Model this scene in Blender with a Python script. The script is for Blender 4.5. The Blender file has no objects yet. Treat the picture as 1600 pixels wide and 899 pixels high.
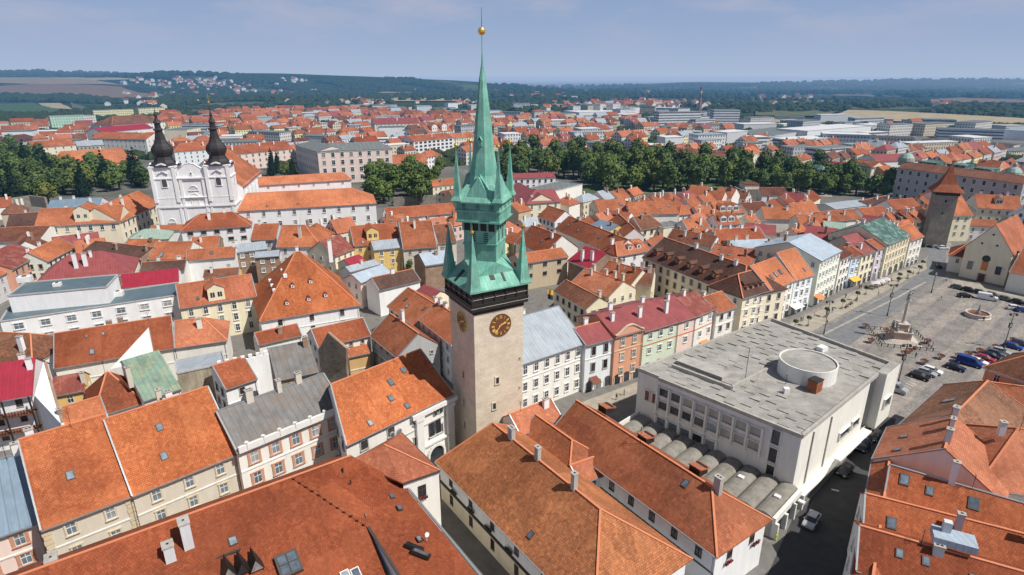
import bpy, bmesh, math, random
from mathutils import Vector, Matrix
R = math.radians
random.seed(7)
S = bpy.context.scene
COL = S.collection
# ---------------------------------------------------------------- camera
F, PITCH, HC = 932.0, R(19.57), 70.0
cp, sp = math.cos(PITCH), math.sin(PITCH)
cam_d = bpy.data.cameras.new('camera'); cam = bpy.data.objects.new('camera', cam_d); COL.objects.link(cam)
cam.location = (0, 0, HC); cam.rotation_euler = (R(90) - PITCH, 0, 0)
cam_d.sensor_width = 36; cam_d.lens = 36 * F / 1600; cam_d.clip_start = 1; cam_d.clip_end = 120000
S.camera = cam
def ray(px, py):
    x = (px - 800) / F; y = (449.5 - py) / F
    return Vector((x, cp + y * sp, y * cp - sp))
def at(px, py, z=0.0):
    d = ray(px, py); t = (z - HC) / d.z
    return Vector((d.x * t, d.y * t, z))
def atY(px, py, Y):
    d = ray(px, py); t = Y / d.y
    return Vector((d.x * t, Y, HC + d.z * t))
def proj(p):
    z = p.z - HC; dep = p.y * cp - z * sp; up = p.y * sp + z * cp
    return (800 + F * p.x / dep, 449.5 - F * up / dep)
# ---------------------------------------------------------------- materials
MATS = {}
def haze_group():  # haze painted into materials as bluish emission, growing with distance from the origin
    g = bpy.data.node_groups.new('painted_haze', 'ShaderNodeTree')
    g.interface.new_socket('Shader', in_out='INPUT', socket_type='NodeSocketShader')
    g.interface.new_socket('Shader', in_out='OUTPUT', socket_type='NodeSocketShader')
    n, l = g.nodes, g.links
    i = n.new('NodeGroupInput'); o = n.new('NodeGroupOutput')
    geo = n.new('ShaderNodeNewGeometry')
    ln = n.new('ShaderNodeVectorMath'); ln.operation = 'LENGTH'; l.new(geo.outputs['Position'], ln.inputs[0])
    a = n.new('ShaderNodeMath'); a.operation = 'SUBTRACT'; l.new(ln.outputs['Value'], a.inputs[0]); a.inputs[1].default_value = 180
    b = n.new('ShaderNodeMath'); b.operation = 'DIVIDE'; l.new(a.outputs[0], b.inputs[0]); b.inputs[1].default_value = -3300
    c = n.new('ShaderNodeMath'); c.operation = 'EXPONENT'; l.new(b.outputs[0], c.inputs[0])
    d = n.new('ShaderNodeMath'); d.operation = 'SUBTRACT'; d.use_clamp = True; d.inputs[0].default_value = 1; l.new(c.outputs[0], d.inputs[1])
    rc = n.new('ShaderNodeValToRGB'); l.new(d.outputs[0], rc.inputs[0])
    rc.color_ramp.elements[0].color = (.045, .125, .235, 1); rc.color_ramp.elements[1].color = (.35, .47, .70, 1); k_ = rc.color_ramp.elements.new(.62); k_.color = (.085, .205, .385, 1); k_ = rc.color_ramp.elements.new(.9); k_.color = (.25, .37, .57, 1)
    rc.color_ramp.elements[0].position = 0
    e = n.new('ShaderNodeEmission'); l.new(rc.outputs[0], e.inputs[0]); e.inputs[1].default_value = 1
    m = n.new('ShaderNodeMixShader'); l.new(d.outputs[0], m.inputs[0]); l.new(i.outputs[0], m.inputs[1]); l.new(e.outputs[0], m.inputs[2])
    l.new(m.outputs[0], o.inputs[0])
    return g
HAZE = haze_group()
class NT:
    def __init__(s, name):
        s.m = bpy.data.materials.new(name); s.m.use_nodes = True
        s.n, s.l = s.m.node_tree.nodes, s.m.node_tree.links
        s.b = s.n['Principled BSDF']; out = s.n['Material Output']
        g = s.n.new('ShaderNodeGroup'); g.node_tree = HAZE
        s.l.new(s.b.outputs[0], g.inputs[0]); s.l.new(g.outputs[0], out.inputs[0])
        MATS[name] = s.m
    def node(s, t, **kw):
        x = s.n.new(t)
        for k, v in kw.items(): setattr(x, k, v)
        return x
    def tex(s, kind='Object'):
        if not hasattr(s, '_tc'): s._tc = s.node('ShaderNodeTexCoord')
        return s._tc.outputs[kind]
    def pos(s):
        if not hasattr(s, '_g'): s._g = s.node('ShaderNodeNewGeometry')
        return s._g.outputs['Position']
    def noise(s, scale, vec=None, detail=4, rough=.6):
        x = s.node('ShaderNodeTexNoise'); x.inputs['Scale'].default_value = scale
        x.inputs['Detail'].default_value = detail; x.inputs['Roughness'].default_value = rough
        s.l.new(vec or s.pos(), x.inputs['Vector']); return x.outputs['Fac']
    def ramp(s, fac, stops):
        x = s.node('ShaderNodeValToRGB'); s.l.new(fac, x.inputs[0]); e = x.color_ramp.elements
        while len(e) < len(stops): e.new(.5)
        for i, (p, c) in enumerate(stops):
            e[i].position = p; e[i].color = (*c, 1) if len(c) == 3 else c
        return x.outputs[0]
    def mix(s, fac, a, b, mode='MIX'):
        x = s.node('ShaderNodeMix', data_type='RGBA', blend_type=mode)
        for sock, v in ((x.inputs[0], fac), (x.inputs[6], a), (x.inputs[7], b)):
            if hasattr(v, 'links') or hasattr(v, 'is_linked'): s.l.new(v, sock)
            elif isinstance(v, (int, float)): sock.default_value = v
            else: sock.default_value = (*v, 1)
        return x.outputs[2]
    def math(s, op, a, b=None, clamp=False):
        x = s.node('ShaderNodeMath', operation=op); x.use_clamp = clamp
        for sock, v in ((x.inputs[0], a), (x.inputs[1], b)):
            if v is None: continue
            if hasattr(v, 'is_linked'): s.l.new(v, sock)
            else: sock.default_value = v
        return x.outputs[0]
    def bump(s, h, strength=.4, dist=.1):
        x = s.node('ShaderNodeBump'); x.inputs['Strength'].default_value = strength; x.inputs['Distance'].default_value = dist
        s.l.new(h, x.inputs['Height']); s.l.new(x.outputs[0], s.b.inputs['Normal'])
    def color(s, c): s.l.new(c, s.b.inputs['Base Color'])
    def rough(s, v): s.b.inputs['Roughness'].default_value = v
def mul(c, k): return tuple(min(1, x * k) for x in c)
def tile_mat(name, base, dark, light, tw=.34, th=.30, var=.5, moss=.35, mossc=(.10, .06, .035), bump=.5):
    t = NT(name)
    br = t.node('ShaderNodeTexBrick'); t.l.new(t.tex('UV'), br.inputs['Vector'])
    br.offset = .5
    for k, v in (('Scale', 1), ('Mortar Size', .03), ('Mortar Smooth', .4), ('Bias', 0), ('Brick Width', tw), ('Row Height', th)): br.inputs[k].default_value = v
    br.inputs['Color1'].default_value = (*light, 1); br.inputs['Color2'].default_value = (*dark, 1); br.inputs['Mortar'].default_value = (*mul(dark, .45), 1)
    c = t.mix(1 - var, br.outputs['Color'], base)
    # individual odd tiles
    sc = t.node('ShaderNodeTexVoronoi'); sc.inputs['Scale'].default_value = 2.2; t.l.new(t.pos(), sc.inputs['Vector'])
    wn = t.node('ShaderNodeSeparateColor'); t.l.new(sc.outputs['Color'], wn.inputs[0])
    odd = t.ramp(wn.outputs[0], [(.74, (0, 0, 0)), (.92, (1, 1, 1))])
    c = t.mix(t.math('MULTIPLY', odd, .4), c, mul(dark, .8))
    odd2 = t.ramp(wn.outputs[1], [(.78, (0, 0, 0)), (.96, (1, 1, 1))])
    c = t.mix(t.math('MULTIPLY', odd2, .4), c, mul(light, 1.15))
    n1 = t.noise(.22, detail=6, rough=.65)
    c = t.mix(t.math('MULTIPLY', t.ramp(n1, [(.45, (0, 0, 0)), (.7, (1, 1, 1))]), moss), c, mossc)
    n2 = t.noise(.07, detail=3)
    pv = t.node('ShaderNodeTexVoronoi'); pv.inputs['Scale'].default_value = .22; t.l.new(t.pos(), pv.inputs['Vector']); ps = t.node('ShaderNodeSeparateColor'); t.l.new(pv.outputs['Color'], ps.inputs[0])
    c = t.mix(t.math('MULTIPLY', t.ramp(ps.outputs[0], [(.72, (0, 0, 0)), (.76, (1, 1, 1))]), .22), c, mul(light, 1.1)); c = t.mix(t.math('MULTIPLY', t.ramp(ps.outputs[1], [(.78, (0, 0, 0)), (.82, (1, 1, 1))]), .25), c, mul(dark, .8))
    c = t.mix(.75, c, t.ramp(n2, [(.3, (.55, .53, .53)), (.65, (1.0, 1.0, 1.0))]), 'MULTIPLY')
    mp = t.node('ShaderNodeMapping'); t.l.new(t.tex('UV'), mp.inputs[0]); mp.inputs['Scale'].default_value = (1.3, .12, 1)
    n3 = t.noise(1, mp.outputs[0], 4, .7)
    c = t.mix(.4, c, t.ramp(n3, [(.3, (.55, .5, .5)), (.6, (1, 1, 1))]), 'MULTIPLY')
    oi = t.node('ShaderNodeObjectInfo')
    c = t.mix(1.0, c, t.ramp(oi.outputs['Random'], [(0, (.64, .54, .56)), (.3, (.82, .76, .78)), (.65, (.93, .95, 1.0)), (1, (1.0, 1.0, 1.0))]), 'MULTIPLY')
    t.color(c); t.rough(.85); t.b.inputs['Specular IOR Level'].default_value = .25
    t.bump(t.math('ADD', br.outputs['Fac'], t.math('MULTIPLY', n1, -.6)), bump, -.05)
def metal_mat(name, base, seam=.6, rust=None, var=.25, rough=.5):
    t = NT(name)
    mp = t.node('ShaderNodeSeparateXYZ'); t.l.new(t.tex('UV'), mp.inputs[0])
    fr = t.math('FRACT', t.math('DIVIDE', mp.outputs[0], seam))
    line = t.math('LESS_THAN', fr, .14)
    n1 = t.noise(.35, detail=6, rough=.7)
    c = t.mix(1, base, t.ramp(n1, [(.3, (1 - var,) * 3), (.7, (1, 1, 1))]), 'MULTIPLY')
    ms = t.node('ShaderNodeMapping'); t.l.new(t.tex('UV'), ms.inputs[0]); ms.inputs['Scale'].default_value = (1.6, .16, 1)
    c = t.mix(.55, c, t.ramp(t.noise(1, ms.outputs[0], 5, .7), [(.3, (.55, .56, .56)), (.62, (1.06, 1.06, 1.06))]), 'MULTIPLY')
    if rust: c = t.mix(t.math('MULTIPLY', t.ramp(t.noise(.5, detail=8, rough=.75), [(.48, (0, 0, 0)), (.62, (1, 1, 1))]), .8), c, rust)
    c = t.mix(t.math('MULTIPLY', line, .45), c, mul(base, .35))
    t.color(c); t.rough(rough); t.bump(fr, .3, .05)
def plaster(name, base, stain=.25, bump=.15):
    t = NT(name)
    sp_ = t.node('ShaderNodeSeparateXYZ'); t.l.new(t.pos(), sp_.inputs[0])
    cb = t.node('ShaderNodeCombineXYZ')
    t.l.new(t.math('MULTIPLY', sp_.outputs[0], 1.0), cb.inputs[0]); t.l.new(sp_.outputs[1], cb.inputs[1]); t.l.new(t.math('MULTIPLY', sp_.outputs[2], .18), cb.inputs[2])
    streak = t.noise(.9, cb.outputs[0], 5, .65)
    c = t.mix(1, base, t.ramp(streak, [(.25, (1 - stain, 1 - stain * 1.05, 1 - stain * 1.15)), (.62, (1, 1, 1))]), 'MULTIPLY')
    n2 = t.noise(.25, detail=5)
    c = t.mix(.6, c, t.ramp(n2, [(.3, (1 - stain * .6,) * 3), (.6, (1, 1, 1))]), 'MULTIPLY')
    t.color(c); t.rough(.9); t.bump(t.noise(6, detail=3), bump, .03)
def flat(name, base, rough=.6, metallic=0, var=.12, nscale=.6):
    t = NT(name)
    n = t.noise(nscale, detail=5)
    t.color(t.mix(1, base, t.ramp(n, [(.3, (1 - var,) * 3), (.7, (1, 1, 1))]), 'MULTIPLY'))
    t.rough(rough); t.b.inputs['Metallic'].default_value = metallic
def brickm(name, c1, c2, mort, bw=.6, bh=.3, ms=.02, vec='UV', stain=.3):
    t = NT(name)
    br = t.node('ShaderNodeTexBrick'); t.l.new(t.tex(vec), br.inputs['Vector'])
    for k, v in (('Scale', 1), ('Mortar Size', ms), ('Mortar Smooth', .3), ('Bias', 0), ('Brick Width', bw), ('Row Height', bh)): br.inputs[k].default_value = v
    br.inputs['Color1'].default_value = (*c1, 1); br.inputs['Color2'].default_value = (*c2, 1); br.inputs['Mortar'].default_value = (*mort, 1)
    n = t.noise(.4, detail=8, rough=.7)
    c = t.mix(.9, br.outputs['Color'], t.ramp(n, [(.3, (1 - stain,) * 3), (.65, (1, 1, 1))]), 'MULTIPLY')
    t.color(c); t.rough(.9); t.bump(br.outputs['Fac'], .5, -.04)
def facade_mat(name, base, sx=3.0, sy=3.3, ww=.42, wh=.5):
    """far facades: plaster with rows of glazing as surface pattern"""
    t = NT(name)
    sx_ = t.node('ShaderNodeSeparateXYZ'); t.l.new(t.tex('UV'), sx_.inputs[0])
    u = t.math('FRACT', t.math('DIVIDE', sx_.outputs[0], sx)); v = t.math('FRACT', t.math('DIVIDE', sx_.outputs[1], sy))
    a = t.math('COMPARE', u, .5); t.n[-1].inputs[2].default_value = ww / 2
    b = t.math('COMPARE', v, .5); t.n[-1].inputs[2].default_value = wh / 2
    n = t.noise(.3, detail=4)
    c = t.mix(1, base, t.ramp(n, [(.3, (.8,) * 3), (.65, (1, 1, 1))]), 'MULTIPLY')
    c = t.mix(1, c, (1.2, 1.2, 1.2), 'MULTIPLY'); t.color(t.mix(t.math('MULTIPLY', a, b), c, (.10, .105, .12))); t.rough(.85)
# roofs
tile_mat('tile_orange', (.555, .18, .078), (.40, .118, .05), (.68, .26, .125), moss=.28, mossc=(.20, .09, .05))
tile_mat('tile_orange_deep', (.60, .175, .062), (.45, .115, .04), (.72, .255, .10), moss=.3, mossc=(.22, .08, .04), var=.6)
tile_mat('tile_orange_bright', (.70, .245, .11), (.56, .18, .08), (.80, .32, .16), moss=.15, mossc=(.3, .12, .07))
tile_mat('tile_orange_soft', (.62, .22, .11), (.47, .15, .075), (.72, .30, .17), moss=.2, mossc=(.25, .11, .07))
tile_mat('tile_red', (.46, .125, .048), (.33, .085, .034), (.57, .18, .075), moss=.28, mossc=(.18, .075, .04))
tile_mat('tile_rust', (.46, .150, .068), (.32, .095, .045), (.58, .22, .105), moss=.4, mossc=(.14, .075, .045))
tile_mat('tile_motley', (.52, .18, .075), (.32, .12, .05), (.74, .29, .115), var=.62, moss=.3, mossc=(.24, .13, .06))
tile_mat('tile_brown', (.28, .115, .068), (.17, .07, .045), (.40, .18, .105), moss=.45)
tile_mat('tile_darkbrown', (.15, .082, .062), (.09, .05, .042), (.23, .13, .095), moss=.4, mossc=(.08, .06, .045))
tile_mat('tile_old', (.34, .15, .085), (.18, .09, .055), (.47, .23, .13), var=.75, moss=.7, mossc=(.14, .10, .07))
metal_mat('slate_grey', (.25, .245, .24), seam=1.15, rust=(.20, .155, .12), var=.5, rough=.8)
metal_mat('metal_red', (.36, .085, .085), var=.35, seam=.8)
metal_mat('metal_crimson', (.40, .028, .055), var=.25)
metal_mat('metal_redbrown', (.30, .075, .055), var=.4, rust=(.38, .16, .12))
metal_mat('metal_blue', (.22, .31, .40), seam=1.1)
metal_mat('metal_palegrey', (.42, .47, .52), seam=.8)
metal_mat('metal_lightblue', (.48, .57, .66), seam=.8)
metal_mat('metal_greyblue', (.13, .19, .22), seam=.9, var=.3)
metal_mat('copper_roof', (.25, .38, .30), seam=1.0, rust=(.34, .33, .19), var=.45)
metal_mat('copper_dark', (.06, .15, .12), seam=1.6, rust=(.30, .42, .38), var=.5)
metal_mat('copper_pale', (.36, .48, .40), seam=1.0, var=.2)
metal_mat('copper_spire', (.26, .59, .46), seam=.6, rust=(.09, .33, .26), var=.5, rough=.7)
metal_mat('onion_brown', (.035, .028, .03), seam=.7, var=.4, rough=.6)
metal_mat('membrane', (.20, .22, .22), seam=3, var=.25, rough=.8)
# walls
for k, c in dict(white=(.80, .80, .79), offwhite=(.70, .68, .63), cream=(.70, .63, .48), paleyellow=(.71, .65, .47), yellow=(.66, .46, .17), ochre=(.55, .36, .16),
                 beige=(.55, .50, .42), tan=(.46, .38, .27), pink=(.66, .42, .34), palepink=(.70, .56, .50), salmon=(.60, .30, .20), bluewhite=(.66, .70, .78), paleblue=(.50, .60, .74),
                 green=(.55, .63, .50), palegreen=(.68, .70, .60), grey=(.38, .38, .38), palegrey=(.52, .53, .54), mauve=(.55, .50, .56), redpaint=(.40, .05, .06)).items():
    plaster('plaster_' + k, tuple(min(.86, x * 1.2) for x in c), .12)
plaster('plaster_old', (.45, .39, .30), stain=.6, bump=.6)
plaster('trim_white', (.78, .77, .74), .12); plaster('trim_cream', (.66, .55, .38), .15); plaster('trim_grey', (.45, .45, .44), .2); plaster('trim_terracotta', (.58, .30, .2), .2)
brickm('brick_old', (.42, .24, .15), (.30, .17, .11), (.45, .38, .30), .45, .2, .03, stain=.5)
brickm('stone_rubble', (.34, .30, .25), (.22, .19, .16), (.36, .32, .27), .7, .4, .04, stain=.45)
brickm('stone_tower', (.76, .67, .52), (.69, .60, .46), (.60, .51, .39), 1.1, .45, .03, stain=.25)
brickm('stone_gate', (.36, .32, .27), (.26, .235, .20), (.36, .32, .28), .8, .35, .04, stain=.45)
brickm('concrete_panel', (.42, .40, .365), (.34, .33, .30), (.24, .24, .23), 2.4, 1.5, .02, stain=.4)
plaster('concrete', (.46, .44, .40), .3); plaster('concrete_dull', (.27, .255, .225), .4); plaster('concrete_white', (.80, .79, .74), .14)
for k in ('white', 'offwhite', 'cream', 'paleyellow', 'palepink', 'green', 'bluewhite', 'tan', 'palegrey'):
    c = dict(white=(.74, .74, .73), offwhite=(.62, .59, .54), cream=(.60, .52, .38), paleyellow=(.74, .70, .40), palepink=(.62, .47, .41), green=(.46, .66, .52), bluewhite=(.58, .62, .70), tan=(.42, .36, .28), palegrey=(.46, .47, .48))[k]
    facade_mat('facade_' + k, c)
facade_mat('facade_office', (.62, .64, .66), 2.4, 3.4, 1.1, .42)

def glass(name, stops):
    t = NT(name); oi = t.node('ShaderNodeObjectInfo'); c = t.ramp(oi.outputs['Random'], stops); t.color(t.mix(1, c, t.ramp(t.noise(1.2, detail=3), [(.3, (.6, .6, .6)), (.7, (1.15, 1.15, 1.15))]), 'MULTIPLY')); t.rough(.12)
glass('glass_dark', [(0, (.02, .024, .03)), (.5, (.05, .058, .068)), (.78, (.09, .10, .115)), (1, (.30, .29, .27))]); glass('glass_light', [(0, (.10, .13, .16)), (.6, (.22, .27, .32)), (1, (.42, .44, .44))])
flat('frame_white', (.78, .78, .76), .5); flat('frame_brown', (.10, .05, .03), .6)
flat('gutter_metal', (.42, .44, .45), .4, .5); flat('gutter_dark', (.07, .06, .055), .5); flat('gold', (.80, .52, .12), .3, .7, .05); flat('gilt', (.85, .60, .16), .4, 0, .05)
flat('timber_black', (.022, .018, .015), .6); flat('iron_black', (.03, .03, .03), .5); flat('ridge_orange', (.66, .24, .12), .85); flat('ridge_cream', (.62, .52, .42), .85)
flat('clock_face', (.17, .06, .03), .5); flat('statue_grey', (.30, .30, .28), .8); flat('stone_pink', (.48, .33, .28), .8); flat('stone_pale', (.55, .50, .44), .8)
flat('white_sheet', (.8, .8, .78), .5); flat('rubber', (.02, .02, .02), .8); flat('flower_rust', (.25, .09, .06), .9, 0, .5, 6); flat('leaf_window', (.05, .10, .03), .9, 0, .5, 6); flat('flower_red', (.45, .04, .08), .9, 0, .5, 8)
flat('hi_vis', (.55, .75, .03), .7); flat('skin', (.55, .35, .26), .7); flat('cloth_dark', (.04, .045, .06), .9); flat('cloth_blue', (.08, .16, .35), .9); flat('cloth_pale', (.55, .52, .48), .9); flat('hair', (.06, .04, .03), .8); flat('cloth_red', (.4, .05, .05), .9)
for k, c in dict(black=(.012, .012, .015), silver=(.42, .44, .46), white=(.75, .76, .77), navy=(.012, .02, .06), blue=(.02, .06, .28), red=(.40, .02, .05), grey=(.12, .13, .14)).items():
    flat('car_' + k, c, .22, .2 if k != 'white' else 0, .03)
flat('awning_orange', (.62, .22, .08), .8); flat('parasol_white', (.6, .58, .62), .8); flat('awning_yellow', (.75, .45, .06), .7); flat('bark', (.09, .065, .045), .95, 0, .4, 3)
flat('lamp_red', (.35, .01, .01), .3); flat('lamp_clear', (.6, .6, .6), .1)
def leaf_mat(name, a, b):
    t = NT(name); oi = t.node('ShaderNodeObjectInfo')
    c = t.mix(t.ramp(t.noise(.45, detail=5, rough=.7), [(.35, (0, 0, 0)), (.65, (1, 1, 1))]), a, b)
    c = t.mix(1, c, t.ramp(oi.outputs['Random'], [(0, (.45, .5, .5)), (.5, (.85, .9, .8)), (.85, (1, 1, .8)), (1, (1.0, .8, .55))]), 'MULTIPLY')
    t.color(c); t.rough(.8); t.b.inputs['Specular IOR Level'].default_value = .2
leaf_mat('leaves_green', (.045, .08, .026), (.20, .26, .08)); leaf_mat('leaves_forest', (.012, .030, .014), (.055, .085, .035)); leaf_mat('leaves_conifer', (.010, .022, .012), (.022, .045, .022)); leaf_mat('leaves_light', (.07, .11, .03), (.19, .23, .06))
# ---------------------------------------------------------------- mesh building
class MB:
    def __init__(s): s.v = []; s.f = []; s.m = []; s.uv = []; s.mats = []
    def mi(s, m):
        if m not in s.mats: s.mats.append(m)
        return s.mats.index(m)
    def face(s, pts, m, uv=None, flipto=None):
        pts = [Vector(p) for p in pts]
        n = Vector((0, 0, 0))
        for i in range(len(pts)):
            a, b = pts[i], pts[(i + 1) % len(pts)]
            n += Vector(((a.y - b.y) * (a.z + b.z), (a.z - b.z) * (a.x + b.x), (a.x - b.x) * (a.y + b.y)))
        if n.length < 1e-9: return
        n.normalize()
        if flipto is not None and n.dot(flipto) < 0: pts.reverse(); n = -n
        if abs(n.z) > .985: u = Vector((1, 0, 0)) if uv is None else uv; w = n.cross(u)
        else:
            u = Vector((0, 0, 1)).cross(n).normalized(); w = n.cross(u)
        i0 = len(s.v); s.v += pts; s.f.append(list(range(i0, i0 + len(pts)))); s.m.append(s.mi(m))
        s.uv += [(p.dot(u), p.dot(w)) for p in pts]
    def box(s, c, h, m, rz=0, ax=None):
        """centre, half sizes; rz rotation or ax = (ux, uy, uz) axes"""
        c = Vector(c)
        if ax is None:
            ax = (Vector((math.cos(rz), math.sin(rz), 0)), Vector((-math.sin(rz), math.cos(rz), 0)), Vector((0, 0, 1)))
        X, Y, Z = [Vector(a) * k for a, k in zip(ax, h)]
        P = lambda i, j, k: c + X * i + Y * j + Z * k
        for q, nn in (((P(-1, -1, -1), P(1, -1, -1), P(1, -1, 1), P(-1, -1, 1)), -Y), ((P(1, 1, -1), P(-1, 1, -1), P(-1, 1, 1), P(1, 1, 1)), Y),
                  ((P(1, -1, -1), P(1, 1, -1), P(1, 1, 1), P(1, -1, 1)), X), ((P(-1, 1, -1), P(-1, -1, -1), P(-1, -1, 1), P(-1, 1, 1)), -X),
                  ((P(-1, -1, 1), P(1, -1, 1), P(1, 1, 1), P(-1, 1, 1)), Z), ((P(-1, 1, -1), P(1, 1, -1), P(1, -1, -1), P(-1, -1, -1)), -Z)):
            s.face(q, m, flipto=nn)
    def beam(s, a, b, w, h, m):
        a, b = Vector(a), Vector(b); d = b - a; L = d.length
        if L < 1e-6: return
        d.normalize(); up = Vector((0, 0, 1)) if abs(d.z) < .95 else Vector((1, 0, 0))
        y = up.cross(d).normalized(); z = d.cross(y)
        s.box((a + b) / 2, (L / 2, w / 2, h / 2), m, ax=(d, y, z))
    def prism(s, poly, z0, z1, m, mtop=None, bottom=False):
        """poly 2D ccw; z1 scalar"""
        n = len(poly)
        ar = sum(poly[i][0] * poly[(i + 1) % n][1] - poly[(i + 1) % n][0] * poly[i][1] for i in range(n))
        if ar < 0: poly = poly[::-1]
        for i in range(n):
            a, b = poly[i], poly[(i + 1) % n]
            s.face([(a[0], a[1], z0), (b[0], b[1], z0), (b[0], b[1], z1), (a[0], a[1], z1)], m)
        s.face([(p[0], p[1], z1) for p in poly], mtop or m)
        if bottom: s.face([(p[0], p[1], z0) for p in poly][::-1], m)
    def lathe(s, c, prof, m, n=12, rot=0, sq=None):
        """prof [(r, z)...]"""
        c = Vector(c)
        rings = [[c + Vector((r * math.cos(rot + 2 * math.pi * i / n), r * math.sin(rot + 2 * math.pi * i / n), z)) for i in range(n)] for r, z in prof]
        for k in range(len(rings) - 1):
            A, B = rings[k], rings[k + 1]
            for i in range(n):
                j = (i + 1) % n
                if prof[k][0] < 1e-4: s.face([A[i], B[j], B[i]][::1], m)
                elif prof[k + 1][0] < 1e-4: s.face([A[i], A[j], B[i]], m)
                else: s.face([A[i], A[j], B[j], B[i]], m)
    def cyl(s, a, b, r, m, n=8, r2=None):
        a, b = Vector(a), Vector(b); d = (b - a).normalized(); up = Vector((0, 0, 1)) if abs(d.z) < .9 else Vector((1, 0, 0))
        x = up.cross(d).normalized(); y = d.cross(x); r2 = r if r2 is None else r2
        P = lambda o, rr, i: o + x * rr * math.cos(2 * math.pi * i / n) + y * rr * math.sin(2 * math.pi * i / n)
        for i in range(n): s.face([P(a, r, i), P(a, r, i + 1), P(b, r2, i + 1), P(b, r2, i)], m)
        s.face([P(b, r2, i) for i in range(n)], m); s.face([P(a, r, i) for i in range(n)][::-1], m)
    def slab(s, faces, t, m, mside=None):
        """planar roof faces with thickness: top faces, lowered copies, and a rim"""
        key = lambda p: (round(p[0], 3), round(p[1], 3), round(p[2], 3))
        edges = {}
        for f in faces:
            s.face(f, m, flipto=Vector((0, 0, 1)))
            s.face([Vector(p) - Vector((0, 0, t)) for p in f], mside or m, flipto=Vector((0, 0, -1)))
            for i in range(len(f)):
                a, b = f[i], f[(i + 1) % len(f)]; k = tuple(sorted((key(a), key(b))))
                edges.setdefault(k, []).append((Vector(a), Vector(b)))
        for k, e in edges.items():
            if len(e) == 1:
                a, b = e[0]; dz = Vector((0, 0, t))
                s.face([a - dz, b - dz, b, a], mside or m)
    def build(s, name, parent=None, loc=(0, 0, 0), rz=0, smooth=False, weld=False):
        me = bpy.data.meshes.new(name); me.from_pydata([tuple(v) for v in s.v], [], s.f)
        for m in s.mats: me.materials.append(MATS[m])
        me.polygons.foreach_set('material_index', s.m)
        uvl = me.uv_layers.new(name='UVMap')
        flatuv = [c for f in s.f for i in f for c in s.uv[i]]
        uvl.data.foreach_set('uv', flatuv)
        if smooth or weld:
            bm = bmesh.new(); bm.from_mesh(me); bmesh.ops.remove_doubles(bm, verts=bm.verts, dist=.0005)
            bm.to_mesh(me); bm.free()
            if smooth: me.polygons.foreach_set('use_smooth', [True] * len(me.polygons))
        me.update()
        return link(name, me, parent, loc, rz)
def link(name, me, parent=None, loc=(0, 0, 0), rz=0):
    o = bpy.data.objects.new(name, me); COL.objects.link(o); o.location = loc; o.rotation_euler = (0, 0, rz)
    if parent is not None: o.parent = parent
    return o
def root(name, loc, label, cat, group=None, rz=0):
    o = bpy.data.objects.new(name, None); COL.objects.link(o); o.location = loc; o.rotation_euler = (0, 0, rz); o.empty_display_size = .5
    o['label'] = label; o['category'] = cat
    if group: o['group'] = group
    return o
def tag(o, label, cat, group=None):
    o['label'] = label; o['category'] = cat
    if group: o['group'] = group
    return o
def struct(o, kind='structure'): o['kind'] = kind; return o
KIDS = {}
def dup(src, loc, rz=0, label=None, group=None, scale=None, kids=None):
    r = src.copy(); COL.objects.link(r); r.location = loc; r.rotation_euler = (0, 0, rz)
    if scale: r.scale = (scale,) * 3
    if label: r['label'] = label
    if group: r['group'] = group
    def rec(a, b):
        for ch in KIDS.setdefault(a.name, list(a.children)):
            c = ch.copy(); COL.objects.link(c); c.parent = b; rec(ch, c)
    rec(src, r)
    return r
# ---------------------------------------------------------------- windows
WIN = {}
def window_meshes(w, h, style):
    k = (round(w, 1), round(h, 1), style)
    if k in WIN: return WIN[k]
    w, h = k[0], k[1]
    st = dict(plain=(None, 'frame_white', 'glass_dark'), trim=('trim_white', 'frame_white', 'glass_dark'), cream=('trim_cream', 'frame_white', 'glass_light'), brown=(None, 'frame_brown', 'glass_dark'),
              dark=('trim_grey', 'frame_brown', 'glass_dark'), terra=('trim_terracotta', 'frame_white', 'glass_light'), light=('trim_white', 'frame_white', 'glass_light'), shade=('trim_white', 'frame_brown', 'glass_dark'))[style]
    a = MB(); f = st[1]; y = -.05
    fw = .07
    for x in (-w / 2 + fw / 2, w / 2 - fw / 2): a.box((x, y, h / 2), (fw / 2, .05, h / 2), f)
    for z in (fw / 2, h - fw / 2): a.box((0, y, z), (w / 2 - fw, .048, fw / 2), f)
    a.box((0, y, h / 2), (.035, .04, h / 2 - fw), f)
    a.box((0, y, h * .64), (w / 2 - fw, .038, .035), f)
    if st[0]:
        t = .42 if style == 'terra' else .17
        for x in (-w / 2 - t / 2, w / 2 + t / 2): a.box((x, -.07, h / 2), (t / 2, .07, h / 2), st[0])
        a.box((0, -.09, h + .1), (w / 2 + t + .06, .09, .1), st[0])
        a.box((0, -.13, -.08), (w / 2 + t + .05, .13, .08), st[0])
    else: a.box((0, -.09, -.05), (w / 2 + .05, .09, .05), 'trim_grey')
    g = MB(); g.box((0, -.015, h / 2), (w / 2 - fw, .012, h / 2 - fw), st[2])
    o1 = a.build('window'); o2 = g.build('pane')
    WIN[k] = (o1.data, o2.data)
    bpy.data.objects.remove(o1); bpy.data.objects.remove(o2)
    # a one-mesh version
    c = MB()
    for src in (a, g):
        for fi, fc in enumerate(src.f): c.face([src.v[i] for i in fc], src.mats[src.m[fi]])
    o3 = c.build('window'); WIN[k + (1,)] = o3.data; bpy.data.objects.remove(o3)
    return WIN[k]
CAMP = Vector((0, 0, HC))
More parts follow.
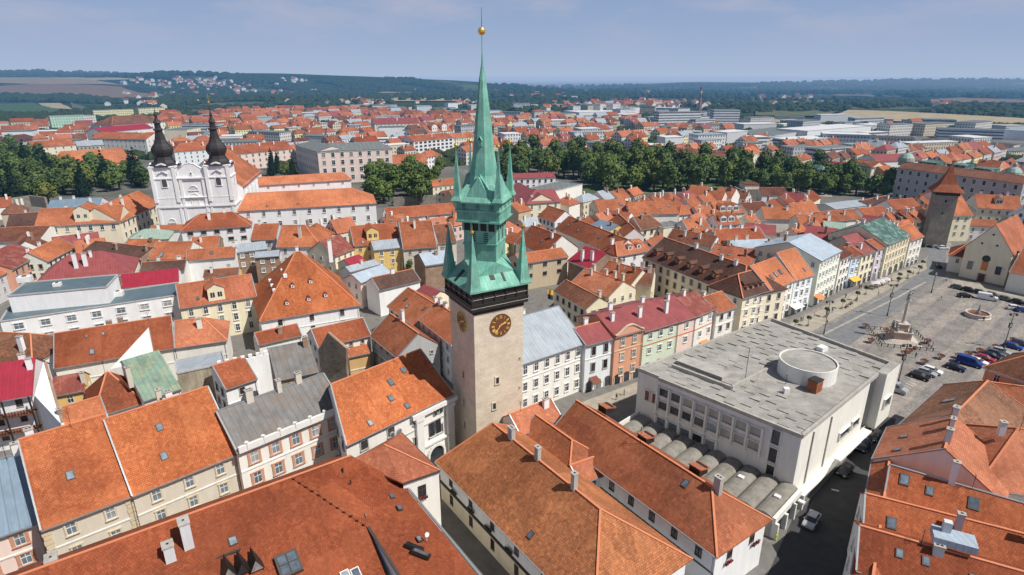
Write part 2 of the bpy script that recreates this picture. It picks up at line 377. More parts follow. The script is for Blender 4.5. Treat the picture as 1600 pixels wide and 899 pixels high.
def put_window(rt, P, n, w, h, style, detailed):
    """P world sill centre on the wall, n outward unit"""
    rz = math.atan2(n.x, -n.y) 
    me = window_meshes(w, h, style)
    loc = Vector(P) + n * .004 - rt.location
    if detailed:
        o = link('window', me[0], rt, loc, rz); link('pane', me[1], o)
    else: o = link('window', WIN[(round(w, 1), round(h, 1), style, 1)], rt, loc, rz)
    return o
def wall_windows(rt, P, Q, z0, z1, style='plain', pitch=2.8, fh=3.3, w=1.1, h=1.7, detailed=None, rows=None, cols=None, cnt=None, skip=0, margin=1.2, top=.75):
    P, Q = Vector((P[0], P[1], 0)), Vector((Q[0], Q[1], 0)); L = (Q - P).length
    if L < 2: return
    u = (Q - P) / L; n = Vector((u.y, -u.x, 0)); mid = (P + Q) / 2
    if (CAMP - mid).dot(n) < 0: return
    if detailed is None: detailed = mid.length < 150
    rows = rows or max(1, int((z1 - z0) / fh)); cols = cols or max(1, int((L - margin) / pitch))
    for r in range(rows):
        zs = z1 - top - h - r * fh
        if zs < z0 + .4 or r < skip: continue
        for c in range(cols):
            if cnt is not None:
                if cnt[0] <= 0: return
                cnt[0] -= 1
            x = margin / 2 + (L - margin) * (c + .5) / cols
            put_window(rt, P + u * x + Vector((0, 0, zs)), n, w, h, style, detailed)
# ---------------------------------------------------------------- chimneys, roof lights, dormers
def chimney_mb(c, zb, zt, w=.5, d=.4, m='plaster_offwhite', rz=0, pots=2):
    b = MB(); b.box((c[0], c[1], (zb + zt) / 2), (w, d, (zt - zb) / 2), m, rz)
    b.box((c[0], c[1], zt + .08), (w + .1, d + .1, .08), 'concrete', rz)
    for i in range(pots):
        dx = (i - (pots - 1) / 2) * w * .8
        b.box((c[0] + dx * math.cos(rz), c[1] + dx * math.sin(rz), zt + .18), (.13, .13, .02), 'iron_black', rz)
    return b
V_ = lambda *a: Vector(a)
FOOT = []
LOG = []
def H(label, A, B, ze, Rp, roof='tile_orange', wall='cream', pitch=38, hips=(0, 0), d2=None, zb=0, win='plain', ch=2, sky=0, name='house', cat='house', oh=.45, chm=None,
      wh=1.6, ww=1.05, wp=2.9, fh=3.3, skip=0, cornice='trim_white', dorm=(), ridge='ridge_orange', sides='all', chz=1.2, rows=None, group=None, skew=(0, 0)):
    if not wall.startswith(('plaster', 'brick', 'stone', 'facade', 'concrete')): wall = 'plaster_' + wall
    a, b = at(*A, ze), at(*B, ze); u = (b - a); L = u.length; u.normalize(); n = Vector((-u.y, u.x, 0))
    tp = math.tan(R(pitch))
    def off(d):
        p = proj(a + n * d + Vector((0, 0, d * tp))); q = proj(b + n * d + Vector((0, 0, d * tp)))
        return (q[0] - p[0]) * (Rp[1] - p[1]) - (q[1] - p[1]) * (Rp[0] - p[0])
    if isinstance(Rp, (int, float)): d = Rp
    else:
        s0 = off(.2); lo, hi, ok = .2, .2, False
        while hi < 45:
            hi += .5
            if off(hi) * s0 < 0: ok = True; break
            lo = hi
        if ok:
            for _ in range(30):
                m_ = (lo + hi) / 2
                if off(m_) * s0 < 0: hi = m_
                else: lo = m_
            d = (lo + hi) / 2
        else: d = 5; LOG.append('NOSOLVE ' + label)
    zr = ze + d * tp
    d2 = d if d2 is None else d2
    zk = zr - d2 * tp
    W = d + d2
    LOG.append('%-60s L%.1f d%.1f zr%.1f Y%.0f' % (label[:60], L, d, zr, a.y))
    c0, c1 = b + n * W - u * skew[1] * 2, a + n * W + u * skew[0] * 2
    FOOT.append([(p.x, p.y) for p in (a, b, c0, c1)])
    base = Vector(((a.x + b.x + c0.x + c1.x) / 4, (a.y + b.y + c0.y + c1.y) / 4, zb))
    rt = root(name, base, label, cat, group)
    ins = [hips[0] * min(d, d2 if hips[0] else d), hips[1] * min(d, d2 if hips[1] else d)]
    if sum(ins) > L * .96:
        k = L * .96 / sum(ins); ins = [ins[0] * k, ins[1] * k]
    def G(p, z): return Vector((p.x, p.y, z)) - base
    ra, rb = a + n * d + u * (ins[0] + skew[0]), b + n * d - u * (ins[1] + skew[1])
    e = .12
    # walls
    wb = MB()
    wb.face([G(a, zb), G(b, zb), G(b, ze - e), G(a, ze - e)], wall)
    wb.face([G(c0, zb), G(c1, zb), G(c1, zk - e), G(c0, zk - e)], wall)
    sd = [G(b, zb), G(c0, zb), G(c0, zk - e)] + ([G(rb, zr - e)] if not hips[1] else []) + [G(b, ze - e)]
    wb.face(sd, wall)
    sd = [G(c1, zb), G(a, zb), G(a, ze - e)] + ([G(ra, zr - e)] if not hips[0] else []) + [G(c1, zk - e)]
    wb.face(sd, wall)
    wb.build('wall', rt)
    # roof
    ea, eb = (oh if hips[0] else .12), (oh if hips[1] else .12)
    dz = oh * tp
    A0, B0 = G(a - u * ea - n * oh, ze - dz), G(b + u * eb - n * oh, ze - dz)
    C0, D0 = G(c0 + u * eb + n * oh, zk - dz), G(c1 - u * ea + n * oh, zk - dz)
    RA = G(ra - (Vector() if hips[0] else u * ea), zr); RB = G(rb + (Vector() if hips[1] else u * eb), zr)
    fs = [[A0, B0, RB, RA], [C0, D0, RA, RB]]
    if hips[1]: fs.append([B0, C0, RB])
    if hips[0]: fs.append([D0, A0, RA])
    rbm = MB(); rbm.slab(fs, .2, roof, 'gutter_dark' if 'metal' in roof else roof)
    if ridge:
        up = Vector((0, 0, .03)); rbm.beam(RA + up, RB + up, .34, .16, ridge)
        if hips[1]: rbm.beam(RB + up, B0 + up, .3, .14, ridge); rbm.beam(RB + up, C0 + up, .3, .14, ridge)
        if hips[0]: rbm.beam(RA + up, A0 + up, .3, .14, ridge); rbm.beam(RA + up, D0 + up, .3, .14, ridge)
        if not hips[0] and a.length < 260: rbm.beam(RA + up, A0 + up, .22, .12, 'gutter_metal')
        if not hips[1] and a.length < 260: rbm.beam(RB + up, B0 + up, .22, .12, 'gutter_metal')
    ro = rbm.build('roof', rt)
    near = a.length < 170
    # cornice and gutter
    if cornice:
        cb = MB(); zc = ze - .12 - dz * .4
        cb.beam(G(a - n * .14, ze - .5 - .12), G(b - n * .14, ze - .5 - .12), .26, .42, cornice)
        if near: cb.beam(G(a - n * .06, ze - 4.1), G(b - n * .06, ze - 4.1), .12, .22, cornice)
        if hips[1]: cb.beam(G(b + u * .14, ze - .62), G(c0 + u * .14, ze - .62), .26, .42, cornice)
        if hips[0]: cb.beam(G(a - u * .14, ze - .62), G(c1 - u * .14, ze - .62), .26, .42, cornice)
        cb.build('cornice', rt)
    if a.length < 330:
        gb = MB(); gb.beam(A0 - n * .08 - Vector((0, 0, .1)), B0 - n * .08 - Vector((0, 0, .1)), .16, .14, 'gutter_metal')
        if near: gb.cyl(G(b - u * .3 - n * .15, zb + .2), G(b - u * .3 - n * .15, ze - .7), .06, 'gutter_metal', 6)
        gb.build('gutter', rt)
    # windows
    if win:
        cnt = [96]; kw = dict(style=win, w=ww, h=wh, pitch=wp, fh=fh, cnt=cnt, skip=skip)
        if rows: kw['rows'] = rows
        for i, (p, q, zt) in enumerate(((a, b, ze), (b, c0, min(ze, zk)), (c0, c1, zk), (c1, a, min(ze, zk)))):
            if sides == 'all' or i in sides: wall_windows(rt, p, q, zb, zt - .35, **kw)
    # chimneys
    rz = math.atan2(u.y, u.x)
    rnd = random.Random(int(a.x * 13 + a.y * 7))
    if isinstance(ch, int):
        ch = [((i + .5 + rnd.uniform(-.25, .25)) / ch, rnd.choice((-.25, .1, .3, -.5, 0))) for i in range(ch)] if ch else []
    for (t, s_) in ch:
        p = a + u * (L * t) + n * (d + (s_ * d if s_ < 0 else s_ * d2)); zz = zr - abs(s_) * (d if s_ < 0 else d2) * tp
        mm = chm or rnd.choice(('plaster_offwhite', 'plaster_beige', 'brick_old', 'plaster_white'))
        w_ = rnd.uniform(.35, .6)
        cq = G(p, 0); zt = max(zz + chz, zr + .5 * chz) + rnd.uniform(0, .6)
        chimney_mb(Vector((0, 0, 0)), -.6, zt - zz, w_, rnd.uniform(.3, .42), mm, rz, 2 if w_ > .45 else 1).build('chimney', ro, (cq.x, cq.y, zz - base.z))
    if a.length < 240 and L > 7 and rnd.random() < .45 and roof != 'slate_grey':
        t_ = rnd.uniform(.15, .85); q = G(a + u * (L * t_) + n * (d * .95), zr - .3); m = MB(); h_ = rnd.uniform(2.2, 3.6); m.beam((0, 0, 0), (0, 0, h_), .05, .05, 'iron_black')
        for k in range(4): m.beam(V_(-.5 + k * .06, 0, h_ - .25 * k), V_(.5 - k * .06, 0, h_ - .25 * k), .03, .03, 'iron_black')
        m.build('aerial', ro, q, rnd.uniform(0, 3))
    # roof lights on front slope
    sn = Vector((0, 0, 1)) * math.cos(R(pitch)) - n * math.sin(R(pitch)); sv = n * math.cos(R(pitch)) + Vector((0, 0, 1)) * math.sin(R(pitch))
    if isinstance(sky, int): sky = [((i + .5 + rnd.uniform(-.3, .3)) / sky, rnd.uniform(.35, .7)) for i in range(sky)] if sky else []
    for q in sky:
        t, s_ = q[0], q[1]; k = q[2] if len(q) > 2 else 1
        p = G(a + u * (L * t) + n * (d * s_), ze + d * s_ * tp)
        m = MB(); m.box(sn * .06, (.42 * k, .6 * k, .09), 'gutter_dark', ax=(u, sv, sn)); m.box(sn * .155, (.32 * k, .48 * k, .02), 'glass_light', ax=(u, sv, sn))
        m.build('skylight', ro, p)
    for (t, s_, w_) in dorm:
        p0 = a + u * (L * t) + n * (d * s_); z0 = ze + d * s_ * tp
        hh = w_ * .8; dd = (hh + w_ * .3) / tp + .3
        q = G(p0, z0); m = MB()
        wall_, wall = wall, ('tile_rust' if roof == 'tile_darkbrown' else wall)
        m.box(n * dd / 2 + Vector((0, 0, hh / 2)), (w_ / 2, dd / 2, hh / 2), wall, rz)
        for k_ in ((0,) if w_ < 2.6 else (-.22 * w_, .22 * w_)): m.box(n * -.03 + u * k_ + Vector((0, 0, hh / 2)), (min(w_ * .28, .55), .03, min(hh * .33, .7)), 'glass_dark', rz); m.box(n * -.05 + u * k_ + Vector((0, 0, hh / 2)), (.04, .03, min(hh * .33, .7)), 'frame_white', rz)
        zt = hh; o = w_ * .12; pk = hh + w_ * .35
        l0, l1 = -u * (w_ / 2 + o) - n * .2, u * (w_ / 2 + o) - n * .2; dn = n * (dd + .5)
        Z = lambda v, z: Vector((v.x, v.y, z))
        m.slab([[Z(l0, zt), Z(-n * .2, pk), Z(dn, pk), Z(l0 + dn, zt)], [Z(-n * .2, pk), Z(l1, zt), Z(l1 + dn, zt), Z(dn, pk)]], .1, roof)
        m.face([Z(l0 + n * .2, zt), Z(l1 + n * .2, zt), Z(Vector(), pk - .05)], wall, flipto=-n)
        m.build('dormer', ro, q); wall = wall_
    rt['_d'] = d
    info = dict(rt=rt, ro=ro, a=a, b=b, n=n, u=u, d=d, W=W, zr=zr, L=L, ze=ze, c0=c0, c1=c1, base=base)
    del rt['_d']
    return info
def BOX(label, A, B, zt, depth, wall='white', top='membrane', zb=0, win='plain', name='building', cat='building', parapet=.35, wh=1.5, ww=1.2, wp=2.8, fh=3.3, rows=None, skip=0, rz_=None, group=None):
    if not wall.startswith(('plaster', 'brick', 'stone', 'facade', 'concrete')): wall = 'plaster_' + wall
    a, b = at(*A, zt), at(*B, zt); u = b - a; L = u.length; u.normalize(); n = Vector((-u.y, u.x, 0))
    c0, c1 = b + n * depth, a + n * depth
    FOOT.append([(p.x, p.y) for p in (a, b, c0, c1)])
    base = (a + c0) / 2; base.z = zb
    rt = root(name, base, label, cat, group)
    G = lambda p, z: Vector((p.x, p.y, z)) - base
    w = MB(); P = [a, b, c0, c1]
    for i in range(4):
        p, q = P[i], P[(i + 1) % 4]; w.face([G(p, zb), G(q, zb), G(q, zt), G(p, zt)], wall)
    w.build('wall', rt)
    r = MB(); r.face([G(p, zt - .05) for p in P], top)
    for i in range(4):
        p, q = P[i], P[(i + 1) % 4]; r.beam(G(p, zt + .06), G(q, zt + .06), .35, parapet, 'trim_grey')
    ro = r.build('roof', rt)
    if win:
        cnt = [96]
        for i in range(4): wall_windows(rt, P[i], P[(i + 1) % 4], zb, zt - .3, style=win, w=ww, h=wh, pitch=wp, fh=fh, cnt=cnt, rows=rows, skip=skip)
    return dict(rt=rt, ro=ro, a=a, b=b, n=n, u=u, L=L, base=base, c0=c0, c1=c1)
# ---------------------------------------------------------------- light
SX, SY = .885, -.466; SEL = R(53)
w = bpy.data.worlds.new('World'); S.world = w; w.use_nodes = True
wn, wl = w.node_tree.nodes, w.node_tree.links
sky = wn.new('ShaderNodeTexSky'); sky.sky_type = 'NISHITA'; sky.sun_disc = False; sky.sun_elevation = SEL; sky.sun_rotation = math.atan2(SX, SY)
sky.air_density = 1.0; sky.dust_density = 1.5; sky.ozone_density = 2.0; sky.altitude = 300
tc = wn.new('ShaderNodeTexCoord'); mp = wn.new('ShaderNodeMapping'); mp.inputs['Scale'].default_value = (1, 1, 3.6)
wl.new(tc.outputs['Generated'], mp.inputs[0])
nz = wn.new('ShaderNodeTexNoise'); nz.inputs['Scale'].default_value = 5.5; nz.inputs['Detail'].default_value = 9; nz.inputs['Roughness'].default_value = .58; wl.new(mp.outputs[0], nz.inputs['Vector'])
rp = wn.new('ShaderNodeValToRGB'); wl.new(nz.outputs['Fac'], rp.inputs[0]); rp.color_ramp.elements[0].position = .43; rp.color_ramp.elements[1].position = .72
sx = wn.new('ShaderNodeSeparateXYZ'); wl.new(tc.outputs['Generated'], sx.inputs[0])
hr = wn.new('ShaderNodeValToRGB'); wl.new(sx.outputs[2], hr.inputs[0])
hr.color_ramp.elements[0].position = .025; hr.color_ramp.elements[0].color = (0, 0, 0, 1); hr.color_ramp.elements[1].position = .085
cm = wn.new('ShaderNodeMath'); cm.operation = 'MULTIPLY'; wl.new(rp.outputs[0], cm.inputs[0]); wl.new(hr.outputs[0], cm.inputs[1])
cm2 = wn.new('ShaderNodeMath'); cm2.operation = 'MULTIPLY'; wl.new(cm.outputs[0], cm2.inputs[0]); cm2.inputs[1].default_value = .75
tint = wn.new('ShaderNodeMix'); tint.data_type = 'RGBA'; tint.blend_type = 'MULTIPLY'; tint.inputs[0].default_value = 1; wl.new(sky.outputs[0], tint.inputs[6]); tint.inputs[7].default_value = (.52, .54, .60, 1)
mx = wn.new('ShaderNodeMix'); mx.data_type = 'RGBA'; wl.new(cm2.outputs[0], mx.inputs[0]); wl.new(tint.outputs[2], mx.inputs[6]); mx.inputs[7].default_value = (5.4, 5.5, 6.8, 1)
# milky summer haze low in the sky
lo = wn.new('ShaderNodeValToRGB'); wl.new(sx.outputs[2], lo.inputs[0]); e_ = lo.color_ramp.elements
e_[0].position = 0; e_[0].color = (.47, .59, .79, 1); e_[1].position = .16; e_[1].color = (.27, .39, .63, 1)
q_ = e_.new(.05); q_.color = (.385, .50, .735, 1)
sc_ = wn.new('ShaderNodeMix'); sc_.data_type = 'RGBA'; sc_.blend_type = 'MULTIPLY'; sc_.inputs[0].default_value = 1; wl.new(lo.outputs[0], sc_.inputs[6]); sc_.inputs[7].default_value = (10, 10, 10, 1)
fm = wn.new('ShaderNodeMapRange'); wl.new(sx.outputs[2], fm.inputs[0]); fm.inputs[1].default_value = .12; fm.inputs[2].default_value = .5; fm.inputs[3].default_value = .95; fm.inputs[4].default_value = 0
mh = wn.new('ShaderNodeMix'); mh.data_type = 'RGBA'; wl.new(fm.outputs[0], mh.inputs[0]); wl.new(tint.outputs[2], mh.inputs[6]); wl.new(sc_.outputs[2], mh.inputs[7]); wl.new(mh.outputs[2], mx.inputs[6])
bg = wn['Background']; wl.new(mx.outputs[2], bg.inputs[0]); bg.inputs[1].default_value = .088
sd = bpy.data.lights.new('sun', 'SUN'); sun = bpy.data.objects.new('sun', sd); COL.objects.link(sun)
sd.energy = 5.0; sd.angle = R(.55); sd.color = (1, .955, .88)
dv = Vector((SX * math.cos(SEL), SY * math.cos(SEL), math.sin(SEL)))
sun.rotation_euler = dv.to_track_quat('Z', 'Y').to_euler()
S.view_settings.view_transform = 'Standard'; S.view_settings.look = 'None'; S.view_settings.exposure = 0
# ---------------------------------------------------------------- terrain
def sm(x, a, b):
    t = max(0, min(1, (x - a) / (b - a))); return t * t * (3 - 2 * t)
def hill(x, y, cx, cy, rx, ry, h, rot=0):
    dx, dy = x - cx, y - cy; c, s_ = math.cos(rot), math.sin(rot)
    q = ((dx * c + dy * s_) / rx) ** 2 + ((-dx * s_ + dy * c) / ry) ** 2
    return h * math.exp(-q)
def terr(x, y):
    r = math.hypot(x, y)
    if r < 1200: return 0.0
    z = -32 * sm(r, 1200, 5500) - 25 * sm(r, 12000, 60000)
    k = sm(r, 1150, 1900)
    # left upland
    z += k * hill(x, y, -3300, 3000, 1500, 1300, 92) + k * hill(x, y, -1800, 4300, 1500, 1000, 48) + k * hill(x, y, -5200, 4300, 2600, 1500, 90)
    # middle wooded ridge
    z += k * (hill(x, y, -850, 3100, 640, 420, 50) + hill(x, y, -250, 3200, 420, 350, 36) + hill(x, y, -1500, 2900, 600, 500, 40))
    # right ridges
    z += k * (hill(x, y, 2600, 4700, 1900, 700, 50) + hill(x, y, 4600, 4600, 1500, 900, 60) + hill(x, y, 1300, 4300, 800, 500, 24) + hill(x, y, 3600, 3300, 1400, 420, 22))
    z += k * 5 * math.sin(x * .0031 + y * .0017) * math.sin(y * .0043 - x * .001) + k * 2.0 * math.sin(x * .011) * math.sin(y * .013 + 1)
    return z
def atT(px, py, up=0):
    d = ray(px, py); t = 300; prev = t
    while t < 60000:
        p = d * t; z = HC + p.z
        if z < terr(p.x, p.y): break
        prev = t; t *= 1.01
    lo, hi = prev, t
    for _ in range(25):
        m_ = (lo + hi) / 2; p = d * m_
        if HC + p.z < terr(p.x, p.y): hi = m_
        else: lo = m_
    p = d * lo
    return Vector((p.x, p.y, terr(p.x, p.y) + up))
def ground_mats():
    t = NT('land')
    geo = t.pos()
    n = t.noise(.0016, detail=7, rough=.62)
    n2 = t.noise(.012, detail=6, rough=.7)
    n3 = t.noise(.0009, detail=3)
    forest = t.mix(t.ramp(t.math('ADD', t.math('MULTIPLY', n2, .6), t.math('MULTIPLY', t.noise(.04, detail=4, rough=.8), .4)), [(.38, (0, 0, 0)), (.62, (1, 1, 1))]), (.006, .018, .010), (.060, .085, .035))
    vor = t.node('ShaderNodeTexVoronoi'); vor.inputs['Scale'].default_value = .0022
    mpg = t.node('ShaderNodeMapping'); mpg.inputs['Scale'].default_value = (1, .55, 0); t.l.new(geo, mpg.inputs[0]); t.l.new(mpg.outputs[0], vor.inputs['Vector'])
    se = t.node('ShaderNodeSeparateColor'); t.l.new(vor.outputs['Color'], se.inputs[0])
    fieldc = t.ramp(se.outputs[0], [(0, (.32, .23, .13)), (.3, (.10, .14, .045)), (.5, (.36, .28, .17)), (.75, (.16, .15, .07)), (1, (.30, .20, .11))])
    far = t.node('ShaderNodeVectorMath', operation='LENGTH'); t.l.new(geo, far.inputs[0])
    ff = t.math('MULTIPLY', t.ramp(t.math('DIVIDE', far.outputs['Value'], 12000), [(.42, (0, 0, 0)), (.6, (1, 1, 1))]), .8)
    mask = t.math('GREATER_THAN', n3, .52)
    mask = t.math('MULTIPLY', mask, ff)
    c = t.mix(mask, forest, fieldc)
    # clearings and scrub nearer by
    sc = t.ramp(n, [(.52, (0, 0, 0)), (.60, (1, 1, 1))])
    c = t.mix(t.math('MULTIPLY', sc, .7), c, (.17, .17, .075))
    t.color(c); t.rough(.95); t.b.inputs['Specular IOR Level'].default_value = .05
    t2 = NT('town_ground')
    c = t2.ramp(t2.noise(.02, detail=8, rough=.7), [(.35, (.05, .07, .03)), (.5, (.13, .125, .11)), (.65, (.20, .19, .17))])
    t2.color(c); t2.rough(.9)
    t3 = NT('cobbles')
    vo = t3.node('ShaderNodeTexVoronoi'); vo.inputs['Scale'].default_value = 3.5; t3.l.new(t3.pos(), vo.inputs['Vector'])
    vb = t3.node('ShaderNodeRGBToBW'); t3.l.new(vo.outputs['Color'], vb.inputs[0]); c = t3.mix(.35, (.20, .195, .185), vb.outputs[0], 'OVERLAY')
    c = t3.mix(1, c, t3.ramp(t3.noise(.3, detail=7, rough=.7), [(.3, (.6, .6, .62)), (.65, (1, 1, 1))]), 'MULTIPLY')
    t3.color(c); t3.rough(.85)
    t4 = NT('square_paving')
    sp_ = t4.node('ShaderNodeSeparateXYZ'); mp_ = t4.node('ShaderNodeMapping'); mp_.inputs['Rotation'].default_value = (0, 0, R(-40)); t4.l.new(t4.pos(), mp_.inputs[0]); t4.l.new(mp_.outputs[0], sp_.inputs[0])
    wob = t4.math('MULTIPLY', t4.noise(.12, detail=3), 2.0)
    band = t4.math('PINGPONG', t4.math('ADD', sp_.outputs[1], wob), 4.5)
    bk = t4.ramp(t4.math('DIVIDE', band, 4.5), [(.35, (.30, .275, .245)), (.5, (.215, .21, .205)), (.8, (.245, .23, .21))])
    vo = t4.node('ShaderNodeTexVoronoi'); vo.inputs['Scale'].default_value = 2.2; t4.l.new(t4.pos(), vo.inputs['Vector'])
    vb = t4.node('ShaderNodeRGBToBW'); t4.l.new(vo.outputs['Color'], vb.inputs[0]); c = t4.mix(.3, bk, vb.outputs[0], 'OVERLAY')
    c = t4.mix(1, c, t4.ramp(t4.noise(.18, detail=8, rough=.72), [(.3, (.62, .60, .60)), (.62, (1.05, 1.02, 1))]), 'MULTIPLY')
    t4.color(c); t4.rough(.85)
    for nm, c0 in (('asphalt', (.06, .061, .064)), ('street_grey', (.20, .205, .215)), ('pavement_pale', (.40, .36, .29)), ('pavement_grey', (.20, .19, .175)), ('field_tan', (.42, .30, .17)), ('field_brown', (.27, .17, .10)), ('field_green', (.06, .12, .03)),
                   ('field_straw', (.50, .40, .24)), ('park_grass', (.08, .12, .035)), ('paint_white', (.6, .6, .58)), ('path_sand', (.42, .36, .27)), ('field_olive', (.13, .14, .06))):
        flat(nm, c0, .9, 0, .35, .05 if nm.startswith('field') else .5)
ground_mats()
# ground sheet, fine rings near the horizon hills
def ground():
    b = MB(); 
    radii = [0, 400, 800, 1150, 1300]
    r = 1300
    while r < 9000: r *= 1.032; radii.append(r)
    while r < 70000: r *= 1.15; radii.append(r)
    n = 150; a0, a1 = R(-35), R(215)
    vs = []; me = bpy.data.meshes.new('ground'); fs = []; mi = []
    for r in radii:
        for i in range(n + 1):
            # denser toward the view direction
            t = i / n; a = a0 + (a1 - a0) * t
            x, y = r * math.cos(a), r * math.sin(a)
            vs.append((x, y, terr(x, y) - .012))
    for k in range(len(radii) - 1):
        for i in range(n):
            p = k * (n + 1) + i
            fs.append((p, p + n + 1, p + n + 2, p + 1)); mi.append(0 if radii[k] < 1150 else 1)
    me.from_pydata(vs, [], fs); me.materials.append(MATS['town_ground']); me.materials.append(MATS['land']); me.polygons.foreach_set('material_index', mi)
    me.polygons.foreach_set('use_smooth', [True] * len(fs)); me.update()
    # close the rest of the disc behind the camera
    o = link('ground', me); struct(o)
    if me.polygons[5].normal.z < 0: me.flip_normals()
ground()
def sheet(name, pts, mat, z, kind='structure'):
    b = MB(); b.face([(p[0], p[1], z) for p in pts], mat, flipto=Vector((0, 0, 1))); o = b.build(name); struct(o, kind); return o
def field(px_poly, mat, name='field', step=None):
    """a field draped on the land: the outline's corners are found on the terrain and the inside is gridded"""
    P = [atT(*p) for p in px_poly]
    xs = [p.x for p in P]; ys = [p.y for p in P]
    c = Vector((sum(xs) / len(P), sum(ys) / len(P)))
    def ter(q): return Vector((q.x, q.y, terr(q.x, q.y) + 3.0))
    b = MB(); N, M = 8, 6
    for i in range(len(P)):
        p, q = P[i].to_2d(), P[(i + 1) % len(P)].to_2d()
        for s_ in range(N):
            e0, e1 = p.lerp(q, s_ / N), p.lerp(q, (s_ + 1) / N)
            for k in range(M):
                a, d = k / M, (k + 1) / M
                pts = [c.lerp(e0, a), c.lerp(e0, d), c.lerp(e1, d), c.lerp(e1, a)]
                b.face([ter(v) for v in pts], mat, flipto=Vector((0, 0, 1)))
    struct(b.build(name))
def V(*a): return Vector(a)
Z3 = V(0, 0, 1)
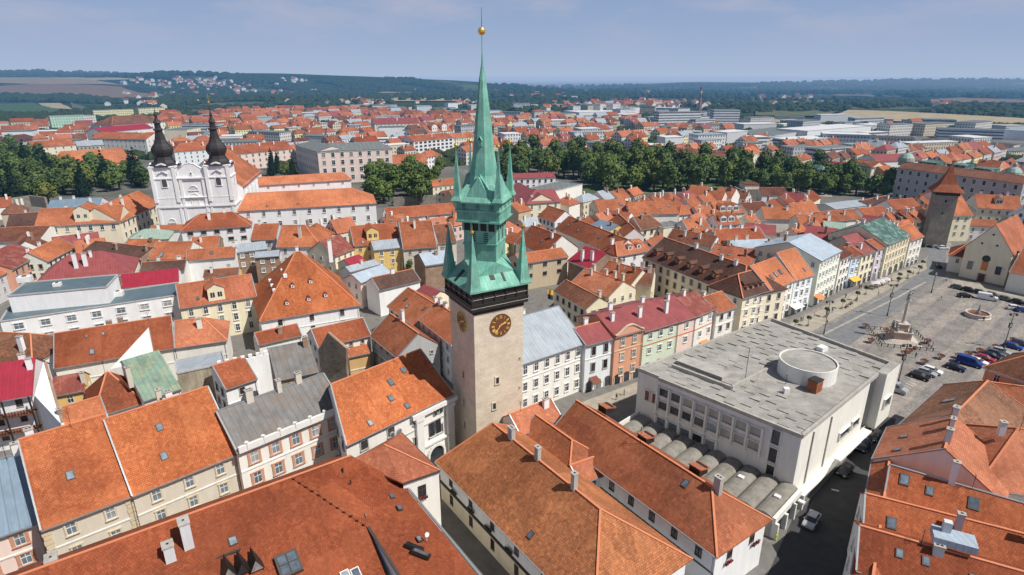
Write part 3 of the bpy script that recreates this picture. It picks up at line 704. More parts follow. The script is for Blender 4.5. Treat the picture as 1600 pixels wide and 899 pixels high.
# ---------------------------------------------------------------- clock tower
def clock_tower():
    ph = R(30); C = V(-6.5, 94, 0); hw = 4.9
    ax = V(math.cos(ph), math.sin(ph), 0); ay = V(-math.sin(ph), math.cos(ph), 0)
    ctr = C + (ax + ay) * hw
    rt = root('clock_tower', ctr, 'tall pale stone town hall tower with two clocks and a green copper spire', 'tower', rz=ph)
    b = MB(); b.prism([(-hw, -hw), (hw, -hw), (hw, hw), (-hw, hw)], 0, 31.6, 'stone_tower'); b.build('shaft', rt)
    # small windows in shaft: (face, along, z)
    for face, t, z in ((0, .45, 17.3), (0, .38, 12.2), (0, .93, 21), (0, .93, 15), (1, .52, 17.6), (1, .5, 11.6), (1, .5, 6.8)):
        m = MB(); k = .30 if t < .9 else .1; hh = .62 if t < .9 else .22
        fr_ = 1 if t < .9 else .3
        for s_ in (-1, 1): m.box((s_ * (k + .1 * fr_), -.05, hh), (.1 * fr_, .08, hh + .1 * fr_), 'stone_tower')
        m.box((0, -.05, 2 * hh + .1 * fr_), (k + .2 * fr_, .08, .1 * fr_), 'stone_tower'); m.box((0, -.08, -.1 * fr_), (k + .25 * fr_, .12 * fr_, .09 * fr_), 'stone_pale' if t < .9 else 'stone_tower')
        g = MB(); g.box((0, -.01, hh), (k, .02, hh), 'glass_dark')
        loc = (-hw + 2 * hw * t, -hw, z) if face == 0 else (-hw, hw - 2 * hw * t, z); rz = 0 if face == 0 else -math.pi / 2
        o = m.build('window', rt, loc, rz); g.build('pane', o)
    # clocks
    for face in (0, 1):
        Rr = 2.05 if face == 0 else 1.95
        loc = (.25, -hw, 28.7) if face == 0 else (-hw, -.1, 28.7); rz = 0 if face == 0 else -math.pi / 2
        m = MB(); m.cyl((0, .0, 0), (0, -.12, 0), Rr, 'clock_face', 40)
        o = m.build('clock', rt, loc, rz)
        r = MB()
        for i in range(40):
            a, c = 2 * math.pi * i / 40, 2 * math.pi * (i + 1) / 40
            r.beam((Rr * math.sin(a), -.1, Rr * math.cos(a)), (Rr * math.sin(c), -.1, Rr * math.cos(c)), .12, .12, 'gilt' if face else 'clock_face')
        r.build('clock_rim', o)
        num = MB(); rom = ['XII', 'I', 'II', 'III', 'IIII', 'V', 'VI', 'VII', 'VIII', 'IX', 'X', 'XI']
        wd = dict(I=.13, V=.26, X=.28)
        for i, s_ in enumerate(rom):
            a = 2 * math.pi * i / 12; rd = V(math.sin(a), 0, math.cos(a)); tg = V(math.cos(a), 0, -math.sin(a))
            tot = sum(wd[c] for c in s_); x = -tot / 2; c0 = rd * (Rr * .76) + V(0, -.15, 0); hh = .30
            for ch in s_:
                cc = x + wd[ch] / 2; w2 = wd[ch] * .36
                if ch == 'I': num.beam(c0 + tg * cc - rd * hh, c0 + tg * cc + rd * hh, .11, .04, 'gilt')
                if ch == 'V':
                    num.beam(c0 + tg * cc - rd * hh, c0 + tg * (cc - w2) + rd * hh, .10, .04, 'gilt'); num.beam(c0 + tg * cc - rd * hh, c0 + tg * (cc + w2) + rd * hh, .10, .04, 'gilt')
                if ch == 'X':
                    num.beam(c0 + tg * (cc - w2) - rd * hh, c0 + tg * (cc + w2) + rd * hh, .10, .04, 'gilt'); num.beam(c0 + tg * (cc + w2) - rd * hh, c0 + tg * (cc - w2) + rd * hh, .10, .04, 'gilt')
                x += wd[ch]
        num.build('numerals', o)
        for ang, ln, wd_, nm in ((R(68), 1.15, .17, 'hour_hand'), (R(222), 1.75, .12, 'minute_hand')):
            h = MB(); d = V(math.sin(ang), 0, math.cos(ang)); h.beam(V(0, -.2, 0) - d * .4, V(0, -.2, 0) + d * ln, .05, wd_, 'gilt'); h.box(V(0, -.2, 0) + d * ln * .72, (.16, .03, .16), 'gilt'); h.build(nm, o)
    # timber gallery
    g = MB(); gw = 5.55
    g.prism([(-hw - .1, -hw - .1), (hw + .1, -hw - .1), (hw + .1, hw + .1), (-hw - .1, hw + .1)], 31.55, 32.3, 'timber_black')
    g.prism([(-gw, -gw), (gw, -gw), (gw, gw), (-gw, gw)], 32.3, 33.55, 'timber_black', bottom=True)
    gi = gw - .22; g.prism([(-gi, -gi), (gi, -gi), (gi, gi), (-gi, gi)], 33.5, 36.0, 'timber_black')
    for q in range(4):
        c_, s_ = math.cos(q * math.pi / 2), math.sin(q * math.pi / 2)
        def T(x, y, z): return V(x * c_ - y * s_, x * s_ + y * c_, z)
        for i in range(6):
            x = -gw + .15 + (2 * gw - .3) * i / 5; g.beam(T(x, -gw + .12, 33.5), T(x, -gw + .12, 36), .2, .2, 'timber_black')
        g.beam(T(-gw, -gw + .1, 35.85), T(gw, -gw + .1, 35.85), .25, .35, 'timber_black')
        g.beam(T(-gw, -gw - .02, 33.5), T(gw, -gw - .02, 33.5), .1, .16, 'iron_black')
        g.beam(T(-gw, -gw - .03, 32.9), T(gw, -gw - .03, 32.9), .08, .05, 'trim_grey')
        g.beam(T(-gw, -gw + .1, 34.4), T(gw, -gw + .1, 34.4), .08, .06, 'trim_grey')
    g.build('gallery', rt)
    # lower copper roof, from the square eave up to the lantern turned by 45 degrees
    ew, ez, lz, lw = 5.95, 36.0, 40.0, 2.85
    r = MB(); rot = R(-45)
    E = [V(-ew, -ew, ez), V(ew, -ew, ez), V(ew, ew, ez), V(-ew, ew, ez)]
    M = [V(-3.9, -3.9, 37.9), V(3.9, -3.9, 37.9), V(3.9, 3.9, 37.9), V(-3.9, 3.9, 37.9)]
    def rq(x, y, z): return V(x * math.cos(rot) - y * math.sin(rot), x * math.sin(rot) + y * math.cos(rot), z)
    for i in range(4):
        j = (i + 1) % 4
        r.face([E[i], E[j], M[j], M[i]], 'copper_spire', flipto=Z3)
        r.face([E[i] - Z3 * .25, E[j] - Z3 * .25, E[j], E[i]], 'copper_spire')
    r.face([e - Z3 * .25 for e in E][::-1], 'timber_black')
    L = [rq(-lw, -lw, lz), rq(lw, -lw, lz), rq(lw, lw, lz), rq(-lw, lw, lz)]   # corners at W, S, E, N of the turned square
    # L[0] points to -y-x turned: corner directions
    dirs = [math.atan2(p.y, p.x) for p in L]
    mids = [(M[i] + M[(i + 1) % 4]) / 2 for i in range(4)]
    for i in range(4):      # side i lies between corner M[i] and M[i+1]; nearest lantern corner
        md = mids[i]; lc = min(L, key=lambda p: (p.to_2d() - md.to_2d()).length)
        r.face([M[i], M[(i + 1) % 4], lc], 'copper_spire', flipto=Z3)
        cn = M[(i + 1) % 4]; two = sorted(L, key=lambda p: (p.to_2d() - cn.to_2d()).length)[:2]
        r.face([cn, two[0], two[1]], 'copper_spire', flipto=Z3)
    r.build('lower_roof', rt)
    pt = MB()
    pt.box((-1.0, -4.35, 37.55), (.45, .5, .03), 'timber_black', ax=(V(1, 0, 0), V(0, .74, .68), V(0, -.68, .74)))
    pt.box((1.1, -4.5, 37.42), (.22, .9, .03), 'timber_black', ax=(V(1, 0, 0), V(0, .74, .68), V(0, -.68, .74)))
    pt.box((-4.6, .6, 37.35), (1.5, .4, .03), 'timber_black', ax=(V(-.74, 0, -.68), V(0, 1, 0), V(-.68, 0, .74)))
    pt.build('roof_patch', rt)
    def turret(x, y, z0, z1, hb, rz_, flare=1.25):
        m = MB(); m.lathe((0, 0, 0), [(hb * flare, 0), (hb, .7), (hb * .5, (z1 - z0) * .5), (0.05, z1 - z0)], 'copper_spire', 4, math.pi / 4)
        o = m.build('turret', rt, (x, y, z0), rz_)
        k = MB(); k.cyl((0, 0, z1 - z0 - .3), (0, 0, z1 - z0 + 1.5), .035, 'gold', 6)
        k.lathe((0, 0, z1 - z0 + .45), [(0, -.32), (.2, -.26), (.32, 0), (.2, .26), (0, .32)], 'gold', 12); k.build('gilded_ball', o, smooth=False)
    for sx_, sy_ in ((-1, -1), (1, -1), (1, 1), (-1, 1)): turret(sx_ * (ew - 1.15), sy_ * (ew - 1.15), 36.05, 45.6, 1.35, 0)
    # turned lantern stages
    def stage(nm, wd, z0, z1, top=None):
        m = MB(); wt = top or wd
        P0 = [rq(-wd, -wd, z0), rq(wd, -wd, z0), rq(wd, wd, z0), rq(-wd, wd, z0)]; P1 = [rq(-wt, -wt, z1), rq(wt, -wt, z1), rq(wt, wt, z1), rq(-wt, wt, z1)]
        for i in range(4): m.face([P0[i], P0[(i + 1) % 4], P1[(i + 1) % 4], P1[i]], 'copper_spire')
        m.face(P1, 'copper_spire'); m.face(P0[::-1], 'copper_spire')
        return m
    m = stage('', lw, 38.2, 47.2)
    for z in (42.9,):
        q = stage('', lw + .18, z, z + .22); 
        for fi, fc in enumerate(q.f): m.face([q.v[i] for i in fc], 'copper_spire')
    lt = m.build('lantern', rt)
    q = stage('', lw + .04, 45.3, 46.9); d_ = MB()  # solid black band painted in for the shade inside the belfry arcade
    for fi, fc in enumerate(q.f): d_.face([q.v[i] for i in fc], 'timber_black')  # timber_black serves here only as the black of the arcade's shade
    for k_ in range(4):
        a_ = rot + k_ * math.pi / 2
        for i_ in range(5):
            x_ = -lw + 2 * lw * i_ / 4; d_.box((x_ * math.cos(a_) + (lw + .1) * math.sin(a_), x_ * math.sin(a_) - (lw + .1) * math.cos(a_), 46.1), (.16, .12, .8), 'copper_spire', a_)
    d_.build('belfry_dark_band', lt)
    jw = 3.7
    m = stage('', jw, 46.9, 50.4)
    for z in (46.85, 48.7):
        q = stage('', jw + .22, z, z + .28)
        for fi, fc in enumerate(q.f): m.face([q.v[i] for i in fc], 'copper_spire')
    jt = m.build('jetty', rt)
    def louvre(par, face, x, z, wd, w_=.26, h_=.62):
        k = MB(); k.box((0, -.02, h_), (w_, .04, h_), 'glass_dark')
        for i in range(5): k.box((0, -.08, .12 + i * 2 * h_ / 5), (w_, .04, .045), 'copper_spire')
        a = rot + face * math.pi / 2
        p = V(x * math.cos(a) + wd * math.sin(a), x * math.sin(a) - wd * math.cos(a), z)
        k.build('louvre', par, p, a)
    for fc in (0, 1, 3):
        for x in (-1.1, 1.1): louvre(lt, fc, x, 43.3, lw, .36, .85)
        for x in (-2.4, 0, 2.4): louvre(jt, fc, x, 49.05, jw, .34, .5)
    # upper roof with four gablets, then the spire
    u = MB(); uw = jw + .45
    P0 = [rq(-uw, -uw, 50.35), rq(uw, -uw, 50.35), rq(uw, uw, 50.35), rq(-uw, uw, 50.35)]; P1 = [rq(s_[0] * 2.3, s_[1] * 2.3, 53.0) for s_ in ((-1, -1), (1, -1), (1, 1), (-1, 1))]
    for i in range(4): u.face([P0[i], P0[(i + 1) % 4], P1[(i + 1) % 4], P1[i]], 'copper_spire'); u.face([P0[i] - Z3 * .2, P0[(i + 1) % 4] - Z3 * .2, P0[(i + 1) % 4], P0[i]], 'copper_spire')
    u.face([p - Z3 * .2 for p in P0][::-1], 'copper_spire')
    for q in range(4):
        a = rot + q * math.pi / 2
        T = lambda x, y, z: V(x * math.cos(a) - y * math.sin(a), x * math.sin(a) + y * math.cos(a), z)
        pk = T(0, -2.3, 54.6)
        u.face([T(-1.9, -3.6, 51.2), T(0, -3.1, 54.4), T(0, -.8, 55.2), T(-1.9, -1.5, 53.2)], 'copper_spire', flipto=T(-1, -.4, 1)); u.face([T(1.9, -3.6, 51.2), T(0, -3.1, 54.4), T(0, -.8, 55.2), T(1.9, -1.5, 53.2)], 'copper_spire', flipto=T(1, -.4, 1))
        u.face([T(-1.9, -3.6, 51.2), T(1.9, -3.6, 51.2), T(0, -3.1, 54.4)], 'copper_spire', flipto=T(0, -1, .2))
    u.build('upper_roof', rt)
    s_ = MB(); s_.lathe((0, 0, 0), [(3.2, 52.4), (2.35, 54.4), (1.8, 58), (1.2, 64), (.58, 69.3), (.15, 71.8), (.07, 73.5), (.06, 75.8)], 'copper_spire', 8, R(22.5) + rot); s_.build('spire', rt)
    bl = MB(); bl.lathe((0, 0, 76.5), [(0, -.62), (.36, -.5), (.6, -.15), (.6, .15), (.36, .5), (0, .62)], 'gold', 16); bl.cyl((0, 0, 77), (0, 0, 79.9), .05, 'iron_black', 6, .02); bl.box((0, 0, 79.5), (.22, .03, .05), 'gold'); bl.build('gilded_ball', rt)
    for a, b_ in ((-1, -1), (1, -1), (1, 1), (-1, 1)):
        p = rq(a * (jw - .15), b_ * (jw - .15), 0); turret(p.x, p.y, 50.5, 59.0, .85, rot, 1.5)
    # clock dormers on the spire
    for q in (0, 1):
        m = MB(); m.box((0, 0, .5), (.3, .5, .5), 'copper_spire'); m.slab([[V(-.4, -.6, .9), V(0, -.6, 1.5), V(0, .6, 1.5), V(-.4, .6, .9)], [V(0, -.6, 1.5), V(.4, -.6, .9), V(.4, .6, .9), V(0, .6, 1.5)]], .06, 'copper_spire')
        a = rot + q * math.pi; m.build('spire_hatch', rt, (1.5 * math.sin(a), -1.5 * math.cos(a), 59.2 - q * 0), a)
    # flags on the gallery corners
    return rt
TOWER = clock_tower()
def hang_flag(p, label, cols):
    rt = root('flag', p, label, 'flag')
    m = MB(); m.beam((0, 0, 0), (-.3, -.5, 2.2), .06, .06, 'iron_black'); m.build('pole', rt)
    f = MB(); N = 6
    for i in range(N):
        for k, c in enumerate(cols):
            x0, x1 = i / N * 1.0, (i + 1) / N * 1.0
            w0, w1 = .12 * math.sin(i * 1.3), .12 * math.sin((i + 1) * 1.3)
            f.face([(x0 - .3, w0 - .5, 2 - k * .9 - .9 - x0 * .3), (x1 - .3, w1 - .5, 2 - k * .9 - .9 - x1 * .3), (x1 - .3, w1 - .5, 2 - k * .9 - x1 * .3), (x0 - .3, w0 - .5, 2 - k * .9 - x0 * .3)], c)
    f.build('cloth', rt)
hang_flag(at(672, 458, 33.2) + V(4.0, 3, 0), 'red and yellow flag hanging at the left corner of the tower gallery', ['cloth_red', 'awning_yellow'])
hang_flag(V(6.6, 99.5, 32.5), 'yellow flag hanging at the right corner of the tower gallery', ['awning_yellow', 'cloth_dark'])
# ---------------------------------------------------------------- white two-towered church
def church():
    P0 = at(244.6, 324, 14.8); ph = R(12.5); S_ = 1.0
    W = 32.5; o = P0 + V(-math.sin(ph), math.cos(ph), 0) * 0
    rt = root('twin_towered_church', V(P0.x, P0.y, 0), 'white baroque church with two brown onion-domed towers', 'church', rz=ph)
    wm = 'plaster_white'
    tw = 10.4
    body = MB(); body.prism([(0, 0), (W, 0), (W, 12), (0, 12)], 0, 14.6, wm)
    body.prism([(.3, .3), (W - .3, .3), (W - .3, 11.7), (.3, 11.7)], 14.6, 27.4, wm)
    body.build('facade', rt)
    c = MB()
    for z, h in ((14.6, .35), (18.6, .15), (27.2, .3)): c.box((W / 2, -.1, z), (W / 2 + .3, .4, h), 'plaster_white')
    c.box((W + .1, 6, 14.6), (.4, 6, .35), 'plaster_white')
    for x in (.9, tw - .6, W / 2 - 4.6, W / 2 + 4.6, W - tw + .6, W - .9):
        c.box((x, .1, 21), (.55, .35, 6.3), 'plaster_white'); c.box((x, -.1, 7.5), (.55, .2, 6.8), 'plaster_white')
    c.build('cornice', rt)
    # central gable with curved shoulders
    g = MB(); cx = W / 2; gy = .4
    pts = [(-5.6, 27.4), (5.6, 27.4), (5.6, 30.6), (4.6, 31.2), (3.2, 32.2), (1.8, 33.2), (0, 33.6), (-1.8, 33.2), (-3.2, 32.2), (-4.6, 31.2), (-5.6, 30.6)]
    g.face([V(cx + x, gy, z) for x, z in pts], wm, flipto=V(0, -1, 0)); g.face([V(cx + x, gy + 1.4, z) for x, z in pts], wm, flipto=V(0, 1, 0))
    for i in range(1, len(pts)):
        a, b = pts[i], pts[(i + 1) % len(pts)]
        if i < len(pts) - 0: g.face([V(cx + a[0], gy - .2, a[1]), V(cx + b[0], gy - .2, b[1]), V(cx + b[0], gy + 1.6, b[1]), V(cx + a[0], gy + 1.6, a[1])], 'plaster_white')
    g.build('gable', rt)
    # niche, lunette, windows
    def arch_win(par, x, y, z, w_, h_, nm='window', rz=0, frame='plaster_white', glass='glass_dark'):
        k = MB(); N = 8
        pts = [(-w_, 0), (w_, 0)] + [(w_ * math.cos(math.pi * i / N), h_ + w_ * math.sin(math.pi * i / N)) for i in range(N + 1)]
        k.face([V(a, -.05, b) for a, b in pts], glass, flipto=V(0, -1, 0))
        P = [(a, b) for a, b in pts[2:]]; P = [(w_, 0)] + P + [(-w_, 0)]
        for i in range(len(P) - 1): k.beam(V(P[i][0], -.1, P[i][1]), V(P[i + 1][0], -.1, P[i + 1][1]), .25, .22, frame)
        k.beam((-w_ - .2, -.15, -.1), (w_ + .2, -.15, -.1), .3, .2, frame)
        k.build(nm, par, (x, y, z), rz)
    arch_win(rt, W / 2, .28, 21.6, 2.0, .1, 'lunette', glass='plaster_palegrey'); arch_win(rt, W / 2, .28, 15.4, 1.5, 3.4, 'niche', glass='plaster_offwhite')
    arch_win(rt, W / 2, .38, 28.6, .5, .5, 'window')
    arch_win(rt, 5.2, -.02, 7.5, 1.5, .3, 'lunette', glass='plaster_palegrey')
    for tx in (0, W - tw):
        t = MB(); z0, z1 = 14.7, 32.6
        t.prism([(tx, -.4), (tx + tw, -.4), (tx + tw, tw - .4), (tx, tw - .4)], z0, z1, wm)
        tt = t.build('tower', rt)
        k = MB()
        for sx_ in (tx + .7, tx + tw - .7): k.box((sx_, -.5, 24.5), (.7, .35, 7.8), 'plaster_white')
        k.box((tx + tw / 2, tw / 2 - .4, 27.3), (tw / 2 + .35, tw / 2 + .35, .25), 'plaster_white')
        # wavy top cornice
        for q in range(4):
            a = q * math.pi / 2; N = 10
            T = lambda x, y, z: V(tx + tw / 2 + x * math.cos(a) - y * math.sin(a), tw / 2 - .4 + x * math.sin(a) + y * math.cos(a), z)
            for i in range(N):
                f = lambda s_: 32.2 + 1.5 * math.cos(max(-1, min(1, s_ / 3.6)) * math.pi / 2) ** 2
                x0, x1 = -tw / 2 - .4 + (tw + .8) * i / N, -tw / 2 - .4 + (tw + .8) * (i + 1) / N
                k.beam(T(x0, -tw / 2 - .1, f(x0)), T(x1, -tw / 2 - .1, f(x1)), .7, .6, 'plaster_white')
                k.face([T(x0, -tw / 2 + .02, 32), T(x1, -tw / 2 + .02, 32), T(x1, -tw / 2 + .02, f(x1)), T(x0, -tw / 2 + .02, f(x0))], 'plaster_white')
        k.build('pilasters', tt)
        arch_win(tt, tx + tw / 2, -.45, 26.2 - 2.6, 1.15, 2.6); arch_win(tt, tx + tw + .02, tw / 2, 26.2 - 2.6, .9, 2.8, rz=math.pi / 2)
        pd = MB()
        pd.beam((tx + tw / 2 - 2, -.8, 29.4), (tx + tw / 2, -.8, 30.6), .4, .3, 'plaster_white'); pd.beam((tx + tw / 2 + 2, -.8, 29.4), (tx + tw / 2, -.8, 30.6), .4, .3, 'plaster_white'); pd.build('pediment', tt)
        d = MB()
        prof = [(6.6, 0), (6.5, .5), (5.4, 1.4), (4.4, 2.6), (3.9, 3.9), (3.9, 4.2), (4.3, 4.6), (5.0, 6.0), (5.05, 7.2), (4.5, 8.4), (3.3, 9.6), (2.5, 11.2), (2.0, 13.2), (1.75, 14.6), (1.7, 15.0), (2.3, 15.2), (2.3, 15.6), (1.5, 16.1), (1.35, 18.0), (1.9, 18.3), (1.4, 19.0), (.7, 20.2), (.6, 21.0), (.85, 21.5), (.35, 22.4), (.12, 24.2), (.08, 26.4)]
        prof = [(r_ * (1 if i_ < 2 else .86), z_) for i_, (r_, z_) in enumerate(prof)]; d.lathe((tx + tw / 2, tw / 2 - .4, 32.3), prof, 'onion_brown', 8, R(22.5))
        dm = d.build('onion_dome', tt)
        b2 = MB(); cx_, cy_ = tx + tw / 2, tw / 2 - .4
        b2.lathe((cx_, cy_, 59.0), [(0, -.55), (.4, -.35), (.52, 0), (.4, .35), (0, .55)], 'gold', 10); b2.beam((cx_, cy_, 59), (cx_, cy_, 62.5), .12, .12, 'gold'); b2.beam((cx_ - .7, cy_, 61.5), (cx_ + .7, cy_, 61.5), .12, .12, 'gold'); b2.build('gilded_cross', dm)
    # nave behind
    n = MB(); x0, x1, y0, y1, ze, zr = 4, W + 2, 11.8, 62, 21, 33
    xm = (x0 + x1) / 2
    n.face([V(x1, y0, 0), V(x1, y1, 0), V(x1, y1, ze), V(x1, y0, ze)], wm); n.face([V(x0, y1, 0), V(x0, y0, 0), V(x0, y0, ze), V(x0, y1, ze)], wm)
    n.face([V(x0, y0, 0), V(x1, y0, 0), V(x1, y0, ze - .1), V(xm, y0, zr - .1), V(x0, y0, ze - .1)], wm); n.face([V(x1, y1, 0), V(x0, y1, 0), V(x0, y1, ze - .1), V(xm, y1, zr - .1), V(x1, y1, ze - .1)], wm)
    for i in range(5): n.box((x1 + .5, y0 + 6 + i * 9, 9), (.6, .8, 9), wm)
    n.build('nave', rt)
    r = MB(); r.slab([[V(x1 + .6, y0 - .2, ze - .6), V(x1 + .6, y1, ze - .6), V(xm, y1, zr), V(xm, y0 - .2, zr)], [V(x0 - .6, y1, ze - .6), V(x0 - .6, y0 - .2, ze - .6), V(xm, y0 - .2, zr), V(xm, y1, zr)]], .2, 'tile_orange'); r.build('nave_roof', rt)
    for i in range(4): arch_win(rt, x1 + .05, y0 + 10.5 + i * 9, 12, 1.2, 4, rz=math.pi / 2)
    FOOT.append([(p.x, p.y) for p in (rt.matrix_basis @ V(-2, -2, 0), rt.matrix_basis @ V(W + 4, -2, 0), rt.matrix_basis @ V(W + 4, 64, 0), rt.matrix_basis @ V(-2, 64, 0))])
church()
# ---------------------------------------------------------------- modern concrete department store
def store():
    a, b, c, d = at(1255, 680, 13.6), at(1392, 568, 13.6), at(1205, 499, 13.6), at(998, 577, 13.6)
    # front corner a; rectangle-ish plan
    base = (a + c) / 2; base.z = 0
    rt = root('department_store', base, 'modern concrete department store with flat panelled roof on the square', 'department store')
    G = lambda p, z: V(p.x, p.y, z) - base
    u = (a - d).normalized(); nL = V(-u.y, u.x, 0) * -1       # outward of the long left facade
    v = (b - a).normalized(); nR = V(v.y, -v.x, 0)
    if nL.dot(V(-1, -1, 0)) < 0: nL = -nL
    if nR.dot(V(1, -1, 0)) < 0: nR = -nR
    Ld = (a - d).length; Lr = (b - a).length
    FOOT.append([(p.x, p.y) for p in (a, b, c, d)])
    H0 = 13.6
    w = MB()
    q = d + u * max(3, (at(1046, 582, 13.6) - d).dot(u))                                          # first part of the facade stands further back
    din = d - nL * 0; 
    w.face([G(d, 0), G(q, 0), G(q, H0), G(d, H0)], 'concrete_white', flipto=nL)
    w.build('wall', rt)
    w = MB(); off = nL * .5
    w.face([G(q + off, 0), G(a + off, 0), G(a + off, H0 + .3), G(q + off, H0 + .3)], 'concrete_white', flipto=nL)
    w.face([G(q, 0), G(q + off, 0), G(q + off, H0 + .3), G(q, H0 + .3)], 'concrete_white', flipto=-u)
    w.face([G(a + off, 0), G(b + off, 0), G(b + off, H0 + .3), G(a + off, H0 + .3)], 'concrete_white', flipto=nR)
    w.face([G(b, 0), G(c, 0), G(c, H0 - .4), G(b, H0 - .4)], 'concrete_white', flipto=(b - d)); w.face([G(c, 0), G(d, 0), G(d, H0 - .4), G(c, H0 - .4)], 'concrete_white', flipto=(c - a))
    w.build('wall', rt)
    r = MB(); r.face([G(a + off * .9, H0 - .35), G(b, H0 - .35), G(c, H0 - .35), G(d, H0 - .35)], 'concrete_panel', flipto=Z3)
    for p, s_ in ((d, q), (q + off, a + off), (a + off, b + off), (b, c), (c, d)):
        r.beam(G(p, H0), G(s_, H0), .5, .7, 'concrete')
    roof = r.build('roof', rt)
    # raised panels scattered over the roof: slightly tilted slabs with shadow gaps
    rnd = random.Random(3)
    vb = (c - d).normalized()
    pm = MB()
    for i in range(13):
        for k in range(13):
            s_, t = (i + .5 + rnd.uniform(-.12, .12)) / 13, (k + .5 * (i % 2) + rnd.uniform(-.1, .1)) / 13
            if (s_ > .5 and .28 < t < .72) or rnd.random() < .25 or t < .03: continue
            p = d.lerp(a, s_).lerp(c.lerp(b, s_), t)
            hh = rnd.uniform(-.02, .12)
            pm.box(G(p, H0 - .3 + hh), (1.0, .8, .06), 'concrete_panel', math.atan2(u.y, u.x) + rnd.uniform(-.02, .02))
    pm.build('roof_slabs', roof)
    # drum stair tower with wide flat ring
    pc = at(1263, 565, 16.2); R1 = 5.4
    m = MB(); m.lathe(G(pc, 0), [(R1, H0 - .4), (R1, H0 + 2.9), (R1 - .25, H0 + 2.9), (R1 - .25, H0 + 2.6)], 'concrete_white', 40); m.face([G(pc, H0 + 2.6) + V((R1 - .3) * math.cos(i * math.pi / 20), (R1 - .3) * math.sin(i * math.pi / 20), 0) for i in range(40)], 'concrete_panel')
    dr = m.build('drum', roof)
    m = MB(); p = at(1273, 604, 14.2); m.box(G(p, H0 + .8) , (1.1, .9, 1.2), 'tile_rust', R(36)); m.box(G(p, H0 + 2.1), (1.2, 1.0, .08), 'iron_black', R(36)); m.build('plant_box', roof)
    m = MB(); p = at(1228, 598, 13.6)
    for i in range(6): m.box(G(p, H0 - .2 + i * .35), (.3, .04, .03), 'iron_black', R(36))
    m.build('ladder', roof)
    # long sunk well and its kerbs
    p0, p1, p2 = at(1050, 572, H0), at(1143, 607, H0), at(1198, 578, H0)
    m = MB(); m.beam(G(p0, H0), G(p1, H0), .5, .9, 'concrete'); m.beam(G(p1, H0), G(p2, H0), .5, .9, 'concrete'); m.beam(G(p0 - nL * 0 + V(.8, .5, 0), H0 - .1), G(p1 + V(.8, .5, 0), H0 - .1), .7, .3, 'gutter_dark'); m.build('roof_kerb', roof)
    m = MB(); p = at(1098, 575, H0); m.box(G(p, H0 + .1), (5.2, 1.8, .35), 'concrete', math.atan2(u.y, u.x)); m.build('roof_light', roof)
    for px, py, h in ((1165, 588, 6), (1228, 613, 0)):
        p = at(px, py, H0); m = MB()
        if h:
            m.cyl(G(p, H0 - .3), G(p, H0 + h), .05, 'iron_black', 6)
            for k in range(3): m.beam(G(p, H0 + h - k * .7) - V(.8, 0, 0), G(p, H0 + h - k * .7) + V(.8, 0, 0), .03, .03, 'iron_black')
            m.build('antenna', roof)
        else: m.box(G(p, H0 + .3), (.5, .5, .6), 'white_sheet'); m.build('vent', roof)
    m = MB(); p = at(1284, 546, H0); m.box(G(p, H0 + .2), (1.0, .8, .5), 'white_sheet', R(30)); m.build('vent', roof)
    # facade openings, left
    rzl = math.atan2(nL.x, -nL.y)
    def opening(parent, P, z, w_, h_, glass, rz, nm='window', depth=.0, mull=0):
        m = MB(); m.box((0, -.0, h_ / 2), (w_ / 2, .03, h_ / 2), 'glass_dark' if glass == 'dark' else glass)
        if mull: m.box((0, -.08, h_ * .5), (w_ / 2, .08, .08), 'concrete_white')
        fr = MB(); t = .13
        for s_ in (-1, 1): fr.box((s_ * (w_ / 2 + t / 2), -.14, h_ / 2), (t / 2, .16, h_ / 2), 'concrete_white')
        fr.box((0, -.16, h_ + .07), (w_ / 2 + t, .18, .07), 'concrete_white'); fr.box((0, -.12, -.05), (w_ / 2 + t, .14, .05), 'trim_grey')
        L_ = G(P, z); o = fr.build(nm, parent, L_, rz); m.build('pane', o)
    Lf = (a - q).length
    step = Lf * .77 / 8
    for i in range(8):
        P = q + off + nL * .02 + u * (1.5 + step * i)
        opening(rt, P, 10.3, step * .74, 1.7, 'dark' if i < 2 else 'concrete', rzl)
        if 1: opening(rt, P, 7.4, step * .74, 1.7, 'dark' if i < 4 else 'glass_light' if i == 4 else 'concrete', rzl)
        if i < 5: opening(rt, P, 3.7, step * .74, 1.7, 'glass_light' if i != 3 else 'dark', rzl)
    fins = MB()
    for i in range(9):
        P = q + off + u * (1.5 - step / 2 + step * i); fins.box(G(P, 9.4) + nL * .3, (.16, .35, 2.9), 'concrete_white', rzl)
        if i < 6: fins.box(G(P, 4.5) + nL * .2, (.16, .25, 1.4), 'concrete_white', rzl)
    fins.build('fins', rt)
    for z in (10.6, 7.0, 3.5): opening(rt, a + off - u * 4.0 + nL * .02, z - .4, 1.4, 2.8, 'dark', rzl)
    for i in range(3): opening(rt, d + u * (2.6 + 1.7 * i) + nL * .02, 7.6, 1.0, 2.2, 'metal_redbrown', rzl, 'shutter')
    # right facade: long horizontal windows, deep entrance recess, boxed bay
    rzr = math.atan2(nR.x, -nR.y)
    e0 = a + off
    for t, w_, z, h_ in ((.50, 4.4, 4.9, 1.6), (.63, 3.2, 4.9, 1.7), (.92, 3.4, 5.6, 2.2)):
        opening(rt, e0 + v * Lr * t + nR * (.05 if t < .9 else 1.65), z, w_, h_, 'dark', rzr)
    m = MB(); p = e0 + v * Lr * .78; m.box(G(p, 7.6) + nR * .05, (1.3, .06, 5.4), 'glass_dark', rzr); m.build('stair_glazing', rt)
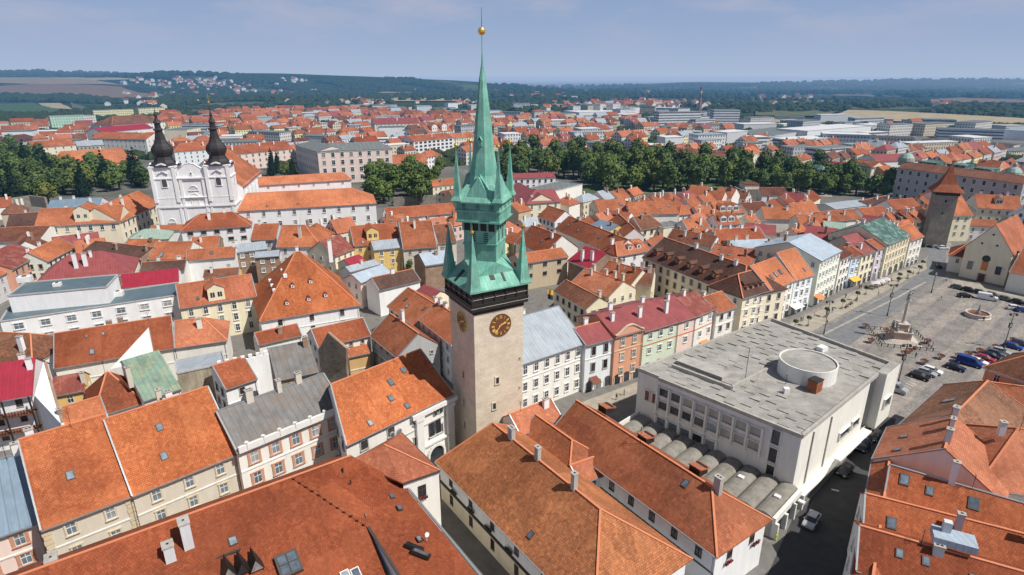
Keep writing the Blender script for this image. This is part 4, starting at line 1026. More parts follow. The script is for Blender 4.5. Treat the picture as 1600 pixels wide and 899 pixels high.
    m = MB(); p0, p1 = e0 + v * Lr * .83, e0 + v * Lr * 1.02; md = (p0 + p1) / 2; m.box(G(md, 7.8) + nR * .8, ((p1 - p0).length / 2, .82, 6.2), 'concrete_white', rzr); m.face([G(p0 + nR * 1.6, 14.06), G(p1 + nR * 1.6, 14.06), G(p1 - nR * 0, 14.06), G(p0 - nR * 0, 14.06)], 'concrete_panel', flipto=Z3); m.build('bay', rt)
    m = MB(); m.beam(G(e0 + v * Lr * .02 + nR * .8, 1.5), G(e0 + v * Lr * .8 + nR * .8, 1.5), 1.5, .35, 'concrete_white'); m.build('canopy', rt)
    m = MB()
    for t in (.12, .3): m.box(G(e0 + v * Lr * t, 7.2) + nR * .12, (.12, .12, 5.3), 'concrete', rzr)
    m.build('joints', rt)
    # low vaulted wing in front of the long facade
    wing = root('vaulted_annex', base + nL * 18, 'low annex roofed with a row of grey concrete barrel vaults', 'annex')
    bw = base + nL * 18
    s0 = d + nL * .1 + u * 1.0; s1 = a + off + u * 1.2; wd = 10.5
    K = lambda p, z: V(p.x, p.y, z) - bw
    m = MB(); P = [s0, s1, s1 + nL * wd, s0 + nL * wd]
    for i in range(4):
        p, q_ = P[i], P[(i + 1) % 4]; m.face([K(p, 0), K(q_, 0), K(q_, 3.0), K(p, 3.0)], 'concrete', flipto=((p + q_) / 2 - (s0 + s1) / 2 - nL * wd / 2))
    m.face([K(p, 2.95) for p in P], 'membrane', flipto=Z3)
    m.build('wall', wing)
    LL = (s1 - s0).length; nb = 10
    rw = MB()
    for i in range(nb):
        x0, x1 = LL * i / nb, LL * (i + 1) / nb; N = 8
        for k in range(N):
            def pt(j, dd): 
                aa = math.pi * j / N; x = (x0 + x1) / 2 - math.cos(aa) * (x1 - x0) / 2
                return K(s0 + u * x + nL * dd, 3.0 + 1.0 * math.sin(aa))
            rw.face([pt(k, .3), pt(k + 1, .3), pt(k + 1, wd), pt(k, wd)], 'concrete_dull', flipto=Z3)
        rw.face([K(s0 + u * ((x0 + x1) / 2 - math.cos(math.pi * j / N) * (x1 - x0) / 2) + nL * wd, 3.0 + 1.0 * math.sin(math.pi * j / N)) for j in range(N + 1)], 'concrete', flipto=nL)
    ro = rw.build('vaults', wing)
    for i, dd in ((7, 5), (9, 5.5), (10, 4)):
        m = MB(); m.box(K(s0 + u * (LL * (i + .5) / nb) + nL * dd, 4.1), (.5, .4, .15), 'white_sheet', rzl); m.build('roof_light', ro)
    m = MB(); m.beam(K(s0 - u * .2, 3.6), K(s0 - u * .2 + nL * wd, 3.6), .3, 1.2, 'concrete_white'); m.beam(K(s1 + u * .2, 3.4), K(s1 + u * .2 + nL * wd, 3.4), .6, 1.1, 'concrete_white'); m.build('parapet', wing)
    # end portal with doors, at the street
    m = MB(); e1 = s1 + u * .5
    for t in (.1, 3.4, 6.8, 10.2): m.box(K(e1 + nL * t, 1.5), (.5, .25, 1.5), 'concrete_white', math.atan2(u.y, u.x))
    m.face([K(e1 - u * .3 + nL * .2, .1), K(e1 - u * .3 + nL * 10, .1), K(e1 - u * .3 + nL * 10, 2.9), K(e1 - u * .3 + nL * .2, 2.9)], 'glass_dark', flipto=u); m.build('portal', wing)
    FOOT.append([(p.x, p.y) for p in P])
    return dict(a=a, b=b, c=c, d=d, u=u, v=v, nL=nL, nR=nR, off=off)
STORE = store()
# ---------------------------------------------------------------- gate tower
def gate_tower():
    # foot corners seen at (1443,380) and (1478,385), top under the roof at (1452,305) .. (1497,309)
    p0, p1 = at(1444, 383, 0), at(1478, 386, 0); u = (p1 - p0).normalized(); n = V(-u.y, u.x, 0); wd = (p1 - p0).length
    rt = root('gate_tower', (p0 + p1) / 2 + n * wd / 2, 'grey stone medieval gate tower with a steep pyramid tiled roof', 'tower', rz=math.atan2(u.y, u.x))
    zt = atY(1475, 305, (p0.y + p1.y) / 2).z; h = wd / 2
    b = MB(); b.prism([(-h, -h), (h, -h), (h, h), (-h, h)], 0, zt, 'stone_gate'); b.build('shaft', rt)
    b = MB(); k = h + .35; b.prism([(-k, -k), (k, -k), (k, k), (-k, k)], zt - .2, zt + 1.7, 'timber_black', bottom=True); b.build('timber_storey', rt)
    top = atY(1487, 255, p0.y + 4).z + 1
    r = MB(); r.lathe((0, 0, 0), [((k + 1.6) * 1.414, zt + 1.3), ((k - 1.2) * 1.414, zt + 4.2), ((k - 3.2) * 1.414, zt + 9), (.05, top)], 'tile_rust', 4, math.pi / 4); r.face([V(-k - 1.6, -k - 1.6, zt + 1.3), V(k + 1.6, -k - 1.6, zt + 1.3), V(k + 1.6, k + 1.6, zt + 1.3), V(-k - 1.6, k + 1.6, zt + 1.3)], 'timber_black', flipto=-Z3)
    r.build('roof', rt)
    for x, z in ((0, zt - 3.2), (-.2, zt - 8.5)):
        m = MB(); m.box((0, -.03, .5), (.35, .05, .6), 'glass_dark'); m.box((0, -.05, -.15), (.5, .1, .08), 'stone_pale'); m.build('window', rt, (x, -h, z))
    FOOT.append([(rt.location.x + a, rt.location.y + c) for a, c in ((-h, -h), (h, -h), (h, h), (-h, h))])
gate_tower()
# ---------------------------------------------------------------- chapel on the square
def chapel():
    p0, p1 = at(1497, 432, 0), at(1568, 447, 0); u = (p1 - p0).normalized(); n = V(-u.y, u.x, 0); wd = (p1 - p0).length
    Ym = (p0.y + p1.y) / 2
    ze = (atY(1509, 386, p0.y).z + atY(1580, 396, p1.y).z) / 2; zp = atY(1555, 352, Ym).z
    rt = root('chapel', (p0 + p1) / 2, 'plain cream church with a high gable and round window facing the square', 'church', rz=math.atan2(u.y, u.x))
    h = wd / 2; D = 26; wm = 'plaster_cream'
    b = MB(); e = .15
    b.face([V(-h, 0, 0), V(h, 0, 0), V(h, 0, ze), V(0, 0, zp), V(-h, 0, ze)], wm, flipto=V(0, -1, 0)); b.face([V(-h, D, 0), V(h, D, 0), V(h, D, ze), V(0, D, zp), V(-h, D, ze)], wm, flipto=V(0, 1, 0))
    b.face([V(h, 0, 0), V(h, D, 0), V(h, D, ze), V(h, 0, ze)], wm); b.face([V(-h, D, 0), V(-h, 0, 0), V(-h, 0, ze), V(-h, D, ze)], wm); b.build('wall', rt)
    r = MB(); r.slab([[V(h + .5, -.15, ze - .3), V(h + .5, D, ze - .3), V(0, D, zp + .3), V(0, -.15, zp + .3)], [V(-h - .5, D, ze - .3), V(-h - .5, -.15, ze - .3), V(0, -.15, zp + .3), V(0, D, zp + .3)]], .25, 'tile_orange_soft'); r.build('roof', rt)
    def rose(x, z, rr, nm='round_window'):
        m = MB(); m.cyl((0, 0, 0), (0, -.1, 0), rr, 'glass_dark', 20); m.build(nm, rt, (x, -.02, z))
    zc = ze * .72
    rose(0, ze * .72, 1.25); rose(-2.4, ze + (zp - ze) * .22, .35); rose(2.0, ze + (zp - ze) * .22, .35); rose(.2, ze + (zp - ze) * .62, .35)
    for x in (-4.2, 4.2):
        m = MB(); m.box((0, -.04, 1.5), (.85, .06, 1.5), 'glass_dark')
        for s_ in (-1, 1): m.box((s_ * 1.0, -.08, 1.5), (.12, .1, 1.6), 'trim_white')
        m.build('window', rt, (x, -.02, ze * .30))
    m = MB(); m.box((0, -.06, 1.6), (.95, .08, 1.6), 'awning_orange'); m.build('icon_panel', rt, (0, -.02, ze * .35))
    m = MB(); m.box((0, -.06, 1.4), (1.0, .08, 1.4), 'tile_brown'); 
    for s_ in (-1, 1): m.box((s_ * 1.15, -.1, 1.5), (.15, .14, 1.5), 'trim_grey')
    m.build('door', rt, (0, -.02, 0))
    FOOT.append([((rt.matrix_basis @ V(a, c, 0)).x, (rt.matrix_basis @ V(a, c, 0)).y) for a, c in ((-h - 8, 0), (h, 0), (h, D), (-h - 8, D))])
chapel()
# ================================================================ foreground
F1 = H('beige corner house with big orange tiled roof and a flower box at one window', (64, 823), (205, 770), 13, (130, 657), 'tile_orange_deep', 'beige', 36, win='cream', ch=[(.12, .1)], sky=[(.42, .42, 1.2)], wh=1.8, ww=1.25, wp=3.6, skip=0, cornice='trim_white', ridge='ridge_orange', fh=3.9)
F1b = H('long beige house with bright orange tiled roof and two roof hatches', (206, 770), (370, 705), 13.2, (280, 618), 'tile_orange_deep', 'beige', 36, win='cream', ch=[(.62, .1), (.55, .3)], sky=[(.42, .66, 1.1), (.36, .28, 1.1)], wh=1.8, ww=1.25, wp=3.7, fh=3.6, cornice='trim_white')
F2 = H('pink and white ornate town house with weathered grey slate roof', (371, 705), (538, 637), 14, (447, 604), 'slate_grey', 'offwhite', 31, win='terra', ch=[(.28, -.05), (.55, -.05), (.75, 0)], chm='plaster_beige', wh=2.1, ww=1.3, wp=3.0, cornice='trim_white', ridge='gutter_metal', d2=7, fh=4.0, chz=1.6)
_p, _q = F2['a'] - F2['n'] * .55 - F2['base'] + V(0, 0, .35), F2['b'] - F2['n'] * .55 - F2['base'] + V(0, 0, .35)
m = MB(); m.beam(_p, _q, .5, 1.1, 'trim_white')
for _i in range(7): m.beam(_p.lerp(_q, (_i + .5) / 7) - V(0, 0, .2), _p.lerp(_q, (_i + .5) / 7) + V(0, 0, 1.0), .5, .5, 'trim_white')
m.build('attic_parapet', F2['rt'])
F2w = H('grey slate rear wing with a crooked ridge behind the pink town house', (432, 592), (496, 578), 15, (458, 536), 'slate_grey', 'old', 24, win=None, ch=[(.9, -.2)], chm='brick_old', ridge=None, d2=1.5, cornice=None, chz=1.8)
F3 = H('cream and white civic house with orange roof, arched portal and pilasters', (540, 692), (706, 613), 14, (600, 568), 'tile_orange_deep', 'offwhite', 33, skew=(3.4, 0), win='dark', ch=0, sky=[(.24, .12, 1), (.50, .36, 1.1), (.58, .62, 1.2), (.74, .74, 1.1), (.58, .12, 1)], wh=1.7, ww=1.3, wp=4.4, cornice='trim_grey', fh=4.4, rows=2)
def portal(info):
    u, n, a, base, rt = info['u'], info['n'], info['a'], info['base'], info['rt']
    rz = math.atan2(u.y, u.x)
    P = atY(672, 700, at(672, 628, 14).y); t = (Vector((P.x, P.y, 0)) - Vector((a.x, a.y, 0))).dot(u)
    t = info['L'] * .80
    m = MB()
    for s_ in (-3.6, 3.6): m.box((s_, -.35, 6.3), (.75, .3, 6.1), 'trim_white'); m.box((s_, -.45, 12.0), (.95, .4, .35), 'trim_white'); m.box((s_, -.4, .7), (.95, .38, .7), 'trim_grey')
    m.box((0, -.4, 12.9), (5.2, .45, .4), 'trim_white'); m.box((0, -.2, 5.6), (3.6, .3, .2), 'trim_white')
    N = 10; w_ = 1.9
    for i in range(N):
        a0, a1 = math.pi * i / N, math.pi * (i + 1) / N
        m.beam((w_ * math.cos(a0), -.25, 2.9 + w_ * math.sin(a0)), (w_ * math.cos(a1), -.25, 2.9 + w_ * math.sin(a1)), .5, .45, 'trim_white')
    for s_ in (-1, 1): m.beam((s_ * w_, -.25, 0), (s_ * w_, -.25, 2.9), .5, .45, 'trim_white')
    lc = a + u * t - n * .02 - base; lc.z = 0
    o = m.build('portal', rt, lc, rz)
    g = MB(); pts = [(-w_, 0), (w_, 0)] + [(w_ * math.cos(math.pi * i / N), 2.9 + w_ * math.sin(math.pi * i / N)) for i in range(N + 1)]
    g.face([V(x, -.08, z) for x, z in pts], 'glass_dark', flipto=V(0, -1, 0)); g.build('gate', o)
    for x in (-.75, .75):
        g = MB(); g.box((x, -.25, 8.4), (.55, .1, 1.5), 'glass_dark'); g.box((x, -.28, 7.0), (.7, .12, .1), 'trim_white'); g.build('window', o)
    for x in (-9.3, -7.8, 0.3, 1.6):
        g = MB(); g.cyl((0, -.0, 0), (0, -.22, 0), .52, 'trim_grey', 16); g.cyl((0, -.05, 0), (0, -.26, 0), .4, 'glass_dark', 16); g.build('oval_window', rt, lc + u * x + V(0, 0, 11.4 if x > -5 else 11.4), rz)
portal(F3)
def quoins(info, t, col='trim_cream'):
    m = MB(); p = info['a'] + info['u'] * info['L'] * t - info['base']; rz = math.atan2(info['u'].y, info['u'].x)
    for i in range(16): m.box((p.x, p.y, .4 + i * .75), (.55 if i % 2 else .45, .12, .31), col, rz)
    m.build('quoins', info['rt'])
quoins(F1, .03); quoins(F1, .96)
# flower box
def flowerbox(p, n, label, mat='flower_red', w_=.8):
    rt = root('window_box', p, label, 'flower box', rz=math.atan2(n.x, -n.y))
    m = MB(); m.box((0, -.15, -.1), (w_, .13, .11), 'timber_black'); m.build('trough', rt)
    f = MB(); rnd = random.Random(int(p.x * 10))
    for i in range(90):
        c = V(rnd.uniform(-w_, w_), -.15 + rnd.uniform(-.25, .12), rnd.uniform(-.2, .35)); a = V(rnd.uniform(-1, 1), rnd.uniform(-1, 1), rnd.uniform(-1, 1)).normalized() * .1; b_ = a.cross(V(rnd.uniform(-1, 1), rnd.uniform(-1, 1), rnd.uniform(-1, 1))).normalized() * .1
        f.face([c - a, c + b_, c + a, c - b_], mat if rnd.random() < .7 else 'leaf_window')
    f.build('flowers', rt)
# ---- the big orange roof across the bottom
def corner_block():
    RA, RB = at(455, 746, 17.5), at(549, 712, 17.5); dr = (RB - RA).normalized(); RS = RA - dr * 75
    Q = at(575, 824, 13.2); E = at(606, 905, 10.6); C2 = at(640, 925, 12.0)
    K1, K2 = at(627, 754, 11.4), at(790, 953, 11.0)
    base = (RA + K1) / 2; base.z = 0
    rt = root('corner_building', base, 'large corner building under a broad orange tiled roof with dark dormers, in the foreground', 'building')
    G = lambda p: p - base
    RBK = RB + V(-.588, .809, 0) * 9 - Z3 * 5.5; RSK = RS + V(-.588, .809, 0) * 9 - Z3 * 5.5
    fs = [[RS, RA, Q, Q - dr * 75], [Q - dr * 75, Q, E, E - dr * 75], [RA, RB, K1], [RA, K1, Q], [Q, K1, K2, C2], [RSK, RBK, RB, RS]]
    r = MB(); r.slab([[G(p) for p in f] for f in fs], .22, 'tile_red')
    up = Z3 * .06
    r.beam(G(RS) + up, G(RB) + up, .3, .14, 'ridge_orange'); r.beam(G(RA) + up, G(Q) + up, .2, .1, 'tile_rust')
    ro = r.build('roof', rt)
    g = MB(); g.beam(G(K1) + V(.25, .2, -.12), G(K2) + V(.25, .2, -.12), .3, .25, 'gutter_metal'); g.beam(G(Q) + up, G(C2) + up, .35, .2, 'gutter_dark'); g.beam(G(at(550, 719, 14.6)) + up, G(K1) + up, .3, .2, 'gutter_metal'); g.build('gutter', rt)
    w = MB()
    nn = V(.81, .588, 0)
    def wl_(p, q, zt=None, zb=0, m='plaster_offwhite'):
        w.face([G(V(p.x, p.y, zb)), G(V(q.x, q.y, zb)), G(V(q.x, q.y, (zt or q.z) - .15)), G(V(p.x, p.y, (zt or p.z) - .15))], m)
    k1, k2 = K1 - nn * .6, K2 - nn * .6
    wl_(k2, k1); wl_(RSK + V(.3, -.4, 0), RBK + V(.3, -.4, 0))
    w.face([G(Q) - Z3 * .1, G(C2) - Z3 * .1, G(C2) - Z3 * 7, G(Q) - Z3 * 4], 'plaster_white', flipto=V(-1, -.3, 0))
    w.face([G(Q), G(E), G(E) - Z3 * 6, G(Q) - Z3 * 4], 'brick_old', flipto=V(1, .2, 0))
    # small hipped corner
    a, b, c, d, t = at(629, 755, 12.6), at(687, 735, 12.6), at(627, 676, 12.6), at(548, 719, 14.8), at(600, 695, 16.6)
    r2 = MB(); r2.slab([[G(x) for x in f] for f in ([a, b, t], [d, a, t], [b, c, t], [c, d, t])], .25, 'tile_orange_soft')
    r2.beam(G(t) + up, G(b) + up, .25, .12, 'ridge_orange'); r2.build('corner_roof', rt)
    cen = (a + b + c) / 3
    for p, q in ((a, b), (b, c)):
        pi, qi = p.lerp(cen, .04), q.lerp(cen, .04); wl_(pi, qi)
    wo = w.build('wall', rt)
    m = MB(); m.beam(G(a) + V(0, 0, -.15), G(b) + V(0, 0, -.15), .3, .25, 'gutter_dark'); m.beam(G(b) + V(0, 0, -.15), G(c) + V(0, 0, -.15), .3, .25, 'gutter_dark'); m.build('eaves', rt)
    ai, bi = a.lerp(cen, .04), b.lerp(cen, .04); u = (bi - ai); u.z = 0; L = u.length; u.normalize(); n = V(u.y, -u.x, 0)
    p = ai + u * L * .5; p.z = 8.7
    put_window(rt, p, n, 1.3, 2.2, 'brown', True)
    flowerbox(p + n * .1, n, 'pink flower box under the corner window above the alley')
    # front roof lights on the right slope
    def onroof(px, py, P3, w_, h_, nm, mats, ang=0, raise_=.1):
        A_, B_, C_ = P3; nrm = (B_ - A_).cross(C_ - A_).normalized()
        if nrm.z < 0: nrm = -nrm
        dd = ray(px, py); t_ = (A_ - CAMP).dot(nrm) / dd.dot(nrm); pt = CAMP + dd * t_
        ux = Z3.cross(nrm).normalized(); vx = nrm.cross(ux)
        if ang: ux, vx = ux * math.cos(ang) + vx * math.sin(ang), vx * math.cos(ang) - ux * math.sin(ang)
        m = MB(); m.box(nrm * raise_, (w_, h_, raise_), mats[0], ax=(ux, vx, nrm)); m.box(nrm * (2 * raise_ + .02), (w_ * .78, h_ * .8, .02), mats[1], ax=(ux, vx, nrm)); 
        return m, pt, (ux, vx, nrm)
    RP = (Q, K1, K2); LP = (RA, Q, Q - dr * 20)
    for px, py, P3, w_, h_ in ((612, 776, RP, .55, .35), (624, 794, RP, .55, .35), (655, 843, RP, .5, .35), (364, 846, LP, .5, .6), (571, 806, (RA, K1, Q), .4, .12)):
        m, pt, _ = onroof(px, py, P3, w_, h_, 'skylight', ('gutter_dark', 'glass_light'), 0, .08); m.build('skylight', ro, G(pt))
    for px, py in ((647, 858), (657, 868)):
        m, pt, ax = onroof(px, py, RP, 1.25, .35, 'solar', ('timber_black', 'glass_dark'), R(40), .25); m.build('collector', ro, G(pt))
    m, pt, ax = onroof(451, 884, LP, 1.35, 1.5, 'big', ('gutter_dark', 'glass_light'), R(0), .35)
    m.box(ax[2] * .8, (.06, 1.2, .06), 'gutter_dark', ax=ax); m.box(ax[2] * .8, (1.05, .06, .06), 'gutter_dark', ax=ax); m.build('roof_window', ro, G(pt))
    for px, py in ((540, 901), (556, 897)):
        m, pt, ax = onroof(px, py, (Q, Q - dr * 20, E), .55, .7, 'x', ('trim_white', 'glass_light'), 0, .15); m.build('skylight', ro, G(pt))
    # row of black pointed dormers
    for i, (px, py) in enumerate(((356, 893), (377, 886), (398, 881))):
        _, pt, ax = onroof(px, py, LP, 1, 1, '', ('gutter_dark', 'glass_dark')); hz = V(.588, -.809, 0)
        m = MB(); u_ = dr; k = .85
        m.slab([[-u_ * k, hz * 1.4 - u_ * k, hz * 1.4 + Z3 * 1.7, Z3 * 1.7 - hz * 1.2], [u_ * k, hz * 1.4 + u_ * k, hz * 1.4 + Z3 * 1.7, Z3 * 1.7 - hz * 1.2]], .1, 'timber_black')
        m.face([hz * 1.3 - u_ * k, hz * 1.3 + u_ * k, hz * 1.3 + Z3 * 1.6], 'glass_dark', flipto=hz); m.build('dormer', ro, G(pt))
    # tall rendered chimneys
    for px, py, z, h, w_ in ((297, 862, 14.8, 4.6, .8), (274, 903, 12.6, 5.0, .65), (86, 893, 14.5, 2.0, .8)):
        p = at(px, py, z); chimney_mb(V(0, 0, 0), -2.5, h, w_, .55, 'plaster_palegrey', R(126), 1).build('chimney', ro, G(p))
    m = MB(); p0, p1, p2 = at(309, 833, 15.6), at(318, 880, 14.6), at(376, 858, 15.0); m.beam(G(p0), G(p1), .35, .12, 'gutter_dark'); m.beam(G(p1), G(p2), .35, .12, 'gutter_dark'); m.build('roof_walkway', ro)
    m = MB(); p0, p1 = at(455, 745, 17.7), at(575, 823, 13.5)
    for i in range(12):
        q = p0.lerp(p1, (i + .5) / 12); m.box(G(q) + Z3 * .12, (.18, .1, .1), 'tile_rust')
    m.build('snow_hooks', ro)
    m = MB(); p = at(536, 738, 15.8); m.cyl(G(p), G(p) + Z3 * .7, .12, 'iron_black', 6); p = at(548, 756, 14.6); m.cyl(G(p), G(p) + Z3 * .6, .12, 'iron_black', 6); m.build('vent_pipe', ro)
    m = MB(); p = at(667, 845, 11.9); m.cyl(G(p), G(p) + Z3 * 1.1, .05, 'white_sheet', 6); m.cyl(G(p) + V(0, 0, 1), G(p) + V(.1, -.12, 1.05), .32, 'white_sheet', 12); m.build('satellite_dish', ro)
    FOOT.append([(p.x, p.y) for p in (RSK, RBK, c, b, K1, K2, E, E - dr * 75)])
corner_block()
F5 = H('long white and cream house with mottled tiled hipped roof and three chimneys below the tower', (687, 719), (930, 965), 8, (875, 745), 'tile_motley', 'white', 36, hips=(.45, 1), win='brown', ch=[(.24, .0), (.42, .0), (.64, .0)], chm='concrete', sky=[(.62, .16, 1)], wh=1.9, ww=1.0, wp=6.2, cornice='gutter_dark', fh=3.8, skip=0, chz=1.9, oh=.6)
def band(info, z0, z1, col, nm='base_band', t=.015):
    m = MB(); a, b, n, base = info['a'], info['b'], info['n'], info['base']
    p, q = a - n * t - base, b - n * t - base; p.z = q.z = (z0 + z1) / 2; m.beam(p, q, 2 * t, z1 - z0, col); return m.build(nm, info['rt'])
band(F5, 0, 3.6, 'plaster_cream'); band(F5, 3.6, 3.85, 'gutter_dark', 'string_course', .12)
for i, t in enumerate((.13, .27, .40, .54)):
    flowerbox(F5['a'] + F5['u'] * F5['L'] * t * 1.0 - F5['n'] * .15 + V(0, 0, -3.2), -F5['n'], ['dark green window box nearest the tower on the cream alley house', 'second green window box from the tower on the alley house', 'third green window box from the tower on the alley house', 'fourth green window box from the tower on the alley house'][i], 'leaf_window')
F6 = H('long white courtyard house with hipped rust coloured roof beside the annex vaults', (862, 672), (1120, 861), 9, (1000, 689), 'tile_rust', 'white', 36, hips=(0, 1), win='brown', ch=[(.86, .06)], chm='concrete', sky=[(.74, .75, 1.1)], wh=1.9, ww=1.1, wp=4.3, cornice='gutter_dark', rows=1, chz=1.9, oh=.6, ridge='ridge_orange')
F6b = H('short brown tiled middle wing with orange hipped end between the two long courtyard roofs', (812, 678), (890, 738), 8.4, (866, 668), 'tile_rust', 'white', 36, hips=(0, 1), win=None, ch=0, cornice=None)
F6c = H('orange tiled cross wing beside the foot of the clock tower', (812, 676), (876, 650), 9.5, (850, 627), 'tile_orange_soft', 'white', 36, win=None, ch=[(.8, -.3)], cornice=None)
F6e = H('white stair wing closing the small courtyard', (905, 752), (948, 736), 7.8, (925, 715), 'tile_orange_soft', 'white', 30, win='brown', ch=0, cornice=None, wh=1.4)
for t, l in ((.93, 'red flower box on the white gable wall'),):
    I = F6; p = I['b'] + I['n'] * 3 - I['base'] * 0 + I['u'] * .12; p = V(p.x, p.y, 5.6); flowerbox(p, I['u'], 'red flower box on the left end window of the white courtyard house'); p2 = I['b'] + I['n'] * 9.3 + I['u'] * .12; p2 = V(p2.x, p2.y, 5.6); flowerbox(p2, I['u'], 'red flower box on the right end window of the white courtyard house')
def dormer_row(info, side, spots):
    """small orange hoods on the far slope"""
    for px, py in spots:
        z = info['zr'] - .9; p = at(px, py, z); m = MB(); u, n = info['u'], info['n']
        m.slab([[-u * 1.1 + Z3 * .9, u * 1.1 + Z3 * .9, u * 1.1 + n * 2.6 + Z3 * .3, -u * 1.1 + n * 2.6 + Z3 * .3]], .2, 'tile_orange_soft')
        m.box(n * 1.1, (1.0, 1.0, .55), 'timber_black', math.atan2(u.y, u.x)); m.build('dormer', info['ro'], p - info['base'])
dormer_row(F6, 1, [(940, 641), (1002, 688), (1084, 737)])
# ---- bottom right row
B = [
 H('orange roofed house with three chimneys on its ridge at the head of the right street', (1391, 667), (1368, 716), 11, (1484, 676), 'tile_orange_soft', 'offwhite', 34, win='plain', ch=[(.1, 0), (.38, .0), (.8, 0)], chm='plaster_palegrey', chz=1.6, sky=[(.45, .32), (.85, .3)]),
 H('broad orange cross roof with a pale chimney at the right edge', (1530, 757), (1660, 778), 11, (1552, 664), 'tile_orange_soft', 'offwhite', 32, win=None, ch=[(.45, -.1)], chm='plaster_palegrey', hips=(.8, 0)),
 H('old brown mossy roof with walled roof hatches facing the square', (1478, 601), (1408, 664), 9.5, (1518, 621), 'tile_old', 'offwhite', 36, win='plain', ch=[(.95, 0)], hips=(.5, 0), sky=[(.55, .55, 2)]),
 H('hipped old brown roof at the right edge above the car park', (1541, 572), (1650, 610), 11, (1600, 541), 'tile_old', 'salmon', 36, win='plain', ch=1, hips=(1, 0)),
 H('low rust red courtyard roof with two rendered walls', (1545, 668), (1650, 684), 6.5, (1570, 600), 'tile_rust', 'offwhite', 34, win=None, ch=0),
 H('orange roof with three roof windows and a tall white chimney', (1384, 770), (1660, 856), 11.5, (1480, 752), 'tile_red', 'offwhite', 34, win='plain', ch=[(.38, .0)], chm='plaster_white', chz=3.2, sky=[(.10, .62, 1.5), (.26, .5, 1.2), (.52, .52, 1.6)], d2=5, ridge='gutter_metal'),
 H('orange roof with a pale metal clad hatch and twin chimneys', (1350, 826), (1660, 912), 11, (1470, 801), 'tile_red', 'offwhite', 34, win='plain', ch=[(.5, -.35), (.88, -.2)], chm='plaster_palegrey', chz=2.2, sky=[(.15, .35, 1.4)], d2=4.4),
 H('ribbed orange roof in the lower right corner with small roof vents', (1340, 886), (1660, 985), 11, (1480, 860), 'tile_red', 'offwhite', 30, win='plain', ch=[(.42, -.15)], chm='plaster_palegrey', sky=[(.22, .6), (.36, .6), (.6, .5), (.75, .6)], d2=4.6),
 H('narrow strip of bright orange eaves roof along the shaded right street', (1368, 719), (1330, 935), 10.3, 1.8, 'tile_orange', 'offwhite', 34, win='plain', ch=0, d2=.6),
]
def clad(info, px, py):
    p = at(px, py, info['ze'] + 4.0); m = MB(); rz = math.atan2(info['u'].y, info['u'].x)
    m.box((0, 0, 0), (2.3, 1.3, .5), 'metal_lightblue', rz); m.box((-.5, .9, .9), (.45, .4, 1.1), 'plaster_palegrey', rz); m.build('roof_hatch', info['ro'], p - info['base'])
clad(B[6], 1490, 843)
# ---- left edge
LB = H('pinkish white house with blue grey metal roof in the lower left corner', (-70, 858), (60, 812), 11.5, (22, 711), 'metal_blue', 'palepink', 32, win='terra', ch=[(.9, .0)], ridge='gutter_metal', wh=1.8, ww=1.2, wp=3.4)
L1 = H('house with deep red metal roof and timber balconies at the left edge', (-75, 634), (50, 612), 11.5, (20, 564), 'metal_crimson', 'white', 32, win='brown', ch=[(.95, -.3), (.8, .2)], chm='plaster_white', ridge=None, oh=.8, wh=1.6)
def balconies(info):
    u, n, base, L = info['u'], info['n'], info['base'], info['L']; rz = math.atan2(u.y, u.x)
    for z in (7.6, 4.0):
        m = MB(); c = info['b'] - u * 7 - n * .9 - base; m.box((c.x, c.y, z), (7, .9, .12), 'tile_brown', rz)
        for i in range(30):
            q = info['b'] - u * (14 * (i + .5) / 30) - n * 1.75 - base; m.box((q.x, q.y, z + .55), (.05, .04, .5), 'timber_black', rz)
        q = info['b'] - u * 7 - n * 1.75 - base; m.box((q.x, q.y, z + 1.05), (7, .06, .05), 'tile_brown', rz); m.build('balcony', info['rt'])
    m = MB()
    for i in range(4):
        q = info['b'] - u * (.3 + 4.2 * i) - n * 1.75 - base; m.box((q.x, q.y, 5.7), (.12, .12, 5.6), 'timber_black', rz)
    m.build('posts', info['rt'])
balconies(L1)
# tall firewall beside it
def firewall(label, pts, thick, mat, wallcol=None):
    """free standing rendered wall: outline points (px, py, z) plus ground"""
    P = [at(*p) for p in pts]; rt = root('firewall', V(P[0].x, P[0].y, 0), label, 'wall')
    u = (P[-1] - P[0]); u.z = 0; u.normalize(); n = V(-u.y, u.x, 0) * thick; base = V(P[0].x, P[0].y, 0)
    Q = [V(P[0].x, P[0].y, 0)] + P + [V(P[-1].x, P[-1].y, 0)]
    Q = [q - base for q in Q]; m = MB(); m.face(Q, mat, flipto=-n); m.face([q + n for q in Q], mat, flipto=n)
    for i in range(1, len(Q) - 2): m.face([Q[i], Q[i + 1], Q[i + 1] + n, Q[i] + n], 'brick_old')
    m.face([Q[0], Q[1], Q[1] + n, Q[0] + n], mat); m.face([Q[-2], Q[-1], Q[-1] + n, Q[-2] + n], mat)
    m.build('wall', rt); return rt
firewall('tall white firewall beside the red roofed balcony house', [(54, 618, 11.5), (68, 566, 14.5), (95, 662, 9.0)], .5, 'plaster_white')
